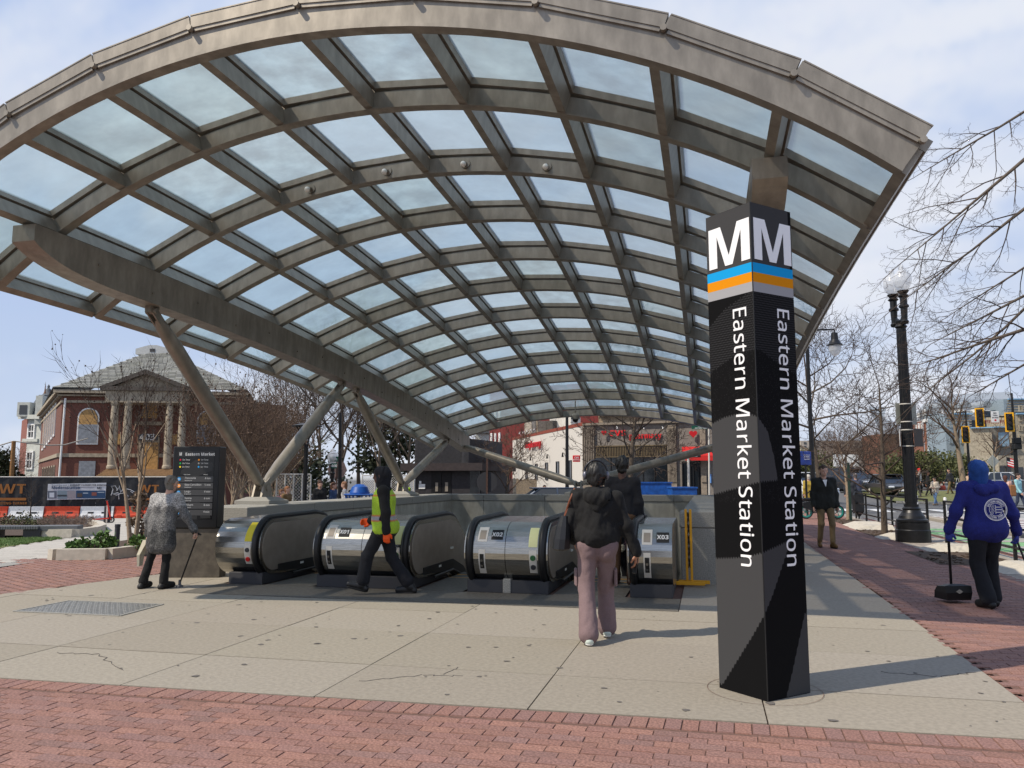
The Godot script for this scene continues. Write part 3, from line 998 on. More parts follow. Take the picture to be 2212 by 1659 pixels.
func newel_plate(p: Node, u: float, s0: float, y0: float, y1: float, w: float, m: Material, called: String, out := 0.0) -> void:
	var mb := MB.new()
	var uu := W(1, 0, 0) * w * 0.5
	var n := 6
	for i in n:
		var a: Array = nwl(u, s0, lerpf(y0, y1, float(i) / n), 0.004 + out); var b: Array = nwl(u, s0, lerpf(y0, y1, float(i + 1) / n), 0.004 + out)
		mb.quad(a[0] - uu, a[0] + uu, b[0] + uu, b[0] - uu, a[1])
		for sg in [-1.0, 1.0]: mb.quad(a[0] + uu * sg, b[0] + uu * sg, b[0] + uu * sg - b[1] * (0.004 + out), a[0] + uu * sg - a[1] * (0.004 + out))
	for e in [y0, y1]:
		var a: Array = nwl(u, s0, e, 0.004 + out)
		mb.quad(a[0] - uu, a[0] + uu, a[0] + uu - a[1] * 0.004, a[0] - uu - a[1] * 0.004)
	part(p, called, mb, m, true)
func newel_button(p: Node, u: float, s0: float, y: float, r: float, m: Material) -> void:
	var mb := MB.new()
	var a: Array = nwl(u, s0, y, 0.003)
	mb.tube([a[0], a[0] + a[1] * 0.018], [r, r * 0.9], 14)
	part(p, "button", mb, m, true)
func newel_text(p: Node, s: String, u: float, s0: float, y: float, h: float) -> void:
	var a: Array = nwl(u, s0, y, 0.008)
	var n: Vector3 = a[1]
	var xx := W(1, 0, 0)
	var b := Basis(xx, n.cross(xx).normalized(), n)
	var o := text(p, s, h, Transform3D.IDENTITY, M.white, true, 0.003)
	o.transform = world_inv(p) * Transform3D(b, a[0])
func world_inv(n: Node) -> Transform3D:
	var t := Transform3D.IDENTITY
	var q := n
	while q is Node3D and q != self:
		t = (q as Node3D).transform * t
		q = q.get_parent()
	return t.affine_inverse()
# ------------------------------------------------------------------ figures: smooth fields of tapered bones, skinned as surface nets
func net(mb: MB, bones: Array, cell: float, k: float, fold := 0.0, shade := 0) -> void:
	var lo := Vector3(1e9, 1e9, 1e9); var hi := -lo
	for b in bones:
		var r := maxf(b[2], b[3]) + k * 0.5 + cell * 2.5
		for e in [b[0], b[1]]:
			var p: Vector3 = e
			lo = lo.min(p - Vector3.ONE * r); hi = hi.max(p + Vector3.ONE * r)
	var nx := int((hi.x - lo.x) / cell) + 2; var ny := int((hi.y - lo.y) / cell) + 2; var nz := int((hi.z - lo.z) / cell) + 2
	var g := PackedFloat32Array()
	g.resize(nx * ny * nz)
	g.fill(1.0)
	for b in bones:
		var a: Vector3 = b[0]; var d: Vector3 = b[1]
		var ra: float = b[2]; var rb: float = b[3]
		var sq: Vector3 = b[4] if b.size() > 4 else Vector3.ONE
		var back := 1.0 / maxf(sq.x, maxf(sq.y, sq.z))
		var r := maxf(ra, rb) / minf(sq.x, minf(sq.y, sq.z)) + k + cell * 1.5
		var l0 := a.min(d) - Vector3.ONE * r; var h0 := a.max(d) + Vector3.ONE * r
		var x0 := maxi(0, int((l0.x - lo.x) / cell)); var x1 := mini(nx - 1, int((h0.x - lo.x) / cell) + 1)
		var y0 := maxi(0, int((l0.y - lo.y) / cell)); var y1 := mini(ny - 1, int((h0.y - lo.y) / cell) + 1)
		var z0 := maxi(0, int((l0.z - lo.z) / cell)); var z1 := mini(nz - 1, int((h0.z - lo.z) / cell) + 1)
		var ba := (d - a) * sq
		var bl := maxf(ba.length_squared(), 1e-9)
		for z in range(z0, z1 + 1):
			for y in range(y0, y1 + 1):
				var row := nx * (y + ny * z)
				var pa := (lo + Vector3(x0, y, z) * cell - a) * sq
				var stx := cell * sq.x
				for x in range(x0, x1 + 1):
					var h := clampf(pa.dot(ba) / bl, 0.0, 1.0)
					var dd := ((pa - ba * h).length() - (ra + (rb - ra) * h)) * back
					pa.x += stx
					var o := g[row + x]
					var df := o - dd
					if df > k: g[row + x] = dd
					elif df > -k:
						var hh := (k - absf(df)) / k
						g[row + x] = minf(o, dd) - hh * hh * k * 0.25
	if fold > 0.0:
		var nz_ := FastNoiseLite.new()
		nz_.seed = 3; nz_.frequency = 6.0; nz_.fractal_type = FastNoiseLite.FRACTAL_RIDGED; nz_.fractal_octaves = 2
		for z in nz:
			for y in ny:
				for x in nx:
					var i := x + nx * (y + ny * z)
					if absf(g[i]) < cell * 2.2:
						g[i] += fold * nz_.get_noise_3d(lo.x + x * cell, (lo.y + y * cell) * 0.7 + x * cell * 0.6, lo.z + z * cell)
	var idx := PackedInt32Array()
	idx.resize(nx * ny * nz)
	idx.fill(-1)
	var sx := 1; var sy := nx; var sz := nx * ny
	var lim := cell * 1.9
	for z in nz - 1:
		for y in ny - 1:
			for x in nx - 1:
				var i := x + nx * (y + ny * z)
				var v0 := g[i]
				if v0 > lim or v0 < -lim: continue
				var c := [v0, g[i + sx], g[i + sy], g[i + sx + sy], g[i + sz], g[i + sx + sz], g[i + sy + sz], g[i + sx + sy + sz]]
				var m := 0
				for q in 8:
					if c[q] < 0.0: m |= 1 << q
				if m == 0 or m == 255: continue
				var s := Vector3.ZERO
				var n := 0
				for e in [[0, 1], [2, 3], [4, 5], [6, 7], [0, 2], [1, 3], [4, 6], [5, 7], [0, 4], [1, 5], [2, 6], [3, 7]]:
					var va: float = c[e[0]]; var vb: float = c[e[1]]
					if (va < 0.0) != (vb < 0.0):
						var t := va / (va - vb)
						var pa := Vector3(e[0] & 1, (e[0] >> 1) & 1, e[0] >> 2); var pb := Vector3(e[1] & 1, (e[1] >> 1) & 1, e[1] >> 2)
						s += pa.lerp(pb, t)
						n += 1
				s /= n
				var nr := Vector3(c[1] + c[3] + c[5] + c[7] - c[0] - c[2] - c[4] - c[6], c[2] + c[3] + c[6] + c[7] - c[0] - c[1] - c[4] - c[5], c[4] + c[5] + c[6] + c[7] - c[0] - c[1] - c[2] - c[3])
				var p := lo + (Vector3(x, y, z) + s) * cell
				if shade > 0: mb.col = dye(shade, p)
				idx[i] = mb.vert(p, nr.normalized())
	for z in range(1, nz - 1):
		for y in range(1, ny - 1):
			for x in range(1, nx - 1):
				var i := x + nx * (y + ny * z)
				if idx[i] < 0: continue
				var s0 := g[i] < 0.0
				if s0 != (g[i + sx] < 0.0): qd(mb, idx[i], idx[i - sy], idx[i - sy - sz], idx[i - sz])
				if s0 != (g[i + sy] < 0.0): qd(mb, idx[i], idx[i - sx], idx[i - sx - sz], idx[i - sz])
				if s0 != (g[i + sz] < 0.0): qd(mb, idx[i], idx[i - sx], idx[i - sx - sy], idx[i - sy])
func qd(mb: MB, a: int, b: int, c: int, d: int) -> void:
	if a < 0 or b < 0 or c < 0 or d < 0: return
	mb.face(a, b, c); mb.face(a, c, d)

# J: joints in the figure's own frame (facing +Z, left hand on +X); C: what it wears
func joints(h: float, over := {}) -> Dictionary:
	var f := h / 1.75
	var J := {pel = Vector3(0, 0.95, 0), che = Vector3(0, 1.28, 0), nek = Vector3(0, 1.46, -0.01), hed = Vector3(0, 1.63, 0.015), look = Vector3(0, 0, 1),
		sh = [Vector3(0.185, 1.41, -0.01), Vector3(-0.185, 1.41, -0.01)], el = [Vector3(0.235, 1.13, -0.03), Vector3(-0.235, 1.13, -0.03)],
		wr = [Vector3(0.245, 0.88, 0.04), Vector3(-0.245, 0.88, 0.04)], hip = [Vector3(0.09, 0.92, 0), Vector3(-0.09, 0.92, 0)],
		kn = [Vector3(0.1, 0.50, 0.03), Vector3(-0.1, 0.50, 0.03)], an = [Vector3(0.1, 0.09, -0.02), Vector3(-0.1, 0.09, -0.02)],
		to = [Vector3(0.115, 0.035, 0.15), Vector3(-0.115, 0.035, 0.15)]}
	for k in over: J[k] = over[k]
	for k in J:
		if k == "look": continue
		if J[k] is Array:
			var q := []
			for p in J[k]: q.append(p * f)
			J[k] = q
		else: J[k] = J[k] * f
	return J
func skin(key: String, c: Color) -> StandardMaterial3D:
	var m := pm(key, c, 0.55)
	m.subsurf_scatter_enabled = true; m.subsurf_scatter_strength = 0.06
	return m
func cloth(key: String, c: Color, var_ := 0.12, size := 0.25) -> StandardMaterial3D:
	var m := nm(key, c.darkened(var_), c.lightened(var_ * 0.4), size, 0.92, 0.0, 0.25, 0.03)
	m.rim_enabled = true; m.rim = 0.06; m.rim_tint = 0.6
	return m
func hand_bones(wr: Vector3, dir: Vector3, palm_n: Vector3, curl: float, sd: float) -> Array:
	# wrist, direction of the fingers, the way the palm faces, curl 0..1, sd +1 left hand
	dir = dir.normalized()
	var pn := (palm_n - dir * palm_n.dot(dir)).normalized()
	var ac := dir.cross(pn).normalized() * sd
	var B := [[wr - dir * 0.02, wr + dir * 0.02, 0.026, 0.027]]
	for i in 4:
		var o := ac * (0.030 - 0.02 * i)
		B.append([wr + dir * 0.01 + o * 0.7, wr + dir * 0.085 + o, 0.016, 0.013])
		var l: float = [0.068, 0.078, 0.072, 0.055][i]
		var a := curl * 1.2
		var k0 := wr + dir * 0.088 + o
		var k1 := k0 + (dir * cos(a * 0.6) + pn * sin(a * 0.6)) * l * 0.5
		var k2 := k1 + (dir * cos(a * 1.5) + pn * sin(a * 1.5)) * l * 0.5
		B.append([k0, k1, 0.0105, 0.0095]); B.append([k1, k2, 0.0095, 0.008])
	var t0 := wr + dir * 0.025 + ac * 0.03
	var t1 := t0 + (dir * 0.6 + ac * 0.6 + pn * 0.35).normalized() * 0.04
	var t2 := t1 + (dir * 0.9 + ac * 0.1 + pn * (0.3 + 0.4 * curl)).normalized() * 0.038
	B.append([t0, t1, 0.015, 0.012]); B.append([t1, t2, 0.012, 0.0095])
	return B
func head_bones(J: Dictionary, f: float) -> Array:
	var c: Vector3 = J.hed
	var z: Vector3 = J.look.normalized()
	var y := (Vector3.UP - z * z.y).normalized()
	var x := y.cross(z)
	var B := [[c + (y * 0.035 - z * 0.02) * f, c + (y * 0.03 + z * 0.022) * f, 0.082 * f, 0.076 * f],
		[c - y * 0.01 * f, c + (-y * 0.045 + z * 0.03) * f, 0.072 * f, 0.058 * f], [c + (-y * 0.075 + z * 0.042) * f, c + (-y * 0.082 + z * 0.052) * f, 0.036 * f, 0.03 * f],
		[c + (y * 0.005 + z * 0.092) * f, c + (-y * 0.026 + z * 0.106) * f, 0.011 * f, 0.015 * f],
		[c + (y * 0.022 + z * 0.082 + x * 0.03) * f, c + (y * 0.022 + z * 0.082 - x * 0.03) * f, 0.014 * f, 0.014 * f],
		[c + (-y * 0.052 + z * 0.083 - x * 0.016) * f, c + (-y * 0.052 + z * 0.083 + x * 0.016) * f, 0.01 * f, 0.01 * f],
		[J.nek - Vector3(0, 0.05, 0) * f, c + (-y * 0.06 - z * 0.02) * f, 0.058 * f, 0.055 * f]]
	for s in [-1.0, 1.0]: B.append([c + (x * s * 0.082 + y * 0.012 - z * 0.005) * f, c + (x * s * 0.08 - y * 0.03) * f, 0.016 * f, 0.011 * f])
	return B
func figure(t: Node3D, h: float, over: Dictionary, C: Dictionary, cell := 0.0175) -> Dictionary:
	var J := joints(h, over)
	var f := h / 1.75
	var near := cell < 0.021
	# body: one continuous skin, with finer head and hands
	var mb := MB.new()
	var B := []
	for s in 2:
		B.append([J.hip[s], J.kn[s], 0.062 * f, 0.045 * f]); B.append([J.kn[s], J.an[s], 0.044 * f, 0.03 * f]); B.append([J.an[s], J.to[s], 0.03 * f, 0.025 * f])
		B.append([J.sh[s], J.el[s], 0.04 * f, 0.034 * f]); B.append([J.el[s], J.wr[s], 0.034 * f, 0.025 * f])
		B.append([J.che + Vector3(0.05 - 0.1 * s, 0.03, 0) * f, J.sh[s], 0.06 * f, 0.035 * f])
		B.append([J.pel, J.hip[s], 0.065 * f, 0.055 * f])
	B.append([J.pel, J.che, 0.07 * f, 0.075 * f]); B.append([J.che, J.nek, 0.065 * f, 0.05 * f])
	net(mb, B, 0.034, 0.04)
	net(mb, head_bones(J, f), 0.011 if near else cell * 0.6, 0.02 if near else 0.03)
	var hd: Array = C.get("hands", [[], []])
	var gloves: Material = C.get("gloves", null)
	var gm := MB.new() if gloves else mb
	for s in 2:
		var fore: Vector3 = J.wr[s] - J.el[s]
		var hs: Array = hd[s]
		var dir: Vector3 = hs[0] if hs.size() > 0 else fore
		var pn: Vector3 = hs[1] if hs.size() > 1 else Vector3(-1.0 if s == 0 else 1.0, 0, 0.25)
		var cu: float = hs[2] if hs.size() > 2 else 0.45
		var hb := hand_bones(J.wr[s], dir, pn, cu, 1.0 if s == 0 else -1.0)
		if gloves:
			for b in hb:
				b[2] += 0.004; b[3] += 0.004
		net(gm, hb, 0.0075 if near else 0.014, 0.008)
	var body := part(t, "body", mb, C.skin)
	if gloves: part(t, "gloves", gm, gloves)
	if near or C.get("face", false):
		var z: Vector3 = J.look.normalized()
		var y := (Vector3.UP - z * z.y).normalized()
		var x := y.cross(z)
		for s in [-1.0, 1.0]:
			var e := MB.new()
			e.ball(J.hed + (x * s * 0.032 + y * 0.012 + z * 0.084) * f, Vector3(0.013, 0.007, 0.009) * f, 8)
			part(body, "eye", e, pm("eye", Color(0.12, 0.09, 0.08), 0.25))
		var mo := MB.new()
		mo.ball(J.hed + (-y * 0.053 + z * 0.091) * f, Vector3(0.022, 0.005, 0.006) * f, 8)
		part(body, "mouth", mo, pm("lips", Color(0.45, 0.24, 0.22), 0.5))
	# trousers
	if C.has("trousers"):
		var w: float = C.get("leg", 1.0)
		var fl: float = C.get("flare", 0.0)
		var cut: float = C.get("cuff", 0.06)
		var T := []
		for s in 2:
			var an: Vector3 = J.an[s].lerp(J.kn[s], cut)
			T.append([J.hip[s] + Vector3(0, -0.01, 0), J.kn[s], 0.092 * f * w, 0.066 * f * w]); T.append([J.kn[s], an, 0.065 * f * w, (0.056 + fl) * f * w])
			T.append([J.pel + Vector3(0.03 - 0.06 * s, 0.04, 0) * f, J.hip[s] + Vector3(0, 0, -0.015) * f, 0.105 * f * w, 0.105 * f * w])
			if C.has("seat"): T.append([J.hip[s] + Vector3(0, -0.06, -0.04) * f, J.hip[s] + Vector3(0, -0.08, -0.045) * f, 0.082 * f * C.seat, 0.08 * f * C.seat])
		T.append([J.pel + Vector3(-0.05, 0.08, 0) * f, J.pel + Vector3(0.05, 0.08, 0) * f, 0.10 * f * w, 0.10 * f * w])
		var tm := MB.new()
		net(tm, T, cell, 0.035, 0.007 if near else 0.0)
		part(t, "trousers", tm, C.trousers)
	# top
	if C.has("top"):
		var w: float = C.get("bulk", 1.0)
		var hem: float = C.get("hem", 0.86) * f
		var P := []
		var shd: int = C.get("shade", 0)
		var pel: Vector3 = J.pel; var che: Vector3 = J.che
		var hc := Vector3(pel.x, hem, pel.z)
		var hw: float = C.get("hemw", 0.122) * f * w
		var sleeve: float = C.get("sleeve", 1.0)
		var sqz := Vector3(1, 1, 1.18)
		for s in 2:
			var sx := 1.0 - 2.0 * s
			P.append([che + Vector3(0.075 * sx, 0.02, 0) * f, J.sh[s] + Vector3(-0.015 * sx, -0.01, 0) * f, 0.115 * f * w, 0.066 * f * w])
			P.append([J.nek + Vector3(0.03 * sx, -0.035, 0) * f, J.sh[s], 0.058 * f * w, 0.062 * f * w])
			P.append([che + Vector3(0.075 * sx, 0, 0) * f, Vector3(pel.x + 0.075 * sx * f, pel.y + 0.05, pel.z), 0.118 * f * w, 0.118 * f * w, sqz])
			P.append([Vector3(pel.x + 0.075 * sx * f, pel.y + 0.05, pel.z), hc + Vector3(0.085 * sx * f, hw * 0.7, 0), 0.12 * f * w, hw, sqz])
			P.append([J.sh[s], J.el[s], 0.066 * f * w, 0.056 * f * w])
			if sleeve > 0.99:
				P.append([J.el[s], J.wr[s].lerp(J.el[s], 0.04), 0.055 * f * w, 0.044 * f * w])
				P.append([J.wr[s].lerp(J.el[s], 0.16), J.wr[s].lerp(J.el[s], 0.05), 0.048 * f * w, 0.044 * f * w])
		for b in C.get("top_more", []): P.append([b[0] * f, b[1] * f, b[2] * f, b[3] * f])
		var tp := MB.new()
		net(tp, P, cell, 0.05, C.get("fold", 0.009) if near else 0.0, shd)
		part(t, C.get("top_name", "jacket"), tp, C.top)
	# shoes
	if C.has("shoes"):
		for s in 2:
			var fw: Vector3 = (J.to[s] - J.an[s]); 
			var fl2 := Vector3(fw.x, 0, fw.z).normalized()
			var dn: Vector3 = C.get("tilt", [Vector3.ZERO, Vector3.ZERO])[s]
			var a: Vector3 = J.an[s]; var b: Vector3 = J.to[s]
			var heel: Vector3 = a - fl2 * 0.045 * f + Vector3(0, -0.048, 0) * f + dn
			var S := [[a + Vector3(0, 0.0, 0), heel, 0.045 * f, 0.043 * f], [heel, b + Vector3(0, 0.005, 0), 0.042 * f, 0.04 * f], [a, b + Vector3(0, 0.02, 0), 0.045 * f, 0.036 * f]]
			if C.get("boot", 0.0) > 0.0: S.append([a, a.lerp(J.kn[s], C.boot), 0.056 * f, 0.062 * f])
			var sm := MB.new()
			net(sm, S, maxf(cell * 0.7, 0.008), 0.02)
			var so := part(t, "shoe", sm, C.shoes)
			if C.has("sole"):
				var lo := MB.new()
				net(lo, [[heel + Vector3(0, -0.03, 0) * f, b + Vector3(0, -0.02, 0) * f, 0.041 * f, 0.04 * f, Vector3(1, 2.2, 1)]], maxf(cell * 0.6, 0.008), 0.01)
				part(so, "sole", lo, C.sole)
	if C.has("hair"):
		var c: Vector3 = J.hed
		var z: Vector3 = J.look.normalized()
		var H := [[c + Vector3(0, 0.045, 0) * f - z * 0.028 * f, c + Vector3(0, 0.052, 0) * f + z * 0.012 * f, 0.096 * f, 0.086 * f], [c - z * 0.035 * f, c - z * 0.04 * f - Vector3(0, 0.05, 0) * f, 0.09 * f, 0.072 * f]]
		for b in C.get("hair_more", []): H.append([c + b[0] * f, c + b[1] * f, b[2] * f, b[3] * f])
		var hm := MB.new()
		net(hm, H, 0.01 if near else cell * 0.6, 0.02, 0.016 if near else 0.0)
		part(t, C.get("hair_name", "hair"), hm, C.hair)
	return J
func dye(kind: int, q: Vector3) -> Color:   # coloured bands of the knit coat and the safety vest
	if kind == 1:
		var w := 0.02 * sin(q.x * 31.0) + 0.015 * sin(q.x * 77.0 + q.z * 40.0)
		var v := 0.66
		if q.y < 1.13 + w: v = 0.30
		if q.y < 0.80 + w: v = 0.12
		if q.y < 0.60 + w: v = 0.20
		return Color(v, v * 0.99, v * 0.99)
	var y := q.y / 0.96
	if y > 1.34 and y < 1.365: return Color(0.75, 0.20, 0.06)
	if y > 1.0 and y < 1.085: return Color(0.75, 0.20, 0.06) if (y < 1.015 or y > 1.07) else Color(0.42, 0.42, 0.43)
	if y < 0.83: return Color(0.02, 0.02, 0.02)
	return Color(0.48, 0.72, 0.04)
func lin(r: float, g: float, b: float) -> Color: return Color(r, g, b)
func people_near() -> void:
	var t0 := Time.get_ticks_msec()
	var sk_l := skin("skin_light", Color(0.76, 0.60, 0.52)); var sk_d := skin("skin_dark", Color(0.30, 0.19, 0.14)); var sk_m := skin("skin_tan", Color(0.62, 0.43, 0.33))
	# --- elderly person with a cane, looking at the screen
	var p := gp(343, 1272)
	var t := thing("person", "person in a grey striped knit coat leaning on a black cane by the info screen", "person", p, PI - 0.22)
	var knit := nm("knit", Color(0.35, 0.35, 0.36), Color(1, 1, 1), 0.7, 0.95, 0.0, 0.5, 0.06, true)
	figure(t, 1.60, {pel = Vector3(0.0, 0.93, 0), che = Vector3(-0.05, 1.25, 0.02), nek = Vector3(-0.06, 1.42, 0.05), hed = Vector3(-0.075, 1.585, 0.085), look = Vector3(-0.2, -0.1, 1),
		sh = [Vector3(0.15, 1.36, 0.03), Vector3(-0.24, 1.37, 0.03)], el = [Vector3(0.25, 1.06, 0.0), Vector3(-0.36, 1.10, 0.06)], wr = [Vector3(0.27, 0.79, 0.06), Vector3(-0.45, 0.87, 0.17)],
		hip = [Vector3(0.10, 0.90, 0), Vector3(-0.08, 0.90, 0)], kn = [Vector3(0.19, 0.48, 0.04), Vector3(-0.07, 0.48, 0.05)], an = [Vector3(0.27, 0.08, -0.02), Vector3(-0.06, 0.08, 0.02)],
		to = [Vector3(0.27, 0.035, 0.15), Vector3(-0.10, 0.035, 0.19)]},
		{skin = sk_l, top = knit, top_name = "coat", hem = 0.56, hemw = 0.145, bulk = 1.12, shade = 1, trousers = cloth("blackcloth", Color(0.05, 0.05, 0.057)), leg = 0.92, flare = 0.02, shoes = M.black, hair = nm("greyhair", Color(0.32, 0.30, 0.28), Color(0.58, 0.55, 0.51), 0.08, 0.8, 0.0, 0.4, 0.05), hands = [[Vector3(0, -1, 0.1), Vector3(-1, 0, 0), 0.7], [Vector3(-0.1, -0.8, 0.6), Vector3(0.6, -0.4, 0), 1.1]]})
	var can := thing("cane", "black walking cane with a grey rubber tip held by the person in the knit coat", "cane", gp(388, 1268))
	var mb := MB.new()
	var hp := t.transform * (Vector3(-0.46, 0.80, 0.24) * 0.914)
	var tip := gp(388, 1268)
	mb.tube([hp + Vector3(-0.07, 0.015, 0), hp + Vector3(0.0, 0.02, 0), hp + Vector3(0.05, 0.0, 0)], [0.014, 0.016, 0.012], 8)
	mb.tube([hp, tip + Vector3(0, 0.05, 0)], [0.012, 0.011], 8)
	part(can, "shaft", mb, M.blackmetal, true)
	mb = MB.new()
	mb.lathe([Vector2(0.05, 0.0), Vector2(0.045, 0.02), Vector2(0.02, 0.035), Vector2(0.018, 0.1), Vector2(0.0, 0.1)], 12, Transform3D(Basis(), tip))
	part(can, "foot", mb, pm("greyrubber", Color(0.35, 0.35, 0.36), 0.8), true)
	var fo := thing("folder", "cream folded bag hanging beside the black trousers of the person with the cane", "bag", gp(300, 1240, 0.3))
	mb = MB.new()
	var fc := t.transform * (Vector3(0.36, 0.50, 0.1) * 0.914)
	mb.loft([[fc + Vector3(-0.02, 0.2, -0.02), fc + Vector3(0.05, 0.2, -0.02), fc + Vector3(0.05, 0.2, 0.02), fc + Vector3(-0.02, 0.2, 0.02)], [fc + Vector3(-0.07, 0.0, -0.10), fc + Vector3(-0.04, 0.0, -0.10), fc + Vector3(-0.02, 0.0, 0.1), fc + Vector3(-0.06, 0.0, 0.1)], [fc + Vector3(-0.07, -0.16, -0.07), fc + Vector3(-0.045, -0.16, -0.07), fc + Vector3(-0.03, -0.16, 0.07), fc + Vector3(-0.06, -0.16, 0.07)]])
	part(fo, "pouch", mb, cloth("cream", Color(0.80, 0.77, 0.68)), true)
	# --- worker in a safety vest striding left
	p = gp(826, 1283)
	t = thing("person", "worker striding in a lime safety vest, dark hood and orange gloves", "person", p, -PI / 2 - 0.08)
	var navy := cloth("navy", Color(0.065, 0.07, 0.10)); var blackc := cloth("blackjacket", Color(0.05, 0.05, 0.055))
	var J := figure(t, 1.68, {che = Vector3(0, 1.28, 0.0), nek = Vector3(0, 1.46, 0.0), hed = Vector3(0, 1.62, 0.05),
		sh = [Vector3(0.18, 1.41, -0.03), Vector3(-0.18, 1.41, 0.03)], el = [Vector3(0.25, 1.12, -0.09), Vector3(-0.25, 1.14, 0.12)], wr = [Vector3(0.26, 0.86, -0.10), Vector3(-0.22, 0.98, 0.24)],
		kn = [Vector3(0.1, 0.52, 0.20), Vector3(-0.09, 0.49, -0.10)], an = [Vector3(0.1, 0.13, 0.26), Vector3(-0.09, 0.09, -0.38)], to = [Vector3(0.11, 0.13, 0.44), Vector3(-0.09, 0.035, -0.2)]},
		{skin = sk_d, top = blackc, hem = 0.84, bulk = 1.16, trousers = navy, leg = 1.25, flare = 0.02, cuff = 0.18, shoes = M.rubber, boot = 0.25, sole = M.black, gloves = pm("orange", Color(0.93, 0.33, 0.07), 0.7), hands = [[Vector3(0, -1, -0.05), Vector3(-1, 0, 0), 0.6], [Vector3(0, -0.1, 1), Vector3(1, 0, 0), 0.8]]})
	hood(t, J, navy, 1.68 / 1.75)
	var f := 0.96
	mb = MB.new()
	var P := []
	for sx in [-1.0, 1.0]:
		P.append([Vector3(0.08 * sx, 1.30, 0.0) * f, Vector3(0.15 * sx, 1.40, 0) * f, 0.135 * f, 0.08 * f])
		P.append([Vector3(0.09 * sx, 1.3, 0) * f, Vector3(0.07 * sx, 1.0, 0) * f, 0.15 * f, 0.145 * f])
		P.append([Vector3(0.07 * sx, 1.0, 0) * f, Vector3(0.085 * sx, 0.92, -0.03) * f, 0.145 * f, 0.18 * f])
	net(mb, P, 0.0175, 0.05, 0.012, 2)
	var vm := nm("vest", Color(0.8, 0.8, 0.8), Color(1, 1, 1), 0.3, 0.8, 0.0, 0.2, 0.03, true)
	part(t, "safety_vest", mb, vm)
	# --- person in black hoodie and mauve trousers, seen from behind
	p = gp(1292, 1384)
	t = thing("person", "person from behind in a black hoodie and mauve cargo trousers wearing headphones", "person", p, PI - 0.05)
	var mauve := cloth("mauve", Color(0.47, 0.385, 0.39), 0.1)
	var hood_black := cloth("hoodie", Color(0.05, 0.05, 0.057))
	J = figure(t, 1.70, {hed = Vector3(0.0, 1.60, 0.03), che = Vector3(-0.01, 1.27, 0), nek = Vector3(0.0, 1.43, 0.02), sh = [Vector3(0.18, 1.385, 0), Vector3(-0.19, 1.365, 0)], el = [Vector3(0.27, 1.12, 0.0), Vector3(-0.29, 1.10, -0.02)], wr = [Vector3(0.22, 0.95, 0.16), Vector3(-0.39, 0.84, 0.02)],
		kn = [Vector3(0.11, 0.50, -0.02), Vector3(-0.09, 0.50, 0.14)], an = [Vector3(0.10, 0.10, -0.22), Vector3(-0.10, 0.11, 0.16)], to = [Vector3(0.11, 0.035, -0.06), Vector3(-0.11, 0.04, 0.33)]},
		{skin = sk_m, top = hood_black, top_name = "hoodie", hem = 0.90, bulk = 1.18, top_more = [[Vector3(0, 1.2, -0.05), Vector3(0, 1.03, -0.075), 0.11, 0.115], [Vector3(-0.07, 1.0, -0.06), Vector3(0.07, 1.0, -0.06), 0.105, 0.105]], fold = 0.013, trousers = mauve, leg = 1.18, flare = 0.028, cuff = 0.0, seat = 1.0, shoes = pm("sneaker", Color(0.80, 0.84, 0.80), 0.6), sole = M.white, hair = nm("blackhair", Color(0.03, 0.028, 0.028), Color(0.10, 0.09, 0.085), 0.05, 0.5, 0.0, 0.6, 0.05),
		hair_more = [[Vector3(0, -0.04, -0.06), Vector3(0.0, -0.16, -0.05), 0.055, 0.045], [Vector3(0.05, 0.0, -0.03), Vector3(0.05, -0.06, -0.02), 0.06, 0.05], [Vector3(-0.05, 0.0, -0.03), Vector3(-0.05, -0.06, -0.02), 0.06, 0.05]], hands = [[], [Vector3(0, -1, 0.12), Vector3(0.8, 0, 0.4), 0.55]]})
	var fh := 1.70 / 1.75
	mb = MB.new()   # the hood lying on the shoulders
	net(mb, [[Vector3(-0.09, 1.44, -0.03) * fh, Vector3(0.09, 1.44, -0.03) * fh, 0.055 * fh, 0.055 * fh], [Vector3(-0.08, 1.40, -0.10) * fh, Vector3(0.08, 1.40, -0.10) * fh, 0.06 * fh, 0.06 * fh], [Vector3(-0.05, 1.36, -0.13) * fh, Vector3(0.0, 1.27, -0.14) * fh, 0.06 * fh, 0.03 * fh], [Vector3(0.05, 1.36, -0.13) * fh, Vector3(0.0, 1.27, -0.14) * fh, 0.06 * fh, 0.03 * fh]], 0.012, 0.04, 0.014)
	part(t, "hood", mb, hood_black)
	mb = MB.new()   # cargo pockets
	for s in [[Vector3(0.205, 0.60, 0.06), 0.06], [Vector3(-0.185, 0.60, 0.08), -0.05]]:
		mb.box(s[0] * fh, Vector3(0.03, 0.17, 0.13), Basis(Vector3.UP, s[1]), 0.012)
	part(t, "pockets", mb, mauve)
	mb = MB.new()
	var hc: Vector3 = J.hed
	var band := []
	for i in 13:
		var an := PI * i / 12.0
		band.append(hc + Vector3(cos(an) * 0.112, 0.02 + sin(an) * 0.125, 0.0))
	mb.tube(band, [0.011], 8)
	var hp2 := part(t, "headphones", mb, pm("hp_grey", Color(0.16, 0.16, 0.18), 0.4, 0.3))
	for sx in [-1.0, 1.0]:
		var cup := MB.new()
		cup.ball(hc + Vector3(0.105 * sx, 0.0, 0), Vector3(0.026, 0.045, 0.038), 12)
		part(hp2, "ear_cup", cup, pm("hp_silver", Color(0.42, 0.42, 0.46), 0.3, 0.5))
	var ph := thing("phone", "black phone held low in the right hand of the hoodie wearer", "phone", t.transform * Vector3(-0.38, 0.70, 0.05))
	mb = MB.new()
	mb.box(t.transform * (Vector3(-0.375, 0.715, 0.035) * fh), Vector3(0.012, 0.15, 0.075), Basis(Vector3.UP, 0.3) * Basis(Vector3.FORWARD, 0.15), 0.004)
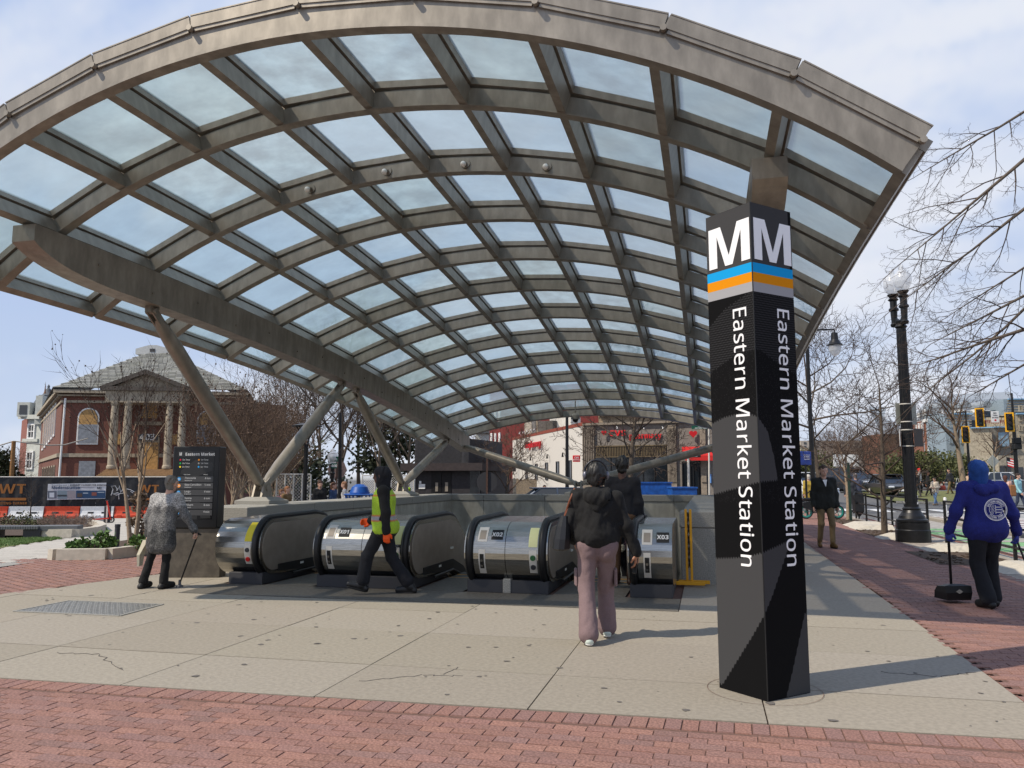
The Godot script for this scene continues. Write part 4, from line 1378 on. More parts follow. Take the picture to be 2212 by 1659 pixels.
	part(ph, "case", mb, M.blackmetal, true)
	var bag := thing("shoulder_bag", "black nylon shoulder bag with brown leather straps on the hoodie wearer", "bag", t.transform * Vector3(0.3, 0.95, -0.02))
	mb = MB.new()
	var bx_ := t.transform
	var rings := []
	for q in [[1.20, 0.04, 0.06], [1.10, 0.07, 0.10], [0.98, 0.085, 0.14], [0.885, 0.085, 0.15], [0.87, 0.07, 0.13]]:
		var r := []
		var cc := Vector3(0.315 + (1.2 - q[0]) * 0.12, q[0], -0.02) * fh
		for i in 10:
			var an := TAU * i / 10.0
			r.append(bx_ * (cc + Vector3(cos(an) * (q[1] as float), 0, sin(an) * (q[2] as float))))
		rings.append(r)
	mb.loft(rings)
	part(bag, "pouch", mb, pm("nylon", Color(0.055, 0.055, 0.065), 0.45), true)
	for k in 2:
		mb = MB.new()
		var o := -0.03 + 0.06 * k
		mb.tube([bx_ * (Vector3(0.315, 1.19, 0.04 - o) * fh), bx_ * (Vector3(0.27 - 0.03 * k, 1.34, -0.065 + o * 0.5) * fh), bx_ * (Vector3(0.215 - 0.03 * k, 1.465, -0.02) * fh), bx_ * (Vector3(0.21 - 0.03 * k, 1.46, 0.05) * fh), bx_ * (Vector3(0.28, 1.22, 0.08) * fh)], [0.011], 8)
		part(bag, "strap", mb, pm("leather", Color(0.45, 0.25, 0.16), 0.6), true)
	# --- man in navy sweater stepping onto the escalator
	p = gp(1348, 1262)
	t = thing("person", "person from behind in a navy sweater and brown corduroy trousers at the escalator", "person", p, PI - 0.3)
	figure(t, 1.83, {kn = [Vector3(0.1, 0.50, 0.03), Vector3(-0.1, 0.50, 0.05)], el = [Vector3(0.24, 1.12, -0.02), Vector3(-0.24, 1.12, -0.02)]},
		{skin = sk_d, top = cloth("navysweater", Color(0.065, 0.07, 0.10)), top_name = "sweater", hem = 0.83, trousers = cloth("brown", Color(0.36, 0.24, 0.14), 0.2), shoes = pm("brownboot", Color(0.19, 0.12, 0.09), 0.5), boot = 0.12, hair = M.blackhair, hair_more = [[Vector3(0, 0.08, -0.02), Vector3(0, 0.09, 0.03), 0.075, 0.07]]}, 0.02)
	# --- traveller further down the same escalator
	var dp := W(-1.42, 13.3, -0.6)
	t = thing("person", "person in a mauve tee with a dark backpack riding down the escalator", "person", dp, PI - 0.25)
	figure(t, 1.80, {}, {skin = sk_l, top = cloth("mauvetee", Color(0.60, 0.47, 0.53)), top_name = "shirt", sleeve = 0.5, hem = 0.85, trousers = M.navy, shoes = M.black, hair = M.greyhair}, 0.02)
	var bp := thing("backpack", "dark backpack with cream bottom on the person in the mauve tee", "bag", dp + Vector3(0, 1.2, 0))
	mb = MB.new()
	mb.x = t.transform
	mb.box(Vector3(0.0, 1.24, -0.20), Vector3(0.22, 0.32, 0.12), Basis.IDENTITY, 0.03)
	part(bp, "sack", mb, M.navy, true)
	mb = MB.new(); mb.x = t.transform
	mb.box(Vector3(0.02, 1.02, -0.2), Vector3(0.26, 0.13, 0.11), Basis.IDENTITY, 0.03)
	part(bp, "pouch", mb, M.cream, true)
	# --- man in a dark green jacket walking towards us
	p = gp(1786, 1183)
	t = thing("person", "person walking forward in a dark green quilted jacket and khaki trousers", "person", p, -0.12)
	var gj := cloth("greenjacket", Color(0.10, 0.11, 0.09), 0.2, 0.12)
	J = figure(t, 1.82, {an = [Vector3(0.1, 0.09, 0.10), Vector3(-0.1, 0.10, -0.16)], to = [Vector3(0.12, 0.04, 0.27), Vector3(-0.13, 0.035, 0.0)], kn = [Vector3(0.11, 0.5, 0.10), Vector3(-0.1, 0.5, 0.03)]},
		{skin = sk_l, top = gj, hem = 0.80, bulk = 1.12, trousers = cloth("khaki", Color(0.47, 0.39, 0.26)), shoes = pm("tanboot", Color(0.42, 0.30, 0.12), 0.6), sole = M.black, hair = nm("brownhair", Color(0.20, 0.14, 0.10), Color(0.34, 0.26, 0.20), 0.06, 0.7, 0.0, 0.4, 0.05)}, 0.02)
	mb = MB.new()
	mb.tri(Vector3(-0.05, 1.50, 0.095), Vector3(0.05, 1.50, 0.095), Vector3(0.0, 1.34, 0.150), Vector3(0, 0, 1))
	part(t, "shirt", mb, M.white)
	mb = MB.new()
	net(mb, [[Vector3(-0.09, 1.52, -0.01), Vector3(0.09, 1.52, -0.01), 0.035, 0.035], [Vector3(-0.095, 1.52, 0.0), Vector3(-0.05, 1.44, 0.115), 0.032, 0.02], [Vector3(0.095, 1.52, 0.0), Vector3(0.05, 1.44, 0.115), 0.032, 0.02]], 0.014, 0.02)
	part(t, "collar", mb, cloth("collar", Color(0.07, 0.07, 0.07)))
	# --- street cleaner in blue, walking away
	p = gp(2140, 1312)
	t = thing("person", "street cleaner from behind in a royal blue jacket with round white emblem", "person", p, PI - 0.05)
	var blue := cloth("royal", Color(0.09, 0.13, 0.50), 0.15)
	J = figure(t, 1.76, {sh = [Vector3(0.21, 1.40, 0), Vector3(-0.21, 1.40, 0)], el = [Vector3(0.33, 1.13, 0.0), Vector3(-0.33, 1.10, 0.0)], wr = [Vector3(0.37, 0.88, 0.12), Vector3(-0.42, 0.86, 0.10)], hed = Vector3(0.02, 1.60, 0.06), nek = Vector3(0.01, 1.44, 0.02),
		an = [Vector3(0.08, 0.10, -0.12), Vector3(-0.1, 0.09, 0.12)], to = [Vector3(0.12, 0.035, 0.03), Vector3(-0.11, 0.035, 0.29)], kn = [Vector3(0.1, 0.5, 0.04), Vector3(-0.1, 0.5, 0.14)]},
		{skin = sk_d, top = blue, hem = 0.80, hemw = 0.15, bulk = 1.2, top_more = [[Vector3(0, 1.15, -0.05), Vector3(0, 0.95, -0.07), 0.13, 0.14], [Vector3(-0.1, 0.95, -0.03), Vector3(0.1, 0.95, -0.03), 0.14, 0.14]], fold = 0.01, trousers = cloth("workpants", Color(0.06, 0.068, 0.095)), leg = 1.25, flare = 0.02, cuff = 0.04, shoes = M.black, gloves = pm("blueglove", Color(0.16, 0.22, 0.55), 0.6), hands = [[Vector3(0, -1, 0.1), Vector3(-1, 0, 0.4), 0.9], [Vector3(0, -1, 0.1), Vector3(1, 0, 0.4), 0.9]]})
	hood(t, J, cloth("bluehood", Color(0.10, 0.28, 0.58), 0.1), 1.02)
	var fs := 1.76 / 1.75
	mb = MB.new()
	net(mb, [[Vector3(-0.10, 1.45, 0.0), Vector3(0.12, 1.45, 0.0), 0.06, 0.06], [Vector3(-0.08, 1.40, -0.12), Vector3(0.10, 1.40, -0.12), 0.06, 0.06], [Vector3(0.12, 1.44, 0.02), Vector3(0.06, 1.36, -0.13), 0.05, 0.05]], 0.014, 0.04, 0.012)
	part(t, "jacket_hood", mb, blue)
	emblem(t, Vector3(-0.02, 1.16, -0.222))
	# dustpan and broom
	var dust := thing("dustpan", "black upright lobby dustpan held by the street cleaner in blue", "dustpan", gp(2057, 1300))
	var hand := t.transform * (Vector3(0.37, 0.80, 0.14) * fs)
	var base := gp(2057, 1300) + Vector3(0, 0.04, 0)
	mb = MB.new()
	var top := hand + (hand - base).normalized() * 0.12
	mb.tube([base + Vector3(0, 0.16, 0), top], [0.016, 0.016], 8)
	part(dust, "handle", mb, M.rubber, true)
	mb = MB.new()
	mb.x = Transform3D(Basis(Vector3.UP, 0.1), base)
	mb.loft([[Vector3(-0.155, 0.0, 0.14), Vector3(0.155, 0.0, 0.14), Vector3(0.155, 0.0, -0.12), Vector3(-0.155, 0.0, -0.12)], [Vector3(-0.17, 0.09, 0.15), Vector3(0.17, 0.09, 0.15), Vector3(0.16, 0.09, -0.1), Vector3(-0.16, 0.09, -0.1)], [Vector3(-0.175, 0.17, 0.13), Vector3(0.175, 0.17, 0.13), Vector3(0.15, 0.15, -0.06), Vector3(-0.15, 0.15, -0.06)], [Vector3(-0.06, 0.19, 0.1), Vector3(0.06, 0.19, 0.1), Vector3(0.06, 0.18, 0.0), Vector3(-0.06, 0.18, 0.0)]])
	var pan := part(dust, "pan", mb, M.rubber, true)
	mb = MB.new()
	var dc := base + Vector3(0.014, 0.105, 0.155)
	mb.quad(dc + Vector3(-0.045, 0, 0), dc + Vector3(0, 0.028, 0.002), dc + Vector3(0.045, 0, 0), dc + Vector3(0, -0.028, 0.002), Vector3.BACK)
	part(pan, "emblem", mb, M.granite, true)
	var brm := thing("broom", "broom with black handle held in the right hand of the street cleaner", "broom", gp(2240, 1290))
	var bh := t.transform * (Vector3(-0.42, 0.78, 0.12) * fs)
	var bb := bh + Vector3(0.16, -0.70, 0.12)
	mb = MB.new()
	mb.tube([bh + (bh - bb).normalized() * 0.12, bb], [0.013, 0.013], 8)
	part(brm, "handle", mb, M.rubber, true)
	mb = MB.new()
	mb.loft([[bb + Vector3(-0.05, 0.02, -0.03), bb + Vector3(0.05, 0.02, -0.03), bb + Vector3(0.05, 0.02, 0.03), bb + Vector3(-0.05, 0.02, 0.03)], [bb + Vector3(-0.14, -bb.y + 0.005, -0.05), bb + Vector3(0.14, -bb.y + 0.005, -0.05), bb + Vector3(0.14, -bb.y + 0.005, 0.05), bb + Vector3(-0.14, -bb.y + 0.005, 0.05)]])
	part(brm, "bristles", mb, M.darkgrey, true)
func hood(t: Node3D, J: Dictionary, m: Material, f: float) -> void:
	var c: Vector3 = J.hed
	var z: Vector3 = J.look.normalized()
	var mb := MB.new()
	net(mb, [[c + (Vector3(0, 0.045, 0) - z * 0.035) * f, c + (Vector3(0, 0.055, 0) + z * 0.02) * f, 0.103 * f, 0.092 * f], [c + (Vector3(0, 0, 0) - z * 0.05) * f, c + (Vector3(0, -0.10, 0) - z * 0.04) * f, 0.10 * f, 0.085 * f],
		[c + (Vector3(0, -0.10, 0) - z * 0.03) * f, J.nek - Vector3(0, 0.03, 0), 0.085 * f, 0.10 * f],
		[c + Vector3(0.06, -0.05, 0) * f, c + Vector3(0.05, -0.12, 0.02) * f, 0.045 * f, 0.05 * f], [c + Vector3(-0.06, -0.05, 0) * f, c + Vector3(-0.05, -0.12, 0.02) * f, 0.045 * f, 0.05 * f]], 0.012, 0.035, 0.014)
	part(t, "hood", mb, m)
func flat_ring(mb: MB, c: Vector3, r0: float, r1: float, seg := 40, a0 := 0.0, a1 := TAU) -> void:   # in the plane facing -Z
	for i in seg:
		var a := lerpf(a0, a1, float(i) / seg); var b := lerpf(a0, a1, float(i + 1) / seg)
		mb.quad(c + Vector3(cos(a), sin(a), 0) * r0, c + Vector3(cos(a), sin(a), 0) * r1, c + Vector3(cos(b), sin(b), 0) * r1, c + Vector3(cos(b), sin(b), 0) * r0, Vector3.FORWARD)
func emblem(t: Node3D, c: Vector3) -> void:
	var mb := MB.new()
	flat_ring(mb, c, 0.122, 0.132); flat_ring(mb, c, 0.112, 0.116)
	flat_ring(mb, c, 0.072, 0.077)
	for q in [[0.0, 0.0, 0.07, 0.006], [0.0, 0.03, 0.06, 0.006], [0.0, -0.03, 0.06, 0.006]]:
		mb.quad(c + Vector3(q[0] - 0.002, q[1] - q[3], 0), c + Vector3(q[0] - q[2], q[1] - q[3], 0), c + Vector3(q[0] - q[2], q[1] + q[3] * 0.2, 0), c + Vector3(q[0] - 0.002, q[1] + q[3] * 0.2, 0), Vector3.FORWARD)
	mb.quad(c + Vector3(-0.002, -0.05, 0), c + Vector3(0.004, -0.05, 0), c + Vector3(0.004, 0.05, 0), c + Vector3(-0.002, 0.05, 0), Vector3.FORWARD)
	for i in 9:
		var a := -0.9 + 0.25 * i
		flat_ring(mb, c + Vector3(0.036 + 0.014 * sin(i * 2.1), -0.04 + 0.0105 * i, 0), 0.008, 0.0105, 8)
	var o := part(t, "emblem", mb, M.white)
	for w in [["EASTERN MARKET", 0.094, PI * 0.5, 1.0], ["CLEAN TEAM", 0.094, -PI * 0.5, -1.0]]:
		var s: String = w[0]
		var n := s.length()
		for i in n:
			if s[i] == " ": continue
			var step := 0.175
			var a: float = w[2] + (float(i) - (n - 1) * 0.5) * step * (w[3] as float)   # seen from behind, so angles run the other way
			var pos := c + Vector3(cos(a), sin(a), 0) * (w[1] as float) + Vector3(0, 0, -0.001)
			var up := Vector3(cos(a), sin(a), 0) * (w[3] as float)
			var xx := up.cross(Vector3.FORWARD)
			text(o, s[i], 0.021, Transform3D(Basis(xx, up, Vector3.FORWARD), pos), M.white, true, 0.002)
func v2(a: Array) -> PackedVector2Array:
	var q := PackedVector2Array()
	for i in range(0, a.size(), 2): q.append(Vector2(a[i], a[i + 1]))
	return q
func pylon() -> void:
	var N := Vector3(1.755, 0, -5.70)
	var er := Vector3(0.85, 0, -0.527).normalized(); var el := Vector3(-0.527, 0, -0.85).normalized()
	var w := 0.445; var h := 3.55
	var t := thing("station_pylon", "tall dark grey square station pylon with white M letters and vertical station name", "pylon", N + (er + el) * w * 0.5)
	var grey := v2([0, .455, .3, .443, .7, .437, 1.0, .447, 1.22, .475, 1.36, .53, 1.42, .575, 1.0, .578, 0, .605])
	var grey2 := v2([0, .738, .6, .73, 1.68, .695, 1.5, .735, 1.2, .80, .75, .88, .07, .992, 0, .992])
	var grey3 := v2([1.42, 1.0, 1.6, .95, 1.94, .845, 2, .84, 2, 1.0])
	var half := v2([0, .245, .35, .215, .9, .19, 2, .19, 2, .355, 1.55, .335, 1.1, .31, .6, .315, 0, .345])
	var ims := []
	for side in 2:
		var iw := 128; var ih := 1024
		var im := Image.create(iw, ih, false, Image.FORMAT_RGB8)
		for y in ih:
			for x in iw:
				var q := Vector2((x + 0.5) / iw + side, (y + 0.5) / ih)
				var jag := 0.002 * sin(x * 0.9) 
				var qq := q + Vector2(0, jag)
				var c := Color(0.082, 0.082, 0.084)
				if q.y < 0.128:
					c = Color(0.262, 0.262, 0.266)
					if side == 1 and q.x > 1.93 and (q.y > 0.11 or q.y < 0.04): c = Color(0.082, 0.082, 0.084)
				elif q.y < 0.148: c = Color(0.11, 0.60, 0.84)
				elif q.y < 0.169: c = Color(0.85, 0.54, 0.08)
				elif q.y < 0.189: c = Color(0.62, 0.62, 0.63)
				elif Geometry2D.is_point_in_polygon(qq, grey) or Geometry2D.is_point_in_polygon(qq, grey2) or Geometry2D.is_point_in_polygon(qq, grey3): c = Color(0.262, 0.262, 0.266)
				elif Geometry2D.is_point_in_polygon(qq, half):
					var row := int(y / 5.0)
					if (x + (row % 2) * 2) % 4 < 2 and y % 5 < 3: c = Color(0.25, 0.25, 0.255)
				elif q.y > 0.30 and q.y < 0.62:
					var hsh := (x * 73856093) ^ (y * 19349663)
					if posmod(hsh, 37) == 0: c = Color(0.24, 0.24, 0.245)
				im.set_pixel(x, y, c)
		ims.append(ImageTexture.create_from_image(im))
	for side in 2:
		var a := N + (el * w if side == 0 else Vector3.ZERO); var b := N + (Vector3.ZERO if side == 0 else er * w)
		var out := -er if side == 0 else -el
		var m := pm("pylon_print_%d" % side, Color.WHITE, 0.75)
		m.metallic_specular = 0.15
		m.albedo_texture = ims[side]
		var mb := MB.new()
		var up := Vector3(0, h, 0)
		mb.quad(a + up, b + up, b, a, out)
		mb.quad(a + up, b + up, b + up - out * 0.02, a + up - out * 0.02, Vector3.UP)
		var f := part(t, "printed_panel", mb, m, true)
		var inv := world_inv(f)
		var xx := (b - a).normalized()
		var mid := (a + b) * 0.5 + out * 0.002
		var bm := Basis(xx, Vector3.UP, out)
		var o := text(f, "M", 0.315, Transform3D.IDENTITY, pm("print_white", Color(0.93, 0.93, 0.93), 0.5), true, 0.003)
		o.transform = inv * Transform3D(bm * Basis.from_scale(Vector3(1.24, 1, 1)), mid + Vector3(0, h * (1.0 - 0.078), 0))
		var o2 := text(f, "Eastern Market Station", 0.123, Transform3D.IDENTITY, M.print_white, false, 0.003)
		var rot := Basis(Vector3.DOWN, xx, out)
		o2.transform = inv * Transform3D(rot * Basis.from_scale(Vector3(1.09, 1, 1)), mid + xx * (0.085 if side == 0 else 0.088) + Vector3(0, h * (1.0 - 0.482), 0))
		o.position += Vector3.ZERO
	var core := MB.new()
	var bs := Basis(er, Vector3.UP, -el)
	core.box(N + (er + el) * (w * 0.5 + 0.004) + Vector3(0, h * 0.5 - 0.003, 0), Vector3(w - 0.002, h - 0.006, w - 0.002), bs)
	part(t, "core", core, pm("pylon_grey", Color(0.15, 0.15, 0.155), 0.45), true)
	var j := MB.new()
	j.box(N + (er + el) * 0.0015 + Vector3(0, h * 0.5, 0), Vector3(0.006, h - 0.01, 0.006), bs)
	part(t, "corner_joint", j, M.black, true)
	var rg := MB.new()
	for i in 40:
		var a0 := TAU * i / 40.0; var a1 := TAU * (i + 1) / 40.0
		var c := N + (er + el) * w * 0.5 + Vector3(0, 0.0042, 0)
		rg.quad(c + Vector3(cos(a0), 0, sin(a0)) * 0.40, c + Vector3(cos(a1), 0, sin(a1)) * 0.40, c + Vector3(cos(a1), 0, sin(a1)) * 0.404, c + Vector3(cos(a0), 0, sin(a0)) * 0.404, Vector3.UP)
	part(t, "footing_joint", rg, M.grout, true)

func kiosk() -> void:
	var z := -12.62
	var x0 := -5.33; var x1 := -4.60
	var t := thing("info_kiosk", "black upright info screen listing train arrivals, on a brown base", "kiosk", Vector3((x0 + x1) * 0.5, 0, z))
	var w := x1 - x0
	var mb := MB.new()
	mb.box(Vector3(0.03, 0.375, -0.17), Vector3(w + 0.07, 0.75, 0.28), Basis.IDENTITY, 0.006)
	part(t, "base", mb, nm("kioskbase", Color(0.34, 0.31, 0.27), Color(0.40, 0.37, 0.33), 1.0, 0.5, 0.2))
	mb = MB.new()
	mb.box(Vector3(0, 1.39, -0.15), Vector3(w, 1.27, 0.30), Basis.IDENTITY, 0.012)
	part(t, "cabinet", mb, pm("cabinet", Color(0.055, 0.055, 0.06), 0.35))
	mb = MB.new()
	var sw := w - 0.16; var sh := 1.06; var cy := 1.42
	mb.box(Vector3(0, cy, 0.001), Vector3(sw, sh, 0.006))
	var scr := part(t, "screen", mb, pm("screen", Color(0.055, 0.055, 0.06), 0.2))
	var glow := func_mat("screen_grey", Color(0.25, 0.25, 0.255), 0.10)
	var lit := func_mat("screen_text", Color(0.75, 0.75, 0.75), 0.25)
	var top := cy + sh * 0.5
	mb = MB.new()
	mb.box(Vector3(0, top - 0.045, 0.005), Vector3(sw, 0.09, 0.003))
	for pl in [v2([.12, -.86, .25, -.74, .42, -.74, .34, -.86]), v2([.36, -.92, .53, -.90, .55, -1.04, .40, -1.04]), v2([.28, -.13, .55, -.18, .55, -.30, .30, -.40, .05, -.36, .06, -.30]), v2([0, -1.06, .12, -.98, .34, -.98, .34, -1.06])]:
		var q := PackedVector2Array()
		for p in pl: q.append(Vector2(p.x - sw * 0.5, top + p.y))
		mb.prism(q, 0.0042, 0.0052)
	part(scr, "artwork", mb, pm("screen_art", Color(0.17, 0.17, 0.172), 0.3))
	var B := Basis.IDENTITY
	text(scr, "Eastern Market", 0.045, Transform3D(B, Vector3(0.06, top - 0.047, 0.008)), lit, true, 0.001)
	text(scr, "M", 0.05, Transform3D(Basis.from_scale(Vector3(0.7, 1, 1)), Vector3(-0.245, top - 0.045, 0.008)), lit, true, 0.001)
	var cols := [Color(0.75, 0.08, 0.2), Color(0.9, 0.55, 0.1), Color(0.05, 0.6, 0.3), Color(0.5, 0.5, 0.5), Color(0.9, 0.8, 0.1), Color(0.1, 0.55, 0.8)]
	for i in 6:
		var px := -0.245 + (i % 2) * 0.29; var py := top - 0.135 - (i / 2) * 0.055
		dot(scr, Vector3(px, py, 0.006), 0.014, func_mat("dot%d" % i, cols[i], 0.3))
		text(scr, "On Time", 0.022, Transform3D(B, Vector3(px + 0.09, py, 0.008)), lit, false, 0.001)
	text(scr, "Next train", 0.016, Transform3D(B, Vector3(-0.13, top - 0.365, 0.008)), lit, false, 0.001)
	text(scr, "Arrival", 0.016, Transform3D(B, Vector3(0.16, top - 0.365, 0.008)), lit, false, 0.001)
	var rows := [["BL", "Franconia", "Westbound", "4 min", 5], ["OR", "New Carrollton", "Eastbound", "5 min", 1], ["BL", "Largo", "Eastbound", "6 min", 5], ["OR", "Vienna", "Westbound", "6 min", 1], ["SV", "Ashburn", "Westbound", "8 min", 3], ["BL", "Largo", "Eastbound", "9 min", 5]]
	for i in 6:
		var r: Array = rows[i]
		var y := top - 0.435 - i * 0.104
		mb = MB.new()
		mb.box(Vector3(0.005, y, 0.006), Vector3(sw - 0.01, 0.086, 0.003))
		part(scr, "row", mb, glow)
		dot(scr, Vector3(-0.25, y, 0.009), 0.028, M["dot%d" % r[4]])
		text(scr, r[0], 0.024, Transform3D(B, Vector3(-0.25, y, 0.011)), lit, true, 0.001)
		var o := text(scr, r[1], 0.028, Transform3D(B, Vector3(-0.16, y + 0.015, 0.01)), lit, false, 0.001)
		(o.mesh as TextMesh).horizontal_alignment = HORIZONTAL_ALIGNMENT_LEFT
		o = text(scr, r[2], 0.016, Transform3D(B, Vector3(-0.16, y - 0.023, 0.01)), lit, false, 0.001)
		(o.mesh as TextMesh).horizontal_alignment = HORIZONTAL_ALIGNMENT_LEFT
		text(scr, r[3], 0.027, Transform3D(B, Vector3(0.2, y + 0.012, 0.01)), lit, false, 0.001)
func func_mat(key: String, c: Color, e: float) -> StandardMaterial3D:
	var m := pm(key, c, 0.4)
	m.emission_enabled = true; m.emission = c; m.emission_energy_multiplier = e
	return m
func dot(p: Node, c: Vector3, r: float, m: Material) -> void:
	var mb := MB.new()
	mb.tube([c, c + Vector3(0, 0, 0.002)], [r, r], 16)
	part(p, "dot", mb, m)

func gate() -> void:
	var b := gp(1490, 1266)
	var t := thing("folding_gate", "yellow steel folding gate collapsed on its feet beside the granite pillar", "gate", b, -PH)
	for x in [-0.032, 0.034]:
		var mb := MB.new()
		mb.box(Vector3(x, 0.56, 0.02 * signf(x)), Vector3(0.034, 1.05, 0.045), Basis.IDENTITY, 0.005)
		part(t, "post", mb, M.yellow)
	for z in [-0.08, 0.09]:
		var mb := MB.new()
		mb.box(Vector3(0.03 - z * 0.4, 0.05, z), Vector3(0.44, 0.05, 0.05), Basis.IDENTITY, 0.005)
		part(t, "foot", mb, M.yellow)
	for i in 5:
		var mb := MB.new()
		mb.bar(Vector3(-0.015, 0.25 + i * 0.16, -0.02), Vector3(0.018, 0.40 + i * 0.16, -0.02), 0.012, 0.02)
		mb.bar(Vector3(0.018, 0.25 + i * 0.16, -0.03), Vector3(-0.015, 0.40 + i * 0.16, -0.03), 0.012, 0.02)
		part(t, "lattice", mb, M.blackmetal)

func globe_profile() -> Array:
	return [Vector2(0.10, 0.0), Vector2(0.17, 0.10), Vector2(0.215, 0.22), Vector2(0.22, 0.32), Vector2(0.19, 0.42), Vector2(0.12, 0.48), Vector2(0.115, 0.50), Vector2(0.075, 0.52), Vector2(0.06, 0.58), Vector2(0.065, 0.6), Vector2(0.03, 0.65), Vector2(0.0, 0.66)]
func lamp_post(t: Node3D, h: float, twin: bool) -> void:
	var mb := MB.new()
	mb.lathe([Vector2(0.40, 0.0), Vector2(0.40, 0.28), Vector2(0.385, 0.30), Vector2(0.385, 0.46), Vector2(0.34, 0.48)], 8, Transform3D(Basis(Vector3.UP, PI / 8), Vector3.ZERO))
	mb.lathe([Vector2(0.36, 0.48), Vector2(0.36, 0.53), Vector2(0.31, 0.56), Vector2(0.29, 0.62), Vector2(0.23, 0.70), Vector2(0.20, 0.76), Vector2(0.21, 0.80), Vector2(0.17, 0.84), Vector2(0.17, 0.9)], 24)
	var o := part(t, "base", mb, M.blackmetal)
	mb = MB.new()
	mb.lathe([Vector2(0.135, 0.88), Vector2(0.105, h - 1.55)], 24)
	for i in 12:
		var an := TAU * i / 12.0
		mb.bar(Vector3(cos(an) * 0.133, 0.95, sin(an) * 0.133), Vector3(cos(an) * 0.104, h - 1.6, sin(an) * 0.104), 0.022, 0.022)
	part(t, "shaft", mb, M.blackmetal)
	var heads := [Vector3(0, 0, 0)]
	if twin: heads = [Vector3(0.05, 0.0, 0.2), Vector3(-0.1, 0.0, -0.2)]
	mb = MB.new()
	mb.lathe([Vector2(0.11, h - 1.58), Vector2(0.15, h - 1.54), Vector2(0.11, h - 1.48), Vector2(0.13, h - 1.40), Vector2(0.0, h - 1.38)], 16)
	part(t, "collar", mb, M.blackmetal)
	for k in heads:
		mb = MB.new()
		mb.lathe([Vector2(0.08, -1.50), Vector2(0.10, -1.44), Vector2(0.07, -1.40), Vector2(0.085, -1.1), Vector2(0.12, -1.08), Vector2(0.12, -1.04), Vector2(0.085, -1.0), Vector2(0.085, -0.84), Vector2(0.13, -0.80), Vector2(0.08, -0.75), Vector2(0.12, -0.70), Vector2(0.14, -0.665), Vector2(0.0, -0.66)], 16, Transform3D(Basis(), k + Vector3(0, h, 0)))
		if twin: mb.bar(k * 0.3 + Vector3(0, h - 1.42, 0), k + Vector3(0, h - 1.3, 0), 0.07, 0.12)
		part(t, "fitter", mb, M.blackmetal)
		mb = MB.new()
		mb.lathe(globe_profile(), 20, Transform3D(Basis(), k + Vector3(0, h - 0.662, 0)))
		part(t, "globe", mb, M.globe)
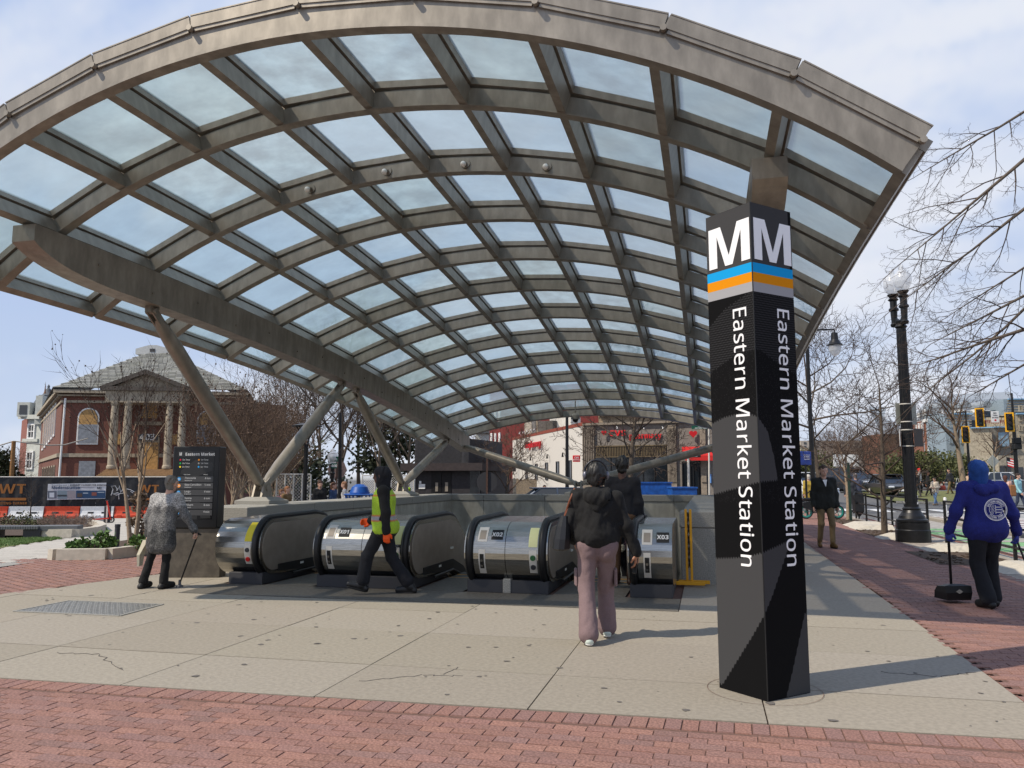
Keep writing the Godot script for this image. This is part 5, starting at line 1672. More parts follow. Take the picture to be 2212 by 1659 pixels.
func streetlamps() -> void:
	var g := pm("globe", Color(0.86, 0.87, 0.88, 0.55), 0.15)
	g.transparency = BaseMaterial3D.TRANSPARENCY_ALPHA
	g.backlight_enabled = true; g.backlight = Color(0.9, 0.9, 0.9)
	var b := gp(1973, 1170)
	var h := at(1940, 577, -b.z).y
	var t := thing("street_lamp", "black fluted twin-globe street lamp standing on the brick sidewalk", "street lamp", b, -PH)
	lamp_post(t, h, true)
	# plates strapped to the shaft
	for q in [[2.86, 3.40, 0.52, -0.17, "grey"], [2.30, 2.74, 0.22, 0.13, "dark"]]:
		var mb := MB.new()
		mb.box(Vector3(0.04 if q[4] == "grey" else 0.22, (q[0] + q[1]) * 0.5, q[3]), Vector3(q[2], q[1] - q[0], 0.006), Basis(Vector3.UP, 0.25), 0.002)
		part(t, "sign_plate", mb, pm("signback", Color(0.62, 0.63, 0.60), 0.5, 0.4) if q[4] == "grey" else M.darkgrey)
	var mb2 := MB.new()
	mb2.box(Vector3(-0.19, 2.52, 0.1), Vector3(0.012, 0.42, 0.3), Basis(Vector3.UP, -0.25), 0.002)
	part(t, "sign_plate", mb2, M.white)
	for y in [3.36, 2.92, 2.72, 2.32]:
		var r := MB.new()
		r.lathe([Vector2(0.132, -0.012), Vector2(0.14, -0.012), Vector2(0.14, 0.012), Vector2(0.132, 0.012)], 20, Transform3D(Basis(), Vector3(0, y, 0)))
		part(t, "strap", r, M.steel_light)
	# globe lamp behind the chain link fence, with street name blades
	b = gr(at(717, 1060, 34.0))
	t = thing("street_lamp", "single-globe street lamp with green street name blades beyond the parapet", "street lamp", b)
	lamp_post(t, at(717, 968, 34.0).y - b.y, false)
	var gy := at(717, 992, 34.0).y - b.y
	for k in 2:
		var mb := MB.new()
		mb.box(Vector3(0.1, gy - 0.28 * k, 0.14), Vector3(0.36 - 0.12 * k, 0.22, 0.01), Basis.IDENTITY, 0.003)
		var o := part(t, "name_blade", mb, pm("signgreen", Color(0.05, 0.33, 0.25), 0.5))
		text(o, "7th" if k == 0 else "400", 0.11, Transform3D(Basis.IDENTITY, Vector3(0.1, gy - 0.28 * k, 0.148)), M.white, true)
	# slim modern lamp with a round hood
	b = gr(at(658, 1080, 27.0))
	t = thing("street_lamp", "slim black pole lamp with a flat round hood on curved arms", "street lamp", b)
	var hh := at(658, 916, 27.0).y - b.y
	var mb := MB.new()
	mb.lathe([Vector2(0.07, 0), Vector2(0.07, hh - 0.75), Vector2(0.05, hh - 0.7), Vector2(0.0, hh - 0.7)], 12)
	part(t, "pole", mb, M.blackmetal)
	mb = MB.new()
	mb.lathe([Vector2(0.0, hh + 0.04), Vector2(0.22, hh + 0.02), Vector2(0.50, hh - 0.06), Vector2(0.50, hh - 0.09), Vector2(0.2, hh - 0.03), Vector2(0.0, hh - 0.02)], 24)
	part(t, "hood", mb, M.blackmetal)
	for i in 4:
		mb = MB.new()
		var d := Vector3(cos(i * PI / 2 + 0.4), 0, sin(i * PI / 2 + 0.4))
		mb.tube([d * 0.05 + Vector3(0, hh - 0.85, 0), d * 0.1 + Vector3(0, hh - 0.5, 0), d * 0.42 + Vector3(0, hh - 0.07, 0)], [0.02], 6)
		part(t, "arm", mb, M.blackmetal)
	# pendant lamp hanging from its arm over the avenue
	b = gr(at(1905, 1075, 62.0))
	var dz := 36.0
	var bl := at(1803, 738, dz)
	t = thing("street_lamp", "teardrop pendant street lamp hanging from a long arm beyond the canopy edge", "street lamp", Vector3(at(1742, 760, dz).x, 0, -dz - 0.4))
	mb = MB.new()
	var pt := at(1742, 715, dz)
	var py := at(1742, 715, dz + 0.4)
	mb.tube([Vector3(py.x, 0, py.z), Vector3(py.x, py.y - 0.3, py.z), Vector3(py.x, py.y + 0.1, py.z)], [0.12, 0.08, 0.06], 10)
	part(t, "pole", mb, M.blackmetal, true)
	mb = MB.new()
	mb.tube([py, Vector3(lerpf(py.x, bl.x, 0.5), at(1770, 712, dz).y, bl.z), Vector3(bl.x, at(1800, 712, dz).y, bl.z), Vector3(bl.x, bl.y + 0.2, bl.z)], [0.04], 8)
	part(t, "arm", mb, M.blackmetal, true)
	mb = MB.new()
	mb.lathe([Vector2(0.0, 0.55), Vector2(0.14, 0.5), Vector2(0.17, 0.2), Vector2(0.26, 0.05), Vector2(0.34, -0.05), Vector2(0.30, -0.08)], 16, Transform3D(Basis(), bl - Vector3(0, 0.1, 0)))
	part(t, "cap", mb, M.blackmetal, true)
	mb = MB.new()
	mb.lathe([Vector2(0.28, -0.08), Vector2(0.25, -0.32), Vector2(0.16, -0.5), Vector2(0.0, -0.58)], 16, Transform3D(Basis(), bl - Vector3(0, 0.1, 0)))
	part(t, "globe", mb, M.globe, true)

func rail_panel(s0: float, s1: float, label: String) -> void:
	var u := 5.55
	var t := thing("railing", label, "railing", W(u, (s0 + s1) * 0.5), 0.0, "railings along the kerb")
	var n := maxi(1, roundi(absf(s1 - s0) / 2.0))
	for i in n + 1:
		var s := lerpf(s0, s1, float(i) / n)
		var p := W(u, s)
		p.y = ter(p.x, p.z)
		var mb := MB.new()
		mb.box(p + Vector3(0, 0.5, 0), Vector3(0.055, 1.0, 0.055), Basis(Vector3.UP, -PH))
		part(t, "post", mb, M.blackmetal, true)
	for y in [0.98, 0.6, 0.24]:
		var mb := MB.new()
		mb.bar(W(u, s0, y), W(u, s1, y), 0.045, 0.045)
		part(t, "rail", mb, M.blackmetal, true)
func street() -> void:
	rail_panel(23.0, 33.4, "black three-bar railing between the twin-globe lamp and the green tree stake")
	rail_panel(12.5, 21.4, "black three-bar railing behind the street cleaner beside the bike lane")
	rail_panel(5.0, 11.6, "black three-bar railing at the kerb past the broom")
	# kerb, lanes, markings
	var mb := MB.new()
	for i in 20:
		var s := 2.0 + i * 2.2
		var k := MB.new()
		bx(k, 5.62, 5.80, s, s + 2.19, -0.2, 0.0, 0.01)
		mb = k
		if i == 0: struct("kerb", k, M.granite)
		else: part(get_node("kerb"), "kerb_stone", k, M.granite)
	mb = MB.new()
	landsheet(mb, v2([4.45, 2.0, 5.61, 2.0, 5.61, 46.0, 5.3, 46.0, 4.45, 30.0]), -0.004, 3.0)
	struct("kerb_strip", mb, nm("strip", Color(0.52, 0.47, 0.43), Color(0.64, 0.60, 0.55), 1.2, 0.9, 0.0, 0.2))
	var lanes := [["bike_lane", v2([5.82, 2, 8.0, 2, 8.0, 34, 5.82, 34]), -0.022, nm("lane_grey", Color(0.55, 0.53, 0.50), Color(0.66, 0.64, 0.61), 1.5, 0.9)],
		["green_marking", v2([6.1, 19.2, 7.5, 19.2, 7.5, 27.5, 6.1, 27.5]), -0.016, nm("lane_green", Color(0.30, 0.55, 0.32), Color(0.52, 0.72, 0.50), 1.0, 0.9)],
		["brown_gutter", v2([5.82, 12, 6.06, 12, 6.06, 34, 5.82, 34]), -0.014, nm("gutter", Color(0.40, 0.24, 0.18), Color(0.48, 0.30, 0.24), 0.6, 0.9)],
		["bus_lane", v2([8.5, 14, 11.8, 14, 11.8, 36.5, 8.5, 36.5]), -0.022, nm("lane_red", Color(0.38, 0.20, 0.20), Color(0.48, 0.28, 0.27), 1.2, 0.9)]]
	for q in lanes:
		var m2 := MB.new()
		landsheet(m2, q[1], q[2], 3.0)
		struct(q[0], m2, q[3])
	for i in 4:
		var g := MB.new()
		landsheet(g, v2([6.12, 20.2 + i * 1.9, 7.48, 20.2 + i * 1.9, 7.48, 20.75 + i * 1.9, 6.12, 20.75 + i * 1.9]), -0.011, 3.0)
		part(get_node("green_marking"), "pale_bar", g, M.lane_grey)
	mb = MB.new()
	for i in 9: bx(mb, 8.05, 8.42, 15.0 + i * 2.2, 17.19 + i * 2.2, -0.1, 0.09, 0.02)
	struct("median", mb, M.concrete)
	var paint := nm("roadpaint", Color(0.78, 0.78, 0.76), Color(0.88, 0.88, 0.87), 0.8, 0.8)
	var cw := MB.new()
	landsheet(cw, v2([8.48, 14, 8.6, 14, 8.6, 36.5, 8.48, 36.5]), -0.012, 3.0)
	var cross := struct("crosswalk", cw, paint)
	for i in 11:
		var b := MB.new()
		landsheet(b, v2([8.6, 27.0 + i * 1.15, 15.5, 27.0 + i * 1.15, 15.5, 27.55 + i * 1.15, 8.6, 27.55 + i * 1.15]), -0.012, 4.0)
		part(cross, "stripe", b, paint)
	for i in 12:
		var b := MB.new()
		landsheet(b, v2([5.0 + i * 1.4, 40.5, 5.7 + i * 1.4, 40.5, 5.7 + i * 1.4, 44.5, 5.0 + i * 1.4, 44.5]), -0.012, 4.0)
		part(cross, "stripe", b, paint)
	for i in 9:
		var b := MB.new()
		landsheet(b, v2([15.0 + i * 1.4, 24.5, 15.7 + i * 1.4, 24.5, 15.7 + i * 1.4, 28.5, 15.0 + i * 1.4, 28.5]), -0.012, 4.0)
		part(cross, "stripe", b, paint)
	# grass island and its kerb
	mb = MB.new()
	landsheet(mb, v2([11.0, 52.5, 60, 46, 60, 66, 9.5, 66]), 0.09, 5.0)
	var isl := struct("island_lawn", mb, nm("lawn", Color(0.30, 0.35, 0.16), Color(0.45, 0.46, 0.25), 2.0, 0.95, 0.0, 0.4, 0.05))
	mb = MB.new()
	for i in 30:
		var a := W(11.0 + i * 1.6, 52.5 - i * 0.21); var b := W(11.0 + (i + 1) * 1.6, 52.5 - (i + 1) * 0.21)
		a.y = ter(a.x, a.z) + 0.05; b.y = ter(b.x, b.z) + 0.05
		mb.bar(a, b, 0.3, 0.12)
	struct("island_kerb", mb, M.granite)
	# tree boxes with concrete edging
	var soil := nm("soil", Color(0.20, 0.15, 0.12), Color(0.38, 0.30, 0.23), 0.5, 0.95, 0.0, 0.6, 0.05)
	for q in [[4.0, 5.45, 15.9, 18.6], [4.25, 5.45, 23.2, 26.0], [4.4, 5.4, 29.0, 32.5]]:
		mb = MB.new()
		landsheet(mb, v2([q[0], q[2], q[1], q[2], q[1], q[3], q[0], q[3]]), 0.006, 2.0)
		var tb := struct("tree_bed", mb, soil)
		var chips := MB.new()
		for i in 90:
			var p := W(rng.randf_range(q[0], q[1]), rng.randf_range(q[2], q[3]))
			chips.box(p + Vector3(0, 0.015, 0), Vector3(rng.randf_range(0.03, 0.09), 0.012, rng.randf_range(0.02, 0.04)), Basis(Vector3.UP, rng.randf() * TAU) * Basis(Vector3.RIGHT, rng.randf_range(-0.4, 0.4)))
		var co := part(tb, "mulch", chips, soil)
		co.set_meta("kind", "stuff")
	for q in [[4.25, 5.4, 22.1, 23.1, "just past the twin-globe lamp base"], [4.3, 5.4, 26.1, 27.4, "past the slender street tree"], [4.35, 5.4, 27.6, 28.9, "before the small staked tree"], [4.6, 5.5, 14.6, 15.8, "beside the legs of the street cleaner"], [4.5, 5.5, 18.7, 19.6, "between the lamp base and the empty mulch bed"]]:
		var e := thing("tree_bed_edging", "pale concrete tree bed wedge " + q[4], "kerb", W((q[0] + q[1]) * 0.5, q[2]), 0.0, "concrete wedges between the tree beds")
		mb = MB.new()
		mb.loft([[W(q[0], q[2], 0.0), W(q[1], q[2], 0.0), W(q[1], q[3], 0.0), W(q[0], q[3], 0.0)], [W(q[0] + 0.35, q[2] + 0.2, 0.13), W(q[1] - 0.02, q[2] + 0.2, 0.13), W(q[1] - 0.02, q[3] - 0.2, 0.13), W(q[0] + 0.35, q[3] - 0.2, 0.13)]])
		part(e, "wedge", mb, nm("paleconcrete", Color(0.66, 0.63, 0.57), Color(0.76, 0.73, 0.67), 1.0, 0.9, 0.0, 0.15), true)
	# white flexible lane posts
	for q in [Vector2(8.2, 31.5), Vector2(8.2, 27.2), Vector2(8.2, 35.5)]:
		var p := W(q.x, q.y)
		var o := thing("lane_post", "white flexible lane post on a round base along the median", "post", p, 0.0, "white flexible lane posts")
		mb = MB.new()
		mb.lathe([Vector2(0.16, 0.0), Vector2(0.14, 0.03), Vector2(0.055, 0.06), Vector2(0.05, 0.85), Vector2(0.0, 0.87)], 12)
		part(o, "tube", mb, M.white)
		mb = MB.new()
		mb.lathe([Vector2(0.052, 0.6), Vector2(0.053, 0.7)], 12)
		part(o, "band", mb, M.granite)
# ------------------------------------------------------------------ trees and shrubs
func grow(tm: MB, cm: MB, p: Vector3, d: Vector3, l: float, r: float, lv: int, o: Dictionary, rg: RandomNumberGenerator) -> void:
	var n := 4 if lv == 0 else 3
	var pts := [p]; var rad := [r]
	var q := p; var dir := d
	var wob: float = o.get("wob", 0.16) * (0.35 if lv == 0 else (1.5 if lv == 1 else 1.0))
	for i in n:
		dir = (dir + Vector3(rg.randf_range(-wob, wob), rg.randf_range(-wob, wob) * 0.7 + o.get("lift", 0.05) * (1.0 if lv > 0 else 0.0), rg.randf_range(-wob, wob))).normalized()
		q += dir * l / n
		pts.append(q); rad.append(r * (1.0 - (0.8 if lv == 0 else 0.6) * (i + 1) / n) if lv < o.depth else r * (1.0 - 0.85 * (i + 1) / n))
	var sides := 8 if r > 0.07 else (5 if r > 0.025 else 3)
	(tm if r > o.get("limb", 0.045) else cm).tube(pts, rad, sides, false)
	if lv >= o.depth:
		if o.has("tips") and rg.randf() < o.tips: cm.ball(q, Vector3.ONE * rg.randf_range(0.02, 0.045) * o.get("tipsize", 1.0), 4)
		return
	var kids: int = o.kids[mini(lv, o.kids.size() - 1)]
	var az := rg.randf() * TAU
	for i in kids:
		var f := lerpf(o.get("low", 0.3) if lv == 0 else 0.25, 1.0, (i + 0.6) / kids)
		var k := clampi(int(f * n), 0, n - 1)
		var bp: Vector3 = pts[k].lerp(pts[k + 1], f * n - k)
		az += 2.4 + rg.randf_range(-0.5, 0.5)
		var tilt: float = o.tilt[mini(lv, o.tilt.size() - 1)] * rg.randf_range(0.75, 1.25)
		var bd: Vector3 = (pts[k + 1] - pts[k]).normalized()
		var s1 := bd.cross(Vector3.UP if absf(bd.y) < 0.95 else Vector3.RIGHT).normalized()
		var s2 := bd.cross(s1)
		var nd := (bd * cos(tilt) + (s1 * cos(az) + s2 * sin(az)) * sin(tilt)).normalized()
		if i == kids - 1 and lv < 2:
			bp = q; nd = bd.lerp(nd, 0.3).normalized()
		if o.has("flat"): nd = (nd * Vector3(1, o.flat, 1)).normalized()
		var ll: float = l * o.get("ratio", 0.62) * rg.randf_range(0.75, 1.2) * (1.15 - 0.35 * f if lv == 0 else 1.0)
		grow(tm, cm, bp, nd, ll, maxf(r * (1.0 - 0.5 * f) * o.get("fork", 0.55), 0.004 * o.get("thin", 1.0)), lv + 1, o, rg)
func bare_tree(called: String, label: String, pos: Vector3, h: float, o: Dictionary, sd: int, group := "") -> Node3D:
	var t := thing(called, label, "tree", pos, 0.0, group)
	var tm := MB.new(); var cm := MB.new()
	var rg := RandomNumberGenerator.new()
	rg.seed = sd
	var stems: int = o.get("stems", 1)
	for i in stems:
		var d := Vector3(0, 1, 0)
		var b := Vector3.ZERO
		if stems > 1:
			var a := TAU * i / stems + 0.5
			d = Vector3(cos(a) * o.get("splay", 0.25), 1, sin(a) * o.get("splay", 0.25)).normalized()
			b = Vector3(cos(a), 0, sin(a)) * o.get("foot", 0.12)
		grow(tm, cm, b, d, h * o.get("trunk", 0.6), o.get("r", h * 0.018), 0, o, rg)
	part(t, "trunk", tm, o.get("bark", M.bark))
	part(t, "crown", cm, o.get("twig", M.twig))
	return t
func leafy(called: String, label: String, pos: Vector3, size: Vector3, m: Material, count: int, leaf: float, sd: int, group := "", cat := "tree", trunk := true) -> Node3D:
	var t := thing(called, label, cat, pos, 0.0, group)
	var rg := RandomNumberGenerator.new()
	rg.seed = sd
	var tm := MB.new(); var cm := MB.new()
	var bl := []
	var base := size.y * 0.3 if trunk else 0.0
	for i in 26:
		var a := rg.randf() * TAU; var y := rg.randf()
		var rr := sqrt(rg.randf()) * (1.0 - absf(y - 0.4) * 0.9)
		bl.append([Vector3(cos(a) * rr * size.x * 0.5, base + y * (size.y - base) * 0.92, sin(a) * rr * size.z * 0.5), rg.randf_range(0.12, 0.24) * size.x])
	if trunk:
		tm.tube([Vector3.ZERO, Vector3(0.03, size.y * 0.4, 0), Vector3(0, size.y * 0.8, 0.05)], [size.x * 0.03, size.x * 0.022, size.x * 0.01], 7)
	for b in bl:
		tm.tube([Vector3(0, b[0].y * 0.5, 0), b[0]], [size.x * 0.01, 0.008], 4, false)
	part(t, "trunk" if trunk else "stems", tm, M.bark)
	for i in count:
		var b: Array = bl[rg.randi() % bl.size()]
		var d := Vector3(rg.randfn(), rg.randfn() * 0.8, rg.randfn()).normalized() * pow(rg.randf(), 0.4)
		var p: Vector3 = b[0] + d * (b[1] as float)
		if p.y < 0.02: continue
		var u := Vector3(rg.randfn(), rg.randfn(), rg.randfn()).normalized()
		var w := u.cross(Vector3(rg.randfn(), rg.randfn(), rg.randfn())).normalized()
		var s := leaf * rg.randf_range(0.6, 1.3)
		cm.tri(p - u * s * 0.5, p + w * s * 0.35, p + u * s * 0.5)
		cm.tri(p - u * s * 0.5, p - w * s * 0.35, p + u * s * 0.5)
	var c := part(t, "crown" if trunk else "foliage", cm, m)
	return t
func tcopy(o: Node3D, label: String, pos: Vector3, turn: float, sc: float) -> Node3D:
	var r := copy(o, label, pos, turn)
	r.scale = Vector3.ONE * sc
	return r
func trees() -> void:
	nm("bark", Color(0.26, 0.22, 0.19), Color(0.42, 0.37, 0.32), 0.5, 0.95, 0.0, 0.5, 0.03, false, Vector3(1.5, 0.4, 1.5))
	nm("twig", Color(0.20, 0.16, 0.14), Color(0.32, 0.26, 0.22), 0.5, 0.95)
	nm("twig_brown", Color(0.30, 0.23, 0.19), Color(0.42, 0.34, 0.28), 0.5, 0.95)
	nm("bark_pale", Color(0.50, 0.43, 0.36), Color(0.66, 0.58, 0.49), 0.6, 0.9, 0.0, 0.3, 0.03, false, Vector3(1.5, 0.4, 1.5))
	for q in [["leaf_olive", Color(0.22, 0.25, 0.10), Color(0.36, 0.38, 0.18)], ["leaf_dark", Color(0.12, 0.16, 0.09), Color(0.24, 0.28, 0.16)], ["leaf_bright", Color(0.22, 0.36, 0.12), Color(0.36, 0.50, 0.22)], ["leaf_dry", Color(0.36, 0.30, 0.24), Color(0.52, 0.44, 0.36)]]:
		var m := nm(q[0], q[1], q[2], 0.6, 0.7)
		m.backlight_enabled = true; m.backlight = Color(0.3, 0.3, 0.2)
	var oak := {depth = 5, kids = [12, 5, 4, 4, 3], tilt = [1.15, 0.8, 0.75, 0.8, 0.8], ratio = 0.60, low = 0.28, trunk = 0.85, lift = 0.07, thin = 3.0, limb = 0.05}
	var R1 := bare_tree("bare_tree", "large bare tree with wide level limbs beside the pylon and avenue", gr(at(1772, 1060, 42.0)), 8.8, oak, 31)
	var young := {depth = 4, kids = [20, 5, 4, 4], tilt = [1.2, 0.75, 0.8, 0.8], ratio = 0.38, low = 0.15, trunk = 0.95, r = 0.095, fork = 0.35, lift = 0.04, thin = 1.9, limb = 0.03}
	var R2 := bare_tree("street_tree", "slender bare street tree in the mulch bed beside the twin-globe lamp", gp(1911, 1152), 4.4, young, 7)
	var R3 := bare_tree("street_tree", "small bare street tree tied to a green stake near the far railing", gp(1833, 1123), 3.2, {depth = 4, kids = [9, 4, 4, 3], tilt = [0.8, 0.7, 0.8, 0.8], ratio = 0.5, low = 0.45, trunk = 0.8, r = 0.09, lift = 0.05, thin = 1.9, bark = M.bark_pale, twig = M.twig_brown}, 12)
	var stk := thing("tree_stake", "dark green steel post beside the small staked street tree", "post", gp(1838, 1125))
	var mb := MB.new()
	mb.box(Vector3(0, 1.05, 0), Vector3(0.09, 2.1, 0.09), Basis(Vector3.UP, -PH), 0.008)
	part(stk, "post", mb, pm("darkgreen", Color(0.10, 0.19, 0.15), 0.5))
	# small stump guard beside the cleaner
	overhang()
	var R4 := tcopy(R3, "tall bare tree on the island behind the street cleaner's hood", gr(at(2083, 1050, 58.0)), 1.9, 2.6)
	tcopy(R3, "bare tree in front of the blue and cream striped building", gr(at(2146, 1050, 84.0)), 4.1, 2.0)
	var bush := {depth = 5, kids = [7, 5, 4, 4, 3], tilt = [0.75, 0.6, 0.6, 0.7, 0.7], ratio = 0.68, low = 0.15, trunk = 0.55, lift = 0.06, thin = 3.0, twig = M.twig_brown, limb = 0.06}
	var B1 := bare_tree("bare_tree", "dense brown bare tree among the thicket across the avenue", gr(at(1830, 1060, 88.0)), 7.5, bush, 3, "bare trees across the avenue")
	for q in [[1870, 92.0, 1.2, 0.95], [1905, 85.0, 2.9, 1.05], [1940, 96.0, 0.4, 0.9], [1795, 95.0, 3.3, 0.9]]:
		tcopy(B1, "", gr(at(q[0], 1060, q[1])), q[2], q[3])
	var G1 := leafy("evergreen_tree", "olive green evergreen on the avenue island", gr(at(1985, 1060, 74.0)), Vector3(5.2, 3.1, 4.0), M.leaf_olive, 2600, 0.26, 5, "evergreens on the avenue island")
	for q in [[2022, 76.0, 1.0, 1.05], [1955, 79.0, 2.0, 0.9], [2060, 80.0, 4.0, 1.0], [2095, 84.0, 3.0, 0.85], [1748, 80.0, 0.6, 1.1], [1720, 84.0, 2.4, 1.15]]:
		tcopy(G1, "", gr(at(q[0], 1060, q[1])), q[2], q[3])
	# in front of the red-lettered shops
	bare_tree("bare_tree", "bare spreading tree in front of the stone shop with red lettering", gr(at(1357, 1060, 40.0)), 8.2, {depth = 5, kids = [18, 6, 4, 4, 3], tilt = [1.0, 0.7, 0.7, 0.8, 0.8], ratio = 0.46, low = 0.22, trunk = 0.85, r = 0.17, fork = 0.4, lift = 0.07, thin = 3.4, limb = 0.05}, 19)
	bare_tree("bare_tree", "small bare tree beside the wooden fence and white brick shop", gr(at(1091, 1060, 37.0)), 4.6, {depth = 5, kids = [7, 4, 4, 4, 3], tilt = [0.7, 0.6, 0.7, 0.8, 0.8], ratio = 0.62, low = 0.4, trunk = 0.55, r = 0.09, lift = 0.06, thin = 2.8, twig = M.twig_brown}, 23)
	# wooded street behind the chain link fence
	var tall := {depth = 5, kids = [9, 5, 4, 4, 3], tilt = [0.7, 0.65, 0.7, 0.75, 0.8], ratio = 0.6, low = 0.3, trunk = 0.8, lift = 0.08, thin = 2.6, limb = 0.06}
	var C1 := bare_tree("bare_tree", "tall bare tree in the wooded street behind the chain link fence", gr(at(735, 1060, 62.0)), 11.5, tall, 41, "bare trees down the wooded street")
	for q in [[690, 66.0, 1.0, 0.95], [775, 72.0, 2.0, 1.0], [820, 58.0, 3.0, 0.8], [850, 74.0, 4.0, 0.95], [880, 66.0, 5.0, 0.8], [650, 78.0, 5.6, 1.05], [910, 80.0, 0.7, 0.9], [615, 70.0, 2.6, 0.9]]:
		tcopy(C1, "", gr(at(q[0], 1060, q[1])), q[2], q[3])
	leafy("evergreen_tree", "dark olive evergreen in the wooded street between bare trees", gr(at(828, 1060, 70.0)), Vector3(6.0, 8.0, 5.0), M.leaf_dark, 2600, 0.4, 8)
	leafy("evergreen_tree", "low dark evergreen hedge tree behind the chain link fence", gr(at(640, 1060, 52.0)), Vector3(7.0, 3.6, 3.0), M.leaf_dark, 2200, 0.3, 9)
	leafy("evergreen_tree", "dark evergreen past the wooden pole beside the white townhouse", gr(at(-10, 1060, 72.0)), Vector3(4.6, 5.4, 4.0), M.leaf_dark, 2600, 0.3, 10)
	bare_tree("bare_tree", "bare tree beside the dark evergreen near the white townhouse", gr(at(5, 1060, 85.0)), 6.0, bush, 14)
	# crape myrtles
	var myr := {depth = 4, stems = 2, splay = 0.14, foot = 0.09, kids = [6, 4, 3, 3], tilt = [0.5, 0.5, 0.5, 0.6, 0.7], ratio = 0.60, low = 0.35, trunk = 0.62, r = 0.06, lift = 0.10, thin = 1.4, bark = M.bark_pale, tips = 0.25, tipsize = 0.55, wob = 0.14, limb = 0.02}
	bare_tree("crape_myrtle", "two-stemmed crape myrtle with dark seed heads in the planter behind the knit coat", gp(287, 1176), 4.3, myr, 101)
	var my2 := {depth = 4, stems = 4, splay = 0.2, foot = 0.25, kids = [6, 4, 4, 3], tilt = [0.45, 0.5, 0.5, 0.6, 0.7], ratio = 0.62, low = 0.3, trunk = 0.6, r = 0.055, lift = 0.12, thin = 2.2, bark = M.bark_pale, twig = M.twig_brown, tips = 0.4, tipsize = 0.8, wob = 0.14, limb = 0.02}
	var m2 := bare_tree("crape_myrtle", "clump of crape myrtle stems with seed heads behind the info screen", gr(at(478, 1070, 26.0)), 4.6, my2, 102, "crape myrtles behind the info screen")
	for q in [[515, 28.0, 1.3, 1.0], [552, 30.0, 2.7, 1.0], [600, 33.0, 4.0, 0.95], [535, 35.0, 0.5, 1.1], [575, 37.0, 3.4, 1.1]]:
		tcopy(m2, "", gr(at(q[0], 1070, q[1])), q[2], q[3])
	# planting on the left
	bare_tree("sapling", "thin bare sapling in the low planter in front of the orange and white barriers", gt(64, 1132), 2.3, {depth = 3, kids = [9, 3, 2], tilt = [0.8, 0.6, 0.6], ratio = 0.36, low = 0.35, trunk = 0.95, r = 0.04, lift = 0.05, thin = 1.6, twig = M.twig}, 61)
	var sh := {depth = 4, stems = 9, splay = 0.7, foot = 0.3, kids = [5, 4, 3, 2], tilt = [0.5, 0.5, 0.6, 0.6], ratio = 0.55, low = 0.2, trunk = 0.5, r = 0.012, lift = 0.05, thin = 1.5, bark = M.twig_brown, twig = nm("twig_grey", Color(0.42, 0.36, 0.32), Color(0.58, 0.50, 0.45), 0.5, 0.95), wob = 0.25}
	var s1 := bare_tree("shrub", "brown twiggy shrub in the granite-edged planter", gt(146, 1148), 0.95, sh, 71, "brown twiggy shrubs in the planter")
	s1.set_meta("category", "shrub")
	for q in [[128, 1145, 1.0, 0.85], [166, 1147, 2.0, 0.9], [108, 1140, 3.0, 0.7]]: tcopy(s1, "", gt(q[0], q[1]), q[2], q[3])
	leafy("evergreen_shrub", "low grey-green evergreen shrub behind the slatted bench", gt(62, 1136), Vector3(2.2, 0.45, 1.2), M.leaf_olive, 900, 0.09, 21, "", "shrub", false)
	leafy("evergreen_shrub", "small yellowish shrub at the end of the slatted bench", gt(4, 1134), Vector3(1.4, 0.35, 0.9), M.leaf_dry, 500, 0.13, 22, "", "shrub", false)
	leafy("evergreen_shrub", "low dry bush beside the crape myrtle trunks", gp(298, 1168), Vector3(0.55, 1.3, 0.5), M.leaf_dry, 500, 0.10, 23, "", "shrub", false)
	for q in [[160, 1191, 0.5, 0.16, 24, "low spreading tuft of green leaves at the planter corner"], [178, 1190, 0.4, 0.2, 25, "small tuft of green leaves between the low tuft and the tall one"], [212, 1190, 0.75, 0.36, 26, "largest tuft of fresh green leaves in front of the bollard light"], [298, 1186, 0.5, 0.25, 27, "tuft of green leaves at the foot of the crape myrtle"], [234, 1189, 0.4, 0.22, 28, "small tuft of green leaves touching the bollard light"]]:
		leafy("green_plant", q[5], gp(q[0], q[1], 0.12) , Vector3(q[2], q[3], q[2]), M.leaf_bright, 240, 0.10, q[4], "green tufts in the planter", "plant", false)
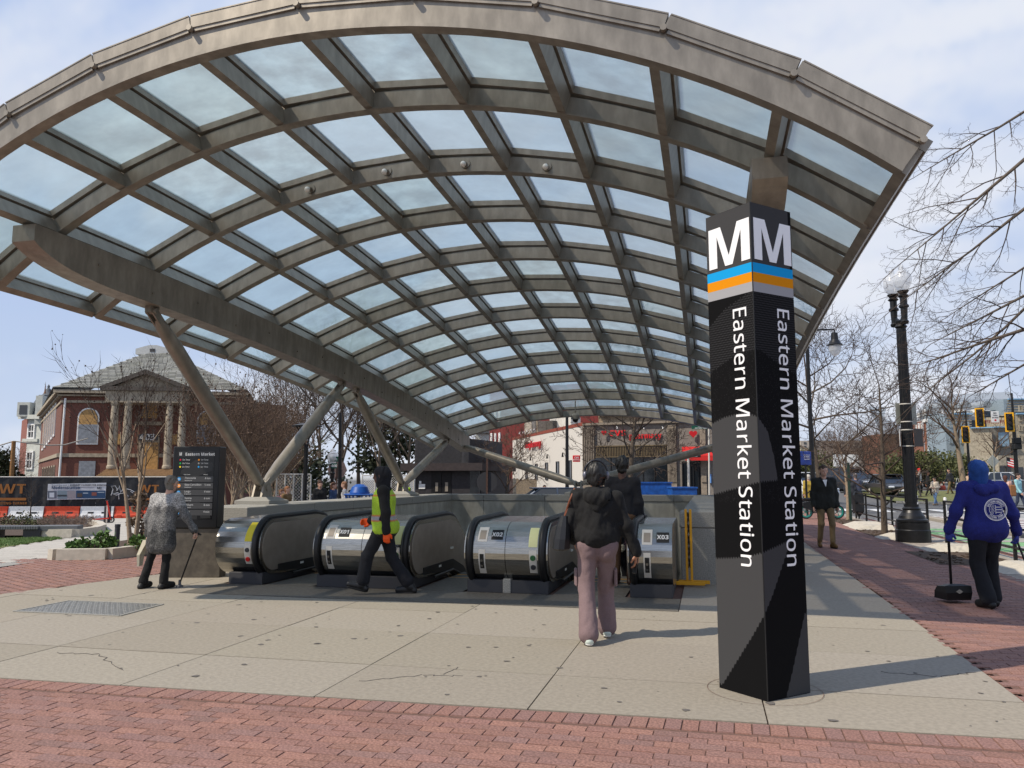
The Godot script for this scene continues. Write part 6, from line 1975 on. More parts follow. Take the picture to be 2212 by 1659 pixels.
func overhang() -> void:   # street tree just outside the frame whose drooping limbs reach over the avenue
	var b := gp(2420, 1210)
	var t := thing("street_tree", "bare street tree whose drooping limbs reach over the avenue beside the twin-globe lamp", "tree", b)
	var rg := RandomNumberGenerator.new()
	rg.seed = 77
	var tm := MB.new(); var cm := MB.new()
	var d := -b.z
	tm.tube([Vector3.ZERO, Vector3(0.05, 3, 0), Vector3(-0.1, 6, 0.1), Vector3(0.1, 9.5, 0)], [0.24, 0.2, 0.15, 0.05], 10)
	var o := {depth = 4, kids = [13, 5, 4, 3], tilt = [0.65, 0.6, 0.7, 0.7], ratio = 0.36, low = 0.1, lift = -0.01, thin = 0.8, wob = 0.2, limb = 0.02, fork = 0.5}
	for q in [[2215, 240, 1960, 400, 0.5, 0.055], [2230, 330, 1945, 560, -0.6, 0.07], [2240, 430, 1950, 640, 0.8, 0.07], [2250, 620, 1990, 740, 0.2, 0.06], [2250, 700, 1990, 800, -0.8, 0.075], [2240, 640, 1975, 905, 1.0, 0.06], [2240, 560, 2030, 700, 1.6, 0.05], [2260, 760, 2080, 860, -0.3, 0.05]]:
		var dd: float = d + q[4]
		var a := at(q[0], q[1], dd); var e := at(q[2], q[3], dd)
		var root := Vector3(b.x, a.y - 0.8, b.z)
		q[5] = (q[5] as float) * 0.55
		tm.tube([root - b, (root.lerp(a, 0.5) + Vector3(0, 0.25, 0)) - b, a - b], [q[5] * 1.5, q[5] * 1.2, q[5]], 7, false)
		grow(tm, cm, a - b, (e - a).normalized(), (e - a).length(), q[5], 0, o, rg)
	part(t, "trunk", tm, M.bark)
	part(t, "crown", cm, M.twig)
# ------------------------------------------------------------------ left: planters, fence, library, houses
func zz(k: String, x: float, y: float) -> Vector2:
	var t: Array = {z1 = [0, 713.2, .29761], z2 = [603.5, 768.1, .2232], z3 = [932.6, 850.3, .29761], z4 = [1700.7, 713.2, .23146], z5 = [1700.7, 987.5, .23146], b4 = [0, 1014.9, .1488], c1 = [603.5, 905.2, .2232], c2 = [1042.4, 850.3, .24803], c3 = [1920.1, 850.3, .13228], c4 = [1700.7, 932.6, .1488], c5 = [0, 822.9, .13228]}[k]
	return Vector2(t[0] + x * t[2], t[1] + y * t[2])
func kerbrun(called: String, label: String, pts: Array, w: float, h: float, group := "") -> Node3D:
	var t := thing(called, label, "planter kerb", pts[0], 0.0, group)
	for i in pts.size() - 1:
		var a: Vector3 = pts[i]; var b: Vector3 = pts[i + 1]
		var mb := MB.new()
		var d := (b - a).normalized()
		var sd := d.cross(Vector3.UP).normalized()
		mb.loft([[a - sd * w * 0.5 + d * 0.006, a + sd * w * 0.5 + d * 0.006, a + sd * w * 0.46 + Vector3(0, h, 0) + d * 0.006, a - sd * w * 0.46 + Vector3(0, h, 0) + d * 0.006], [b - sd * w * 0.5 - d * 0.006, b + sd * w * 0.5 - d * 0.006, b + sd * w * 0.46 + Vector3(0, h, 0) - d * 0.006, b - sd * w * 0.46 + Vector3(0, h, 0) - d * 0.006]])
		part(t, "kerb_stone", mb, M.paleconcrete, true)
	return t
func usl(a: Array) -> PackedVector2Array:   # view pixels on the land -> station grid
	var q := PackedVector2Array()
	for i in range(0, a.size(), 2): q.append(US(gt(a[i], a[i + 1])))
	return q
func left_side() -> void:
	# pale paver path
	var path := usl([-120, 1226, 0, 1217, 114, 1204, 330, 1183, 420, 1160, 420, 1120, 250, 1118, 225, 1136, 224, 1150, 140, 1165, 60, 1176, 0, 1186, -120, 1195])
	var bed := MB.new()
	landsheet(bed, path, -0.006, 2.0)
	var root := struct("paver_path", bed, nm("pavergrout", Color(0.42, 0.40, 0.38), Color(0.54, 0.52, 0.49), 0.5, 0.95))
	var pv := MB.new()
	var r := Rect2(path[0], Vector2.ZERO)
	for p in path: r = r.expand(p)
	var y := r.position.y
	var row := 0
	while y < r.end.y:
		var x := r.position.x + (0.2 if row % 2 == 1 else 0.0)
		while x < r.end.x:
			var q := Vector2(x, y)
			if Geometry2D.is_point_in_polygon(q, path):
				var p := W(x, y)
				p.y = ter(p.x, p.z) + 0.008 + rng.randf_range(-0.002, 0.002)
				var f := rng.randf_range(0.85, 1.05)
				pv.col = Color(f, f, f)
				brick_into(pv, p, Basis(Vector3.UP, -PH), 0.4, 0.2, 0.0)
			x += 0.405
		y += 0.205
		row += 1
	var po := part(root, "pavers", pv, nm("paver", Color(0.62, 0.60, 0.57), Color(0.72, 0.70, 0.66), 1.2, 0.9, 0.0, 0.15, 0.03, true))
	po.set_meta("kind", "stuff")
	var mb := MB.new()
	landsheet(mb, usl([-150, 1205, 0, 1218, 114, 1205, 114, 1209, 0, 1226, -150, 1214]), 0.01, 2.0)
	struct("path_edge", mb, M.granite)
	# lawn and beds
	mb = MB.new()
	landsheet(mb, usl([-150, 1200, 0, 1185, 60, 1175, 134, 1165, 120, 1161, 0, 1163, -150, 1168]), 0.012, 1.5)
	struct("lawn", mb, M.lawn)
	var gm := MB.new()
	var lp := usl([-40, 1189, 0, 1185, 60, 1175, 134, 1165, 120, 1163, 0, 1164, -40, 1166])
	for i in 2600:
		var k := Vector2(rng.randf(), rng.randf())
		var a := lp[0].lerp(lp[3], k.x).lerp(lp[6].lerp(lp[4], k.x), k.y)
		if not Geometry2D.is_point_in_polygon(a, lp): continue
		var p := W(a.x, a.y)
		p.y = ter(p.x, p.z) + 0.012
		var d := Vector3(rng.randf_range(-0.03, 0.03), rng.randf_range(0.03, 0.08), rng.randf_range(-0.03, 0.03))
		gm.tri(p + Vector3(-0.012, 0, 0), p + Vector3(0.012, 0, 0), p + d)
	var go := part(self, "grass", gm, M.leaf_bright)
	tag(go, "short green grass blades on the small lawn by the bench", "grass")
	go.set_meta("kind", "stuff")
	var soil: Material = M.soil
	mb = MB.new()
	landsheet(mb, usl([-150, 1160, 92, 1160, 160, 1158, 218, 1145, 205, 1137, 120, 1124, -150, 1128]), 0.05, 2.0)
	struct("planting_bed", mb, soil)
	mb = MB.new()
	landsheet(mb, usl([150, 1205, 225, 1207, 400, 1180, 400, 1150, 310, 1168, 240, 1180, 170, 1190]), 0.10, 1.0)
	struct("planting_bed", mb, soil)
	kerbrun("planter_kerb", "pale granite planter kerb curving round the brown shrubs", [gt(92, 1161), gt(160, 1161), gt(204, 1154), gt(221, 1147), gt(214, 1139), gt(196, 1134)], 0.3, 0.26)
	kerbrun("planter_kerb", "pale granite planter kerb between the brick paving and the green tufts", [gp(114, 1208), gp(125, 1209), gp(232, 1208), gp(300, 1199), gp(330, 1193), gp(430, 1178)], 0.22, 0.2)
	var bo := thing("bollard_light", "short dark cylindrical bollard light in the planter", "bollard", gp(251.5, 1184))
	mb = MB.new()
	mb.lathe([Vector2(0.055, 0.0), Vector2(0.055, 0.46), Vector2(0.06, 0.46), Vector2(0.06, 0.52), Vector2(0.0, 0.525)], 16)
	part(bo, "tube", mb, M.darkgrey)
	# slatted bench
	var a := gt(-30, 1162); var b := gt(88, 1161)
	var bn := thing("bench", "grey backless slatted bench on stone blocks beside the lawn", "bench", (a + b) * 0.5)
	var dir := (b - a).normalized()
	var sd := dir.cross(Vector3.UP).normalized()
	for i in 22:
		mb = MB.new()
		mb.box(a.lerp(b, (i + 0.5) / 22.0) + Vector3(0, 0.32, 0), Vector3(0.06, 0.10, 0.62), Basis(dir, Vector3.UP, -sd), 0.006)
		part(bn, "slat", mb, pm("benchgrey", Color(0.38, 0.39, 0.40), 0.7), true)
	mb = MB.new()
	mb.box(b + dir * 0.55 + Vector3(0, 0.29, 0) - sd * 0.1, Vector3(1.1, 0.16, 0.6), Basis(dir, Vector3.UP, -sd), 0.01)
	part(bn, "end_block", mb, M.benchgrey, true)
	for f in [0.12, 0.88]:
		mb = MB.new()
		mb.box(a.lerp(b, f) + Vector3(0, 0.135, 0), Vector3(0.5, 0.27, 0.5), Basis(dir, Vector3.UP, -sd), 0.01)
		part(bn, "support", mb, M.darkgrey, true)
	# barriers, fence with banners
	var fa := gt(-60, 1121); var fb := gt(400, 1119)
	var bd := (fb - fa).normalized()
	var edge := [[-64, 18, 0], [18.5, 96, 1], [96.5, 173, 0], [173.5, 247, 1], [248, 322, 0], [322.5, 396, 1], [396.5, 470, 0]]
	var k := 0
	for e in edge:
		var pa := onpl(fa, fb, e[0], 1110); var pb := onpl(fa, fb, e[1], 1110)
		pa = gr(pa); pb = gr(pb)
		var white: bool = e[2] == 1
		var nm_: Array = ["by the bench", "behind the bare sapling", "behind the brown twiggy shrubs", "behind the red scooter", "behind the crape myrtle stems", "behind the info screen", "at the myrtle clump"]
		var t := thing("road_barrier", ("white" if white else "orange") + " plastic water-filled barrier " + nm_[k], "barrier", (pa + pb) * 0.5, 0.0, "orange and white barriers along the banner fence")
		k += 1
		var sdv := bd.cross(Vector3.UP).normalized()
		var prof2 := [[0.30, 0.0], [0.30, 0.16], [0.20, 0.34], [0.13, 0.55], [0.12, 0.84]]
		var m := nm("barrier_white", Color(0.76, 0.76, 0.77), Color(0.88, 0.88, 0.88), 1.0, 0.6) if white else nm("barrier_orange", Color(0.72, 0.20, 0.08), Color(0.84, 0.27, 0.11), 1.0, 0.6)
		var mbb := MB.new()
		var rings := []
		for q in prof2 + [[-0.12, 0.84], [-0.13, 0.55], [-0.2, 0.34], [-0.3, 0.16], [-0.3, 0.0]]: rings.append(q)
		var ra := []; var rb := []
		for q in rings:
			ra.append(pa + bd * 0.03 - sdv * (q[0] as float) * -1.0 + Vector3(0, q[1], 0)); rb.append(pb - bd * 0.03 - sdv * (q[0] as float) * -1.0 + Vector3(0, q[1], 0))
		mbb.loft([ra, rb])
		var o := part(t, "shell", mbb, m, true)
		for f in [0.32, 0.72]:
			var hb := MB.new()
			var c: Vector3 = pa.lerp(pb, f) + Vector3(0, 0.40, 0)
			for sg in [-1.0, 1.0]: hb.box(c + sdv * sg * 0.175, Vector3(0.38, 0.14, 0.05), Basis(bd, Vector3.UP, -sdv), 0.01)
			part(o, "slot", hb, M.darkgrey, true)
			var fl := MB.new()
			for sg in [-1.0, 1.0]: fl.box(pa.lerp(pb, f - 0.17) + Vector3(0, 0.12, 0) + sdv * sg * 0.3, Vector3(0.3, 0.24, 0.06), Basis(bd, Vector3.UP, -sdv), 0.01)
			part(o, "foot", fl, m, true)
	var ga := fa + Vector3(0, 0, -0.9); var gb := fb + Vector3(0, 0, -0.9)
	var t := thing("banner_fence", "construction fence hung with black mesh banners in front of the library", "fence", gr((ga + gb) * 0.5))
	var nb := 8
	for i in nb:
		var x0 := lerpf(-60.0, 470.0, float(i) / nb); var x1 := lerpf(-60.0, 470.0, (i + 1.0) / nb)
		var mbb := MB.new()
		var cols := 10
		for j in cols:
			for l in 5:
				var q := []
				for c in [[0, 0], [1, 0], [1, 1], [0, 1]]:
					var fx: float = (j + c[0]) / float(cols); var fy: float = (l + c[1]) / 5.0
					var p := onpl(ga, gb, lerpf(x0, x1, fx), lerpf(1031.0 + 0.6 * sin(fx * PI), 1101.0, fy))
					p += bd.cross(Vector3.UP) * -0.05 * sin((x0 + (x1 - x0) * fx) * 0.21 + fy * 3.0) * (0.3 + fy)
					q.append(p)
				mbb.quad(q[0], q[1], q[2], q[3], Vector3.BACK)
		var o := part(t, "banner", mbb, nm("bannerblack", Color(0.085, 0.085, 0.10), Color(0.15, 0.15, 0.17), 1.5, 0.6, 0.0, 0.2), true)
		var pm_ := MB.new()
		var pp := onpl(ga, gb, x0, 1100)
		pm_.tube([gr(pp) + Vector3(0, 0, -0.08), Vector3(pp.x, onpl(ga, gb, x0, 1029).y, pp.z - 0.08)], [0.035, 0.035], 8)
		part(t, "post", pm_, M.steel_light, true)
		pm_ = MB.new()
		pm_.tube([onpl(ga, gb, x0, 1030.3), onpl(ga, gb, x1, 1030.3)], [0.035, 0.035], 6)
		part(t, "top_rail", pm_, M.steel_light, true)
	var gold := pm("gold", Color(0.58, 0.36, 0.13), 0.6)
	var off := bd.cross(Vector3.UP).normalized() * -0.16
	if off.z < 0: off = -off
	var nrm := off.normalized()
	var fb_ := Basis(bd, Vector3.UP, nrm)
	var inv := world_inv(t)
	for q in [[28.0, 1.0], [321.0, 0.85]]:
		var cx: float = q[0]; var sc: float = q[1]
		var c := onpl(ga, gb, cx, 1056) + off
		var o := text(t, "WT", 0.66 * sc, Transform3D.IDENTITY, gold, true, 0.01, "banner_lettering")
		o.transform = inv * Transform3D(fb_ * Basis.from_scale(Vector3(1.25, 1, 1)), c)
		var ln := MB.new()
		ln.box(onpl(ga, gb, cx - 4, 1078) + off, Vector3(2.0 * sc, 0.18 * sc, 0.01), fb_)
		part(t, "banner_stripe", ln, gold, true)
		o = text(t, "WHITING-TURNER", 0.17 * sc, Transform3D.IDENTITY, gold, true, 0.01, "banner_lettering")
		o.transform = inv * Transform3D(fb_, onpl(ga, gb, cx - 3, 1087) + off)
	# white announcement banner
	var ab := thing("announcement_banner", "white library renovation banner tied over the black fence mesh", "banner", onpl(ga, gb, 168, 1060) + off)
	var wq := MB.new()
	var wm := MB.new()
	var cs := [zz("b4", 708, 205), zz("b4", 1553, 187), zz("b4", 1540, 418), zz("b4", 695, 437)]
	var wc := []
	for v in cs: wc.append(onpl(ga, gb, v.x, v.y) + off * 1.1)
	wq.quad(wc[0], wc[1], wc[2], wc[3], nrm)
	part(ab, "sheet", wq, nm("bannerwhite", Color(0.70, 0.70, 0.72), Color(0.80, 0.80, 0.82), 1.5, 0.6, 0.0, 0.2), true)
	var panel_px := [[1115, 300, 1540, 412, Color(0.10, 0.24, 0.38)], [705, 305, 835, 415, Color(0.35, 0.37, 0.42)], [845, 300, 985, 422, Color(0.46, 0.52, 0.56)], [990, 300, 1110, 415, Color(0.55, 0.53, 0.55)], [1130, 340, 1205, 395, Color(0.30, 0.25, 0.22)], [1340, 325, 1412, 375, Color(0.50, 0.28, 0.24)], [1215, 330, 1290, 345, Color(0.6, 0.65, 0.7)], [1425, 320, 1525, 332, Color(0.6, 0.65, 0.7)], [1150, 250, 1380, 258, Color(0.5, 0.5, 0.55)], [845, 360, 985, 385, Color(0.2, 0.24, 0.26)], [730, 330, 800, 400, Color(0.75, 0.77, 0.8)]]
	var pk := 0
	for q in panel_px:
		var lift2 := 1.16 if pk < 4 else 1.2
		var pmx := MB.new()
		var a0 := zz("b4", q[0], q[1]); var a1 := zz("b4", q[2], q[3])
		pmx.quad(onpl(ga, gb, a0.x, a0.y) + off * lift2, onpl(ga, gb, a1.x, a0.y) + off * lift2, onpl(ga, gb, a1.x, a1.y) + off * lift2, onpl(ga, gb, a0.x, a1.y) + off * lift2, nrm)
		part(ab, "print", pmx, pm("print%d" % pk, q[4], 0.6), true)
		pk += 1
	var inv2 := world_inv(ab)
	for q in [["Southeast Library", 960, 226, 0.15, Color(0.55, 0.58, 0.62)], ["Modernization", 968, 260, 0.19, Color(0.10, 0.22, 0.36)], ["LIBRARY CLOSED FOR RENOVATION", 1345, 222, 0.12, Color(0.12, 0.16, 0.24)], ["MI", 1452, 265, 0.17, Color(0.12, 0.16, 0.24)]]:
		var v := zz("b4", q[1], q[2])
		var o := text(ab, q[0], q[3], Transform3D.IDENTITY, pm("ink%s" % q[0].left(3), q[4], 0.6), true, 0.006)
		o.transform = inv2 * Transform3D(fb_, onpl(ga, gb, v.x, v.y) + off * 1.25)
	# scrawled white tag on the mesh
	var gf := thing("graffiti", "white looping graffiti scrawl on the black fence banner", "graffiti", onpl(ga, gb, 268, 1060) + off)
	for st in [[1620, 370, 1650, 280, 1625, 240, 1680, 230, 1720, 300, 1740, 250, 1700, 300], [1740, 230, 1760, 330, 1780, 290, 1820, 240, 1770, 320, 1830, 300], [1650, 280, 1640, 350, 1720, 330, 1760, 345, 1700, 370, 1660, 355, 1760, 345, 1830, 330, 1870, 385], [1820, 270, 1900, 290, 1980, 330, 1950, 345, 1900, 310], [1730, 345, 1735, 425]]:
		var pts := []
		for i in range(0, st.size(), 2):
			var v := zz("b4", st[i], st[i + 1])
			pts.append(onpl(ga, gb, v.x, v.y) + off * 1.05)
		var g := MB.new()
		g.tube(pts, [0.022], 4)
		part(gf, "stroke", g, pm("chalk", Color(0.75, 0.76, 0.78), 0.7), true)
	library()
	townhouse()
	# wooden pole with a rope of cable
	var wp := thing("wooden_pole", "rough timber pole carrying a drooping cable beside the white townhouse", "pole", gr(at(26, 1030, 60.0)))
	mb = MB.new()
	mb.tube([gr(at(26, 1030, 60.0)), at(30, 953, 60.0)], [0.16, 0.15], 8)
	part(wp, "post", mb, nm("timber", Color(0.48, 0.33, 0.18), Color(0.62, 0.45, 0.27), 0.8, 0.9), true)
	mb = MB.new()
	mb.tube([at(-20, 968, 60.0), at(30, 953, 60.0), at(60, 957, 60.5), at(105, 962, 61.0), at(140, 961, 62.0), at(190, 947, 64.0)], [0.05], 5)
	part(wp, "cable", mb, pm("cablegrey", Color(0.62, 0.60, 0.56), 0.8), true)
func brickwall(key: String, c1: Color, c2: Color) -> StandardMaterial3D:
	return nm(key, c1, c2, 2.4, 0.9, 0.0, 0.0, 0.03, false, Vector3(0.6, 3.0, 0.6))
func wallbox(mb: MB, a: Vector3, b: Vector3, y0: float, y1: float, th := 0.4) -> void:   # wall from a to b, thickness away from the viewer
	var d := (b - a); d.y = 0
	var n := d.normalized().cross(Vector3.UP)
	if n.dot(Vector3(a.x, 0, a.z)) < 0: n = -n
	var A := Vector3(a.x, y0, a.z); var B := Vector3(b.x, y0, b.z)
	var up := Vector3(0, y1 - y0, 0)
	mb.quad(A, B, B + up, A + up, -n)
	mb.quad(A + n * th, B + n * th, B + n * th + up, A + n * th + up, n)
	mb.quad(A + up, B + up, B + up + n * th, A + up + n * th, Vector3.UP)
	mb.quad(A, A + n * th, A + n * th + up, A + up); mb.quad(B, B + n * th, B + n * th + up, B + up)
func win(t: Node, a: Vector3, b: Vector3, r: Rect2, frame: Material, pane: Material, bars := Vector2i(1, 1), proud := 0.05, called := "window", th := 0.12) -> Node3D:   # r in view pixels on the wall plane a-b
	var p0 := onpl(a, b, r.position.x, r.end.y); var p1 := onpl(a, b, r.end.x, r.end.y)
	var q0 := onpl(a, b, r.position.x, r.position.y); var q1 := onpl(a, b, r.end.x, r.position.y)
	var d := (b - a).normalized(); d.y = 0
	var n := d.cross(Vector3.UP)
	if n.dot(Vector3(p0.x, 0, p0.z)) > 0: n = -n
	var y0 := (p0.y + p1.y) * 0.5; var y1 := (q0.y + q1.y) * 0.5
	var A := Vector3(p0.x, y0, p0.z); var B := Vector3(p1.x, y0, p1.z)
	var h := y1 - y0; var w := (B - A).length()
	var bs := Basis((B - A).normalized(), Vector3.UP, n)
	var mb := MB.new()
	mb.box((A + B) * 0.5 + Vector3(0, th * 0.5, 0) + n * proud * 0.5, Vector3(w, th, proud + 0.06), bs)
	mb.box((A + B) * 0.5 + Vector3(0, h - th * 0.5, 0) + n * proud * 0.5, Vector3(w, th, proud + 0.05), bs)
	for e in [A + bs.x * th * 0.5, B - bs.x * th * 0.5]: mb.box(e + Vector3(0, h * 0.5, 0) + n * proud * 0.5, Vector3(th, h - th * 2.0, proud + 0.05), bs)
	for i in range(1, bars.x): mb.box(A.lerp(B, float(i) / bars.x) + Vector3(0, h * 0.5, 0) + n * proud * 0.4, Vector3(th * 0.35, h - th * 2, proud), bs)
	for i in range(1, bars.y): mb.box((A + B) * 0.5 + Vector3(0, h * i / bars.y, 0) + n * proud * 0.4, Vector3(w - th * 2, th * 0.4, proud), bs)
	var o := part(t, called, mb, frame, true)
	var g := MB.new()
	g.box((A + B) * 0.5 + Vector3(0, h * 0.5, 0) + n * 0.012, Vector3(w - th * 1.6, h - th * 1.6, 0.02), bs)
	part(o, "pane", g, pane, true)
	return o
func library() -> void:
	var A := at(126, 1000, 66.0); var B := at(517, 1000, 68.0); var C := at(84, 1000, 91.0); var D := at(546, 1000, 85.0)
	A.y = 0; B.y = 0; C.y = 0; D.y = 0
	var t := thing("library_building", "red brick library with stone columns, pediment and slate hip roof, its windows boarded up", "building", A.lerp(B, 0.5))
	var br := brickwall("libbrick", Color(0.36, 0.225, 0.185), Color(0.51, 0.325, 0.27))
	var stone := nm("limestone", Color(0.56, 0.51, 0.43), Color(0.68, 0.63, 0.55), 2.0, 0.9)
	var slate := nm("slate", Color(0.42, 0.43, 0.42), Color(0.62, 0.62, 0.59), 1.5, 0.8, 0.0, 0.0, 0.05, true, Vector3(1, 2.5, 1))
	var ply := nm("plywood", Color(0.62, 0.47, 0.28), Color(0.76, 0.60, 0.38), 1.5, 0.9)
	var board := nm("boardgrey", Color(0.46, 0.48, 0.51), Color(0.56, 0.58, 0.61), 2.0, 0.8)
	var top := onpl(A, B, 200, 846).y
	var mb := MB.new()
	wallbox(mb, A, B, -2.5, top)
	var w := part(t, "front_wall", mb, br, true)
	mb = MB.new(); wallbox(mb, C, A, -2.5, top); part(t, "side_wall", mb, br, true)
	mb = MB.new(); wallbox(mb, B, D, -2.5, top); part(t, "side_wall", mb, br, true)
	# cornice, bands
	var dAB := (B - A).normalized(); var out := dAB.cross(Vector3.UP)
	if out.z < 0: out = -out
	for q in [[847, 3.5, 0.55, "cornice"], [855, 1.5, 0.3, "dentil_band"], [868, 2.6, 0.10, "stone_band"], [983.5, 4.0, 0.12, "stone_band"]]:
		mb = MB.new()
		var y: float = onpl(A, B, 200, q[0]).y
		var hh: float = q[1] / 1726.0 * 66.0 * 2.0
		var o: float = q[2]
		mb.bar(Vector3(A.x, y, A.z) + out * o * 0.5 - dAB * o, Vector3(B.x, y, B.z) + out * o * 0.5 + dAB * o, o, hh)
		var dc := (A - C).normalized(); var oc := dc.cross(Vector3.UP)
		if oc.x < 0: oc = -oc
		oc = -oc if oc.dot(-A) < 0 else oc
		mb.bar(Vector3(C.x, y, C.z) + oc * o * 0.5, Vector3(A.x, y, A.z) + oc * o * 0.5 + dc * o * 0.2, o, hh)
		mb.bar(Vector3(B.x, y, B.z) - (D - B).normalized() * o, Vector3(D.x, y, D.z), o, hh)
		part(t, q[3], mb, stone, true)
	# roof with courses of slates
	var ev := onpl(A, B, 200, 840).y
	var E := [Vector3(C.x, ev, C.z) + Vector3(-0.4, 0, 0), Vector3(A.x, ev, A.z) + out * 0.6 - dAB * 0.6, Vector3(B.x, ev, B.z) + out * 0.6 + dAB * 0.6, Vector3(D.x, ev, D.z) + Vector3(0.5, 0, 0)]
	var r0 := at(312, 764, 78.0); var r1 := at(366, 764, 79.0); var r2 := r1 + Vector3(-2, 0, -8); var r3 := r0 + Vector3(-5, 0, -10)
	mb = MB.new()
	mb.quad(E[1], E[2], r1, r0, Vector3.BACK); mb.quad(E[0], E[1], r0, r3); mb.quad(E[2], E[3], r2, r1); mb.quad(r0, r1, r2, r3, Vector3.UP)
	var rf := part(t, "roof", mb, slate, true)
	var sn := MB.new()
	var ms := 0
	var nrm: Vector3 = (E[2] - E[1]).cross(r0 - E[1]).normalized()
	if nrm.y < 0: nrm = -nrm
	for i in 26:
		var f0 := i / 26.0; var f1 := (i + 1) / 26.0
		var a0 := (E[1] as Vector3).lerp(r0, f0); var b0 := (E[2] as Vector3).lerp(r1, f0)
		var a1 := (E[1] as Vector3).lerp(r0, f1 + 0.01); var b1 := (E[2] as Vector3).lerp(r1, f1 + 0.01)
		var n := int((b0 - a0).length() / 0.62)
		for j in n:
			var x0 := (j + 0.5 * (i % 2)) / n; var x1 := minf((j + 0.94 + 0.5 * (i % 2)) / n, 1.0)
			if x0 >= 1.0: continue
			var f := rng.randf_range(0.55, 1.1)
			var dst := sn
			if ms < 300 and f0 < 0.62: dst = MB.new()
			dst.col = Color(f, f, f * rng.randf_range(0.94, 1.02))
			dst.quad(a0.lerp(b0, x0) + nrm * 0.07, a0.lerp(b0, x1) + nrm * 0.07, a1.lerp(b1, x1) + nrm * 0.02, a1.lerp(b1, x0) + nrm * 0.02, nrm)
			dst.quad(a0.lerp(b0, x0) + nrm * 0.07, a0.lerp(b0, x1) + nrm * 0.07, a0.lerp(b0, x1) + nrm * 0.01, a0.lerp(b0, x0) + nrm * 0.01, Vector3.BACK)
			if dst != sn:
				ms += 1
				part(rf, "slate", dst, slate, true)
	var so := part(rf, "slates", sn, slate, true)
	so.set_meta("kind", "stuff")
	mb = MB.new()
	var lc := at(339, 762, 80.0)
	mb.loft([[lc + Vector3(-1.7, -0.3, 1), lc + Vector3(1.7, -0.3, 1), lc + Vector3(1.7, -0.3, -3), lc + Vector3(-1.7, -0.3, -3)], [lc + Vector3(-1.7, 0.25, 1), lc + Vector3(1.7, 0.25, 1), lc + Vector3(1.7, 0.25, -3), lc + Vector3(-1.7, 0.25, -3)], [lc + Vector3(-0.4, 0.62, 1), lc + Vector3(0.4, 0.62, 1), lc + Vector3(0.4, 0.62, -3), lc + Vector3(-0.4, 0.62, -3)]])
	var ln := part(rf, "roof_lantern", mb, nm("leadwhite", Color(0.62, 0.63, 0.63), Color(0.72, 0.73, 0.73), 1.0, 0.6), true)
	mb = MB.new(); mb.box(lc + Vector3(0, 0.1, 1.02), Vector3(0.5, 0.3, 0.05)); part(ln, "louvre", mb, M.darkgrey, true)
	# arched windows, boarded
	for q in [[zz("z1", 555, 830), zz("z1", 712, 565), zz("z1", 640, 685)], [zz("z1", 1425, 830), zz("z1", 1570, 585), zz("z1", 1500, 690)]]:
		var p0 := onpl(A, B, q[0].x, q[0].y); var p1 := onpl(A, B, q[1].x, q[0].y)
		var ytop := onpl(A, B, q[1].x, q[1].y).y
		var wd := (p1 - p0).length(); var rr := wd * 0.5
		var h := ytop - p0.y - rr
		var poly := PackedVector2Array([Vector2(-rr, 0), Vector2(rr, 0)])
		var inner := PackedVector2Array([Vector2(-rr * 0.86, 0.12), Vector2(rr * 0.86, 0.12)])
		for i in 15:
			var an := PI * i / 14.0
			poly.append(Vector2(cos(an) * rr, h + sin(an) * rr)); inner.append(Vector2(cos(an) * rr * 0.86, h + sin(an) * rr * 0.86))
		var xf := Transform3D(Basis(dAB, Vector3.UP, out), (p0 + p1) * 0.5)
		mb = MB.new(); mb.prism(poly, 0.0, 0.10, xf)
		var o := part(t, "window", mb, M.white, true)
		mb = MB.new(); mb.prism(inner, 0.09, 0.125, xf)
		part(o, "plywood_arch", mb, ply, true)
		mb = MB.new()
		var hy: float = onpl(A, B, q[2].x, q[2].y).y - p0.y
		mb.prism(PackedVector2Array([Vector2(-rr * 0.86, 0.12), Vector2(rr * 0.86, 0.12), Vector2(rr * 0.86, hy), Vector2(-rr * 0.86, hy)]), 0.126, 0.15, xf)
		part(o, "grey_board", mb, board, true)
	# side windows with pale boards
	for i in 6:
		var x0 := 91.5 + i * 4.9
		win(t, C, A, Rect2(x0, 905 - i * 6.0, 2.4, 68), M.white, ply, Vector2i(1, 1), 0.06, "side_window", 0.2)
		win(t, C, A, Rect2(x0, 1010 - i * 1.0, 2.2, 30), stone, M.window, Vector2i(1, 1), 0.06, "basement_window", 0.15)
	# portico
	var PA := A + out * 2.4; var PB := B + out * 2.4
	for x in [[810, 30], [907, 30], [1211, 28], [1307, 27]]:
		var v := zz("z1", x[0], 1005); var v2_ := zz("z1", x[0] + 4, 520)
		var p := onpl(PA, PB, v.x, v.y)
		var hh := onpl(PA, PB, v.x, v2_.y).y - p.y
		var rr: float = x[1] * 0.29761 / 1726.0 * 64.0
		mb = MB.new()
		mb.lathe([Vector2(rr * 1.2, 0), Vector2(rr * 1.2, 0.18), Vector2(rr, 0.3), Vector2(rr * 0.98, hh * 0.5), Vector2(rr * 0.84, hh - 0.35), Vector2(rr * 1.12, hh - 0.15), Vector2(rr * 1.15, hh)], 18, Transform3D(Basis(), p))
		part(t, "column", mb, stone, true)
	mb = MB.new()
	var e0 := onpl(PA, PB, zz("z1", 775, 0).x, zz("z1", 0, 475).y); var e1 := onpl(PA, PB, zz("z1", 1345, 0).x, zz("z1", 0, 475).y)
	mb.bar(Vector3(e0.x, e0.y, e0.z) - out * 1.0, Vector3(e1.x, e0.y, e1.z) - out * 1.0, 2.6, 1.1)
	part(t, "entablature", mb, stone, true)
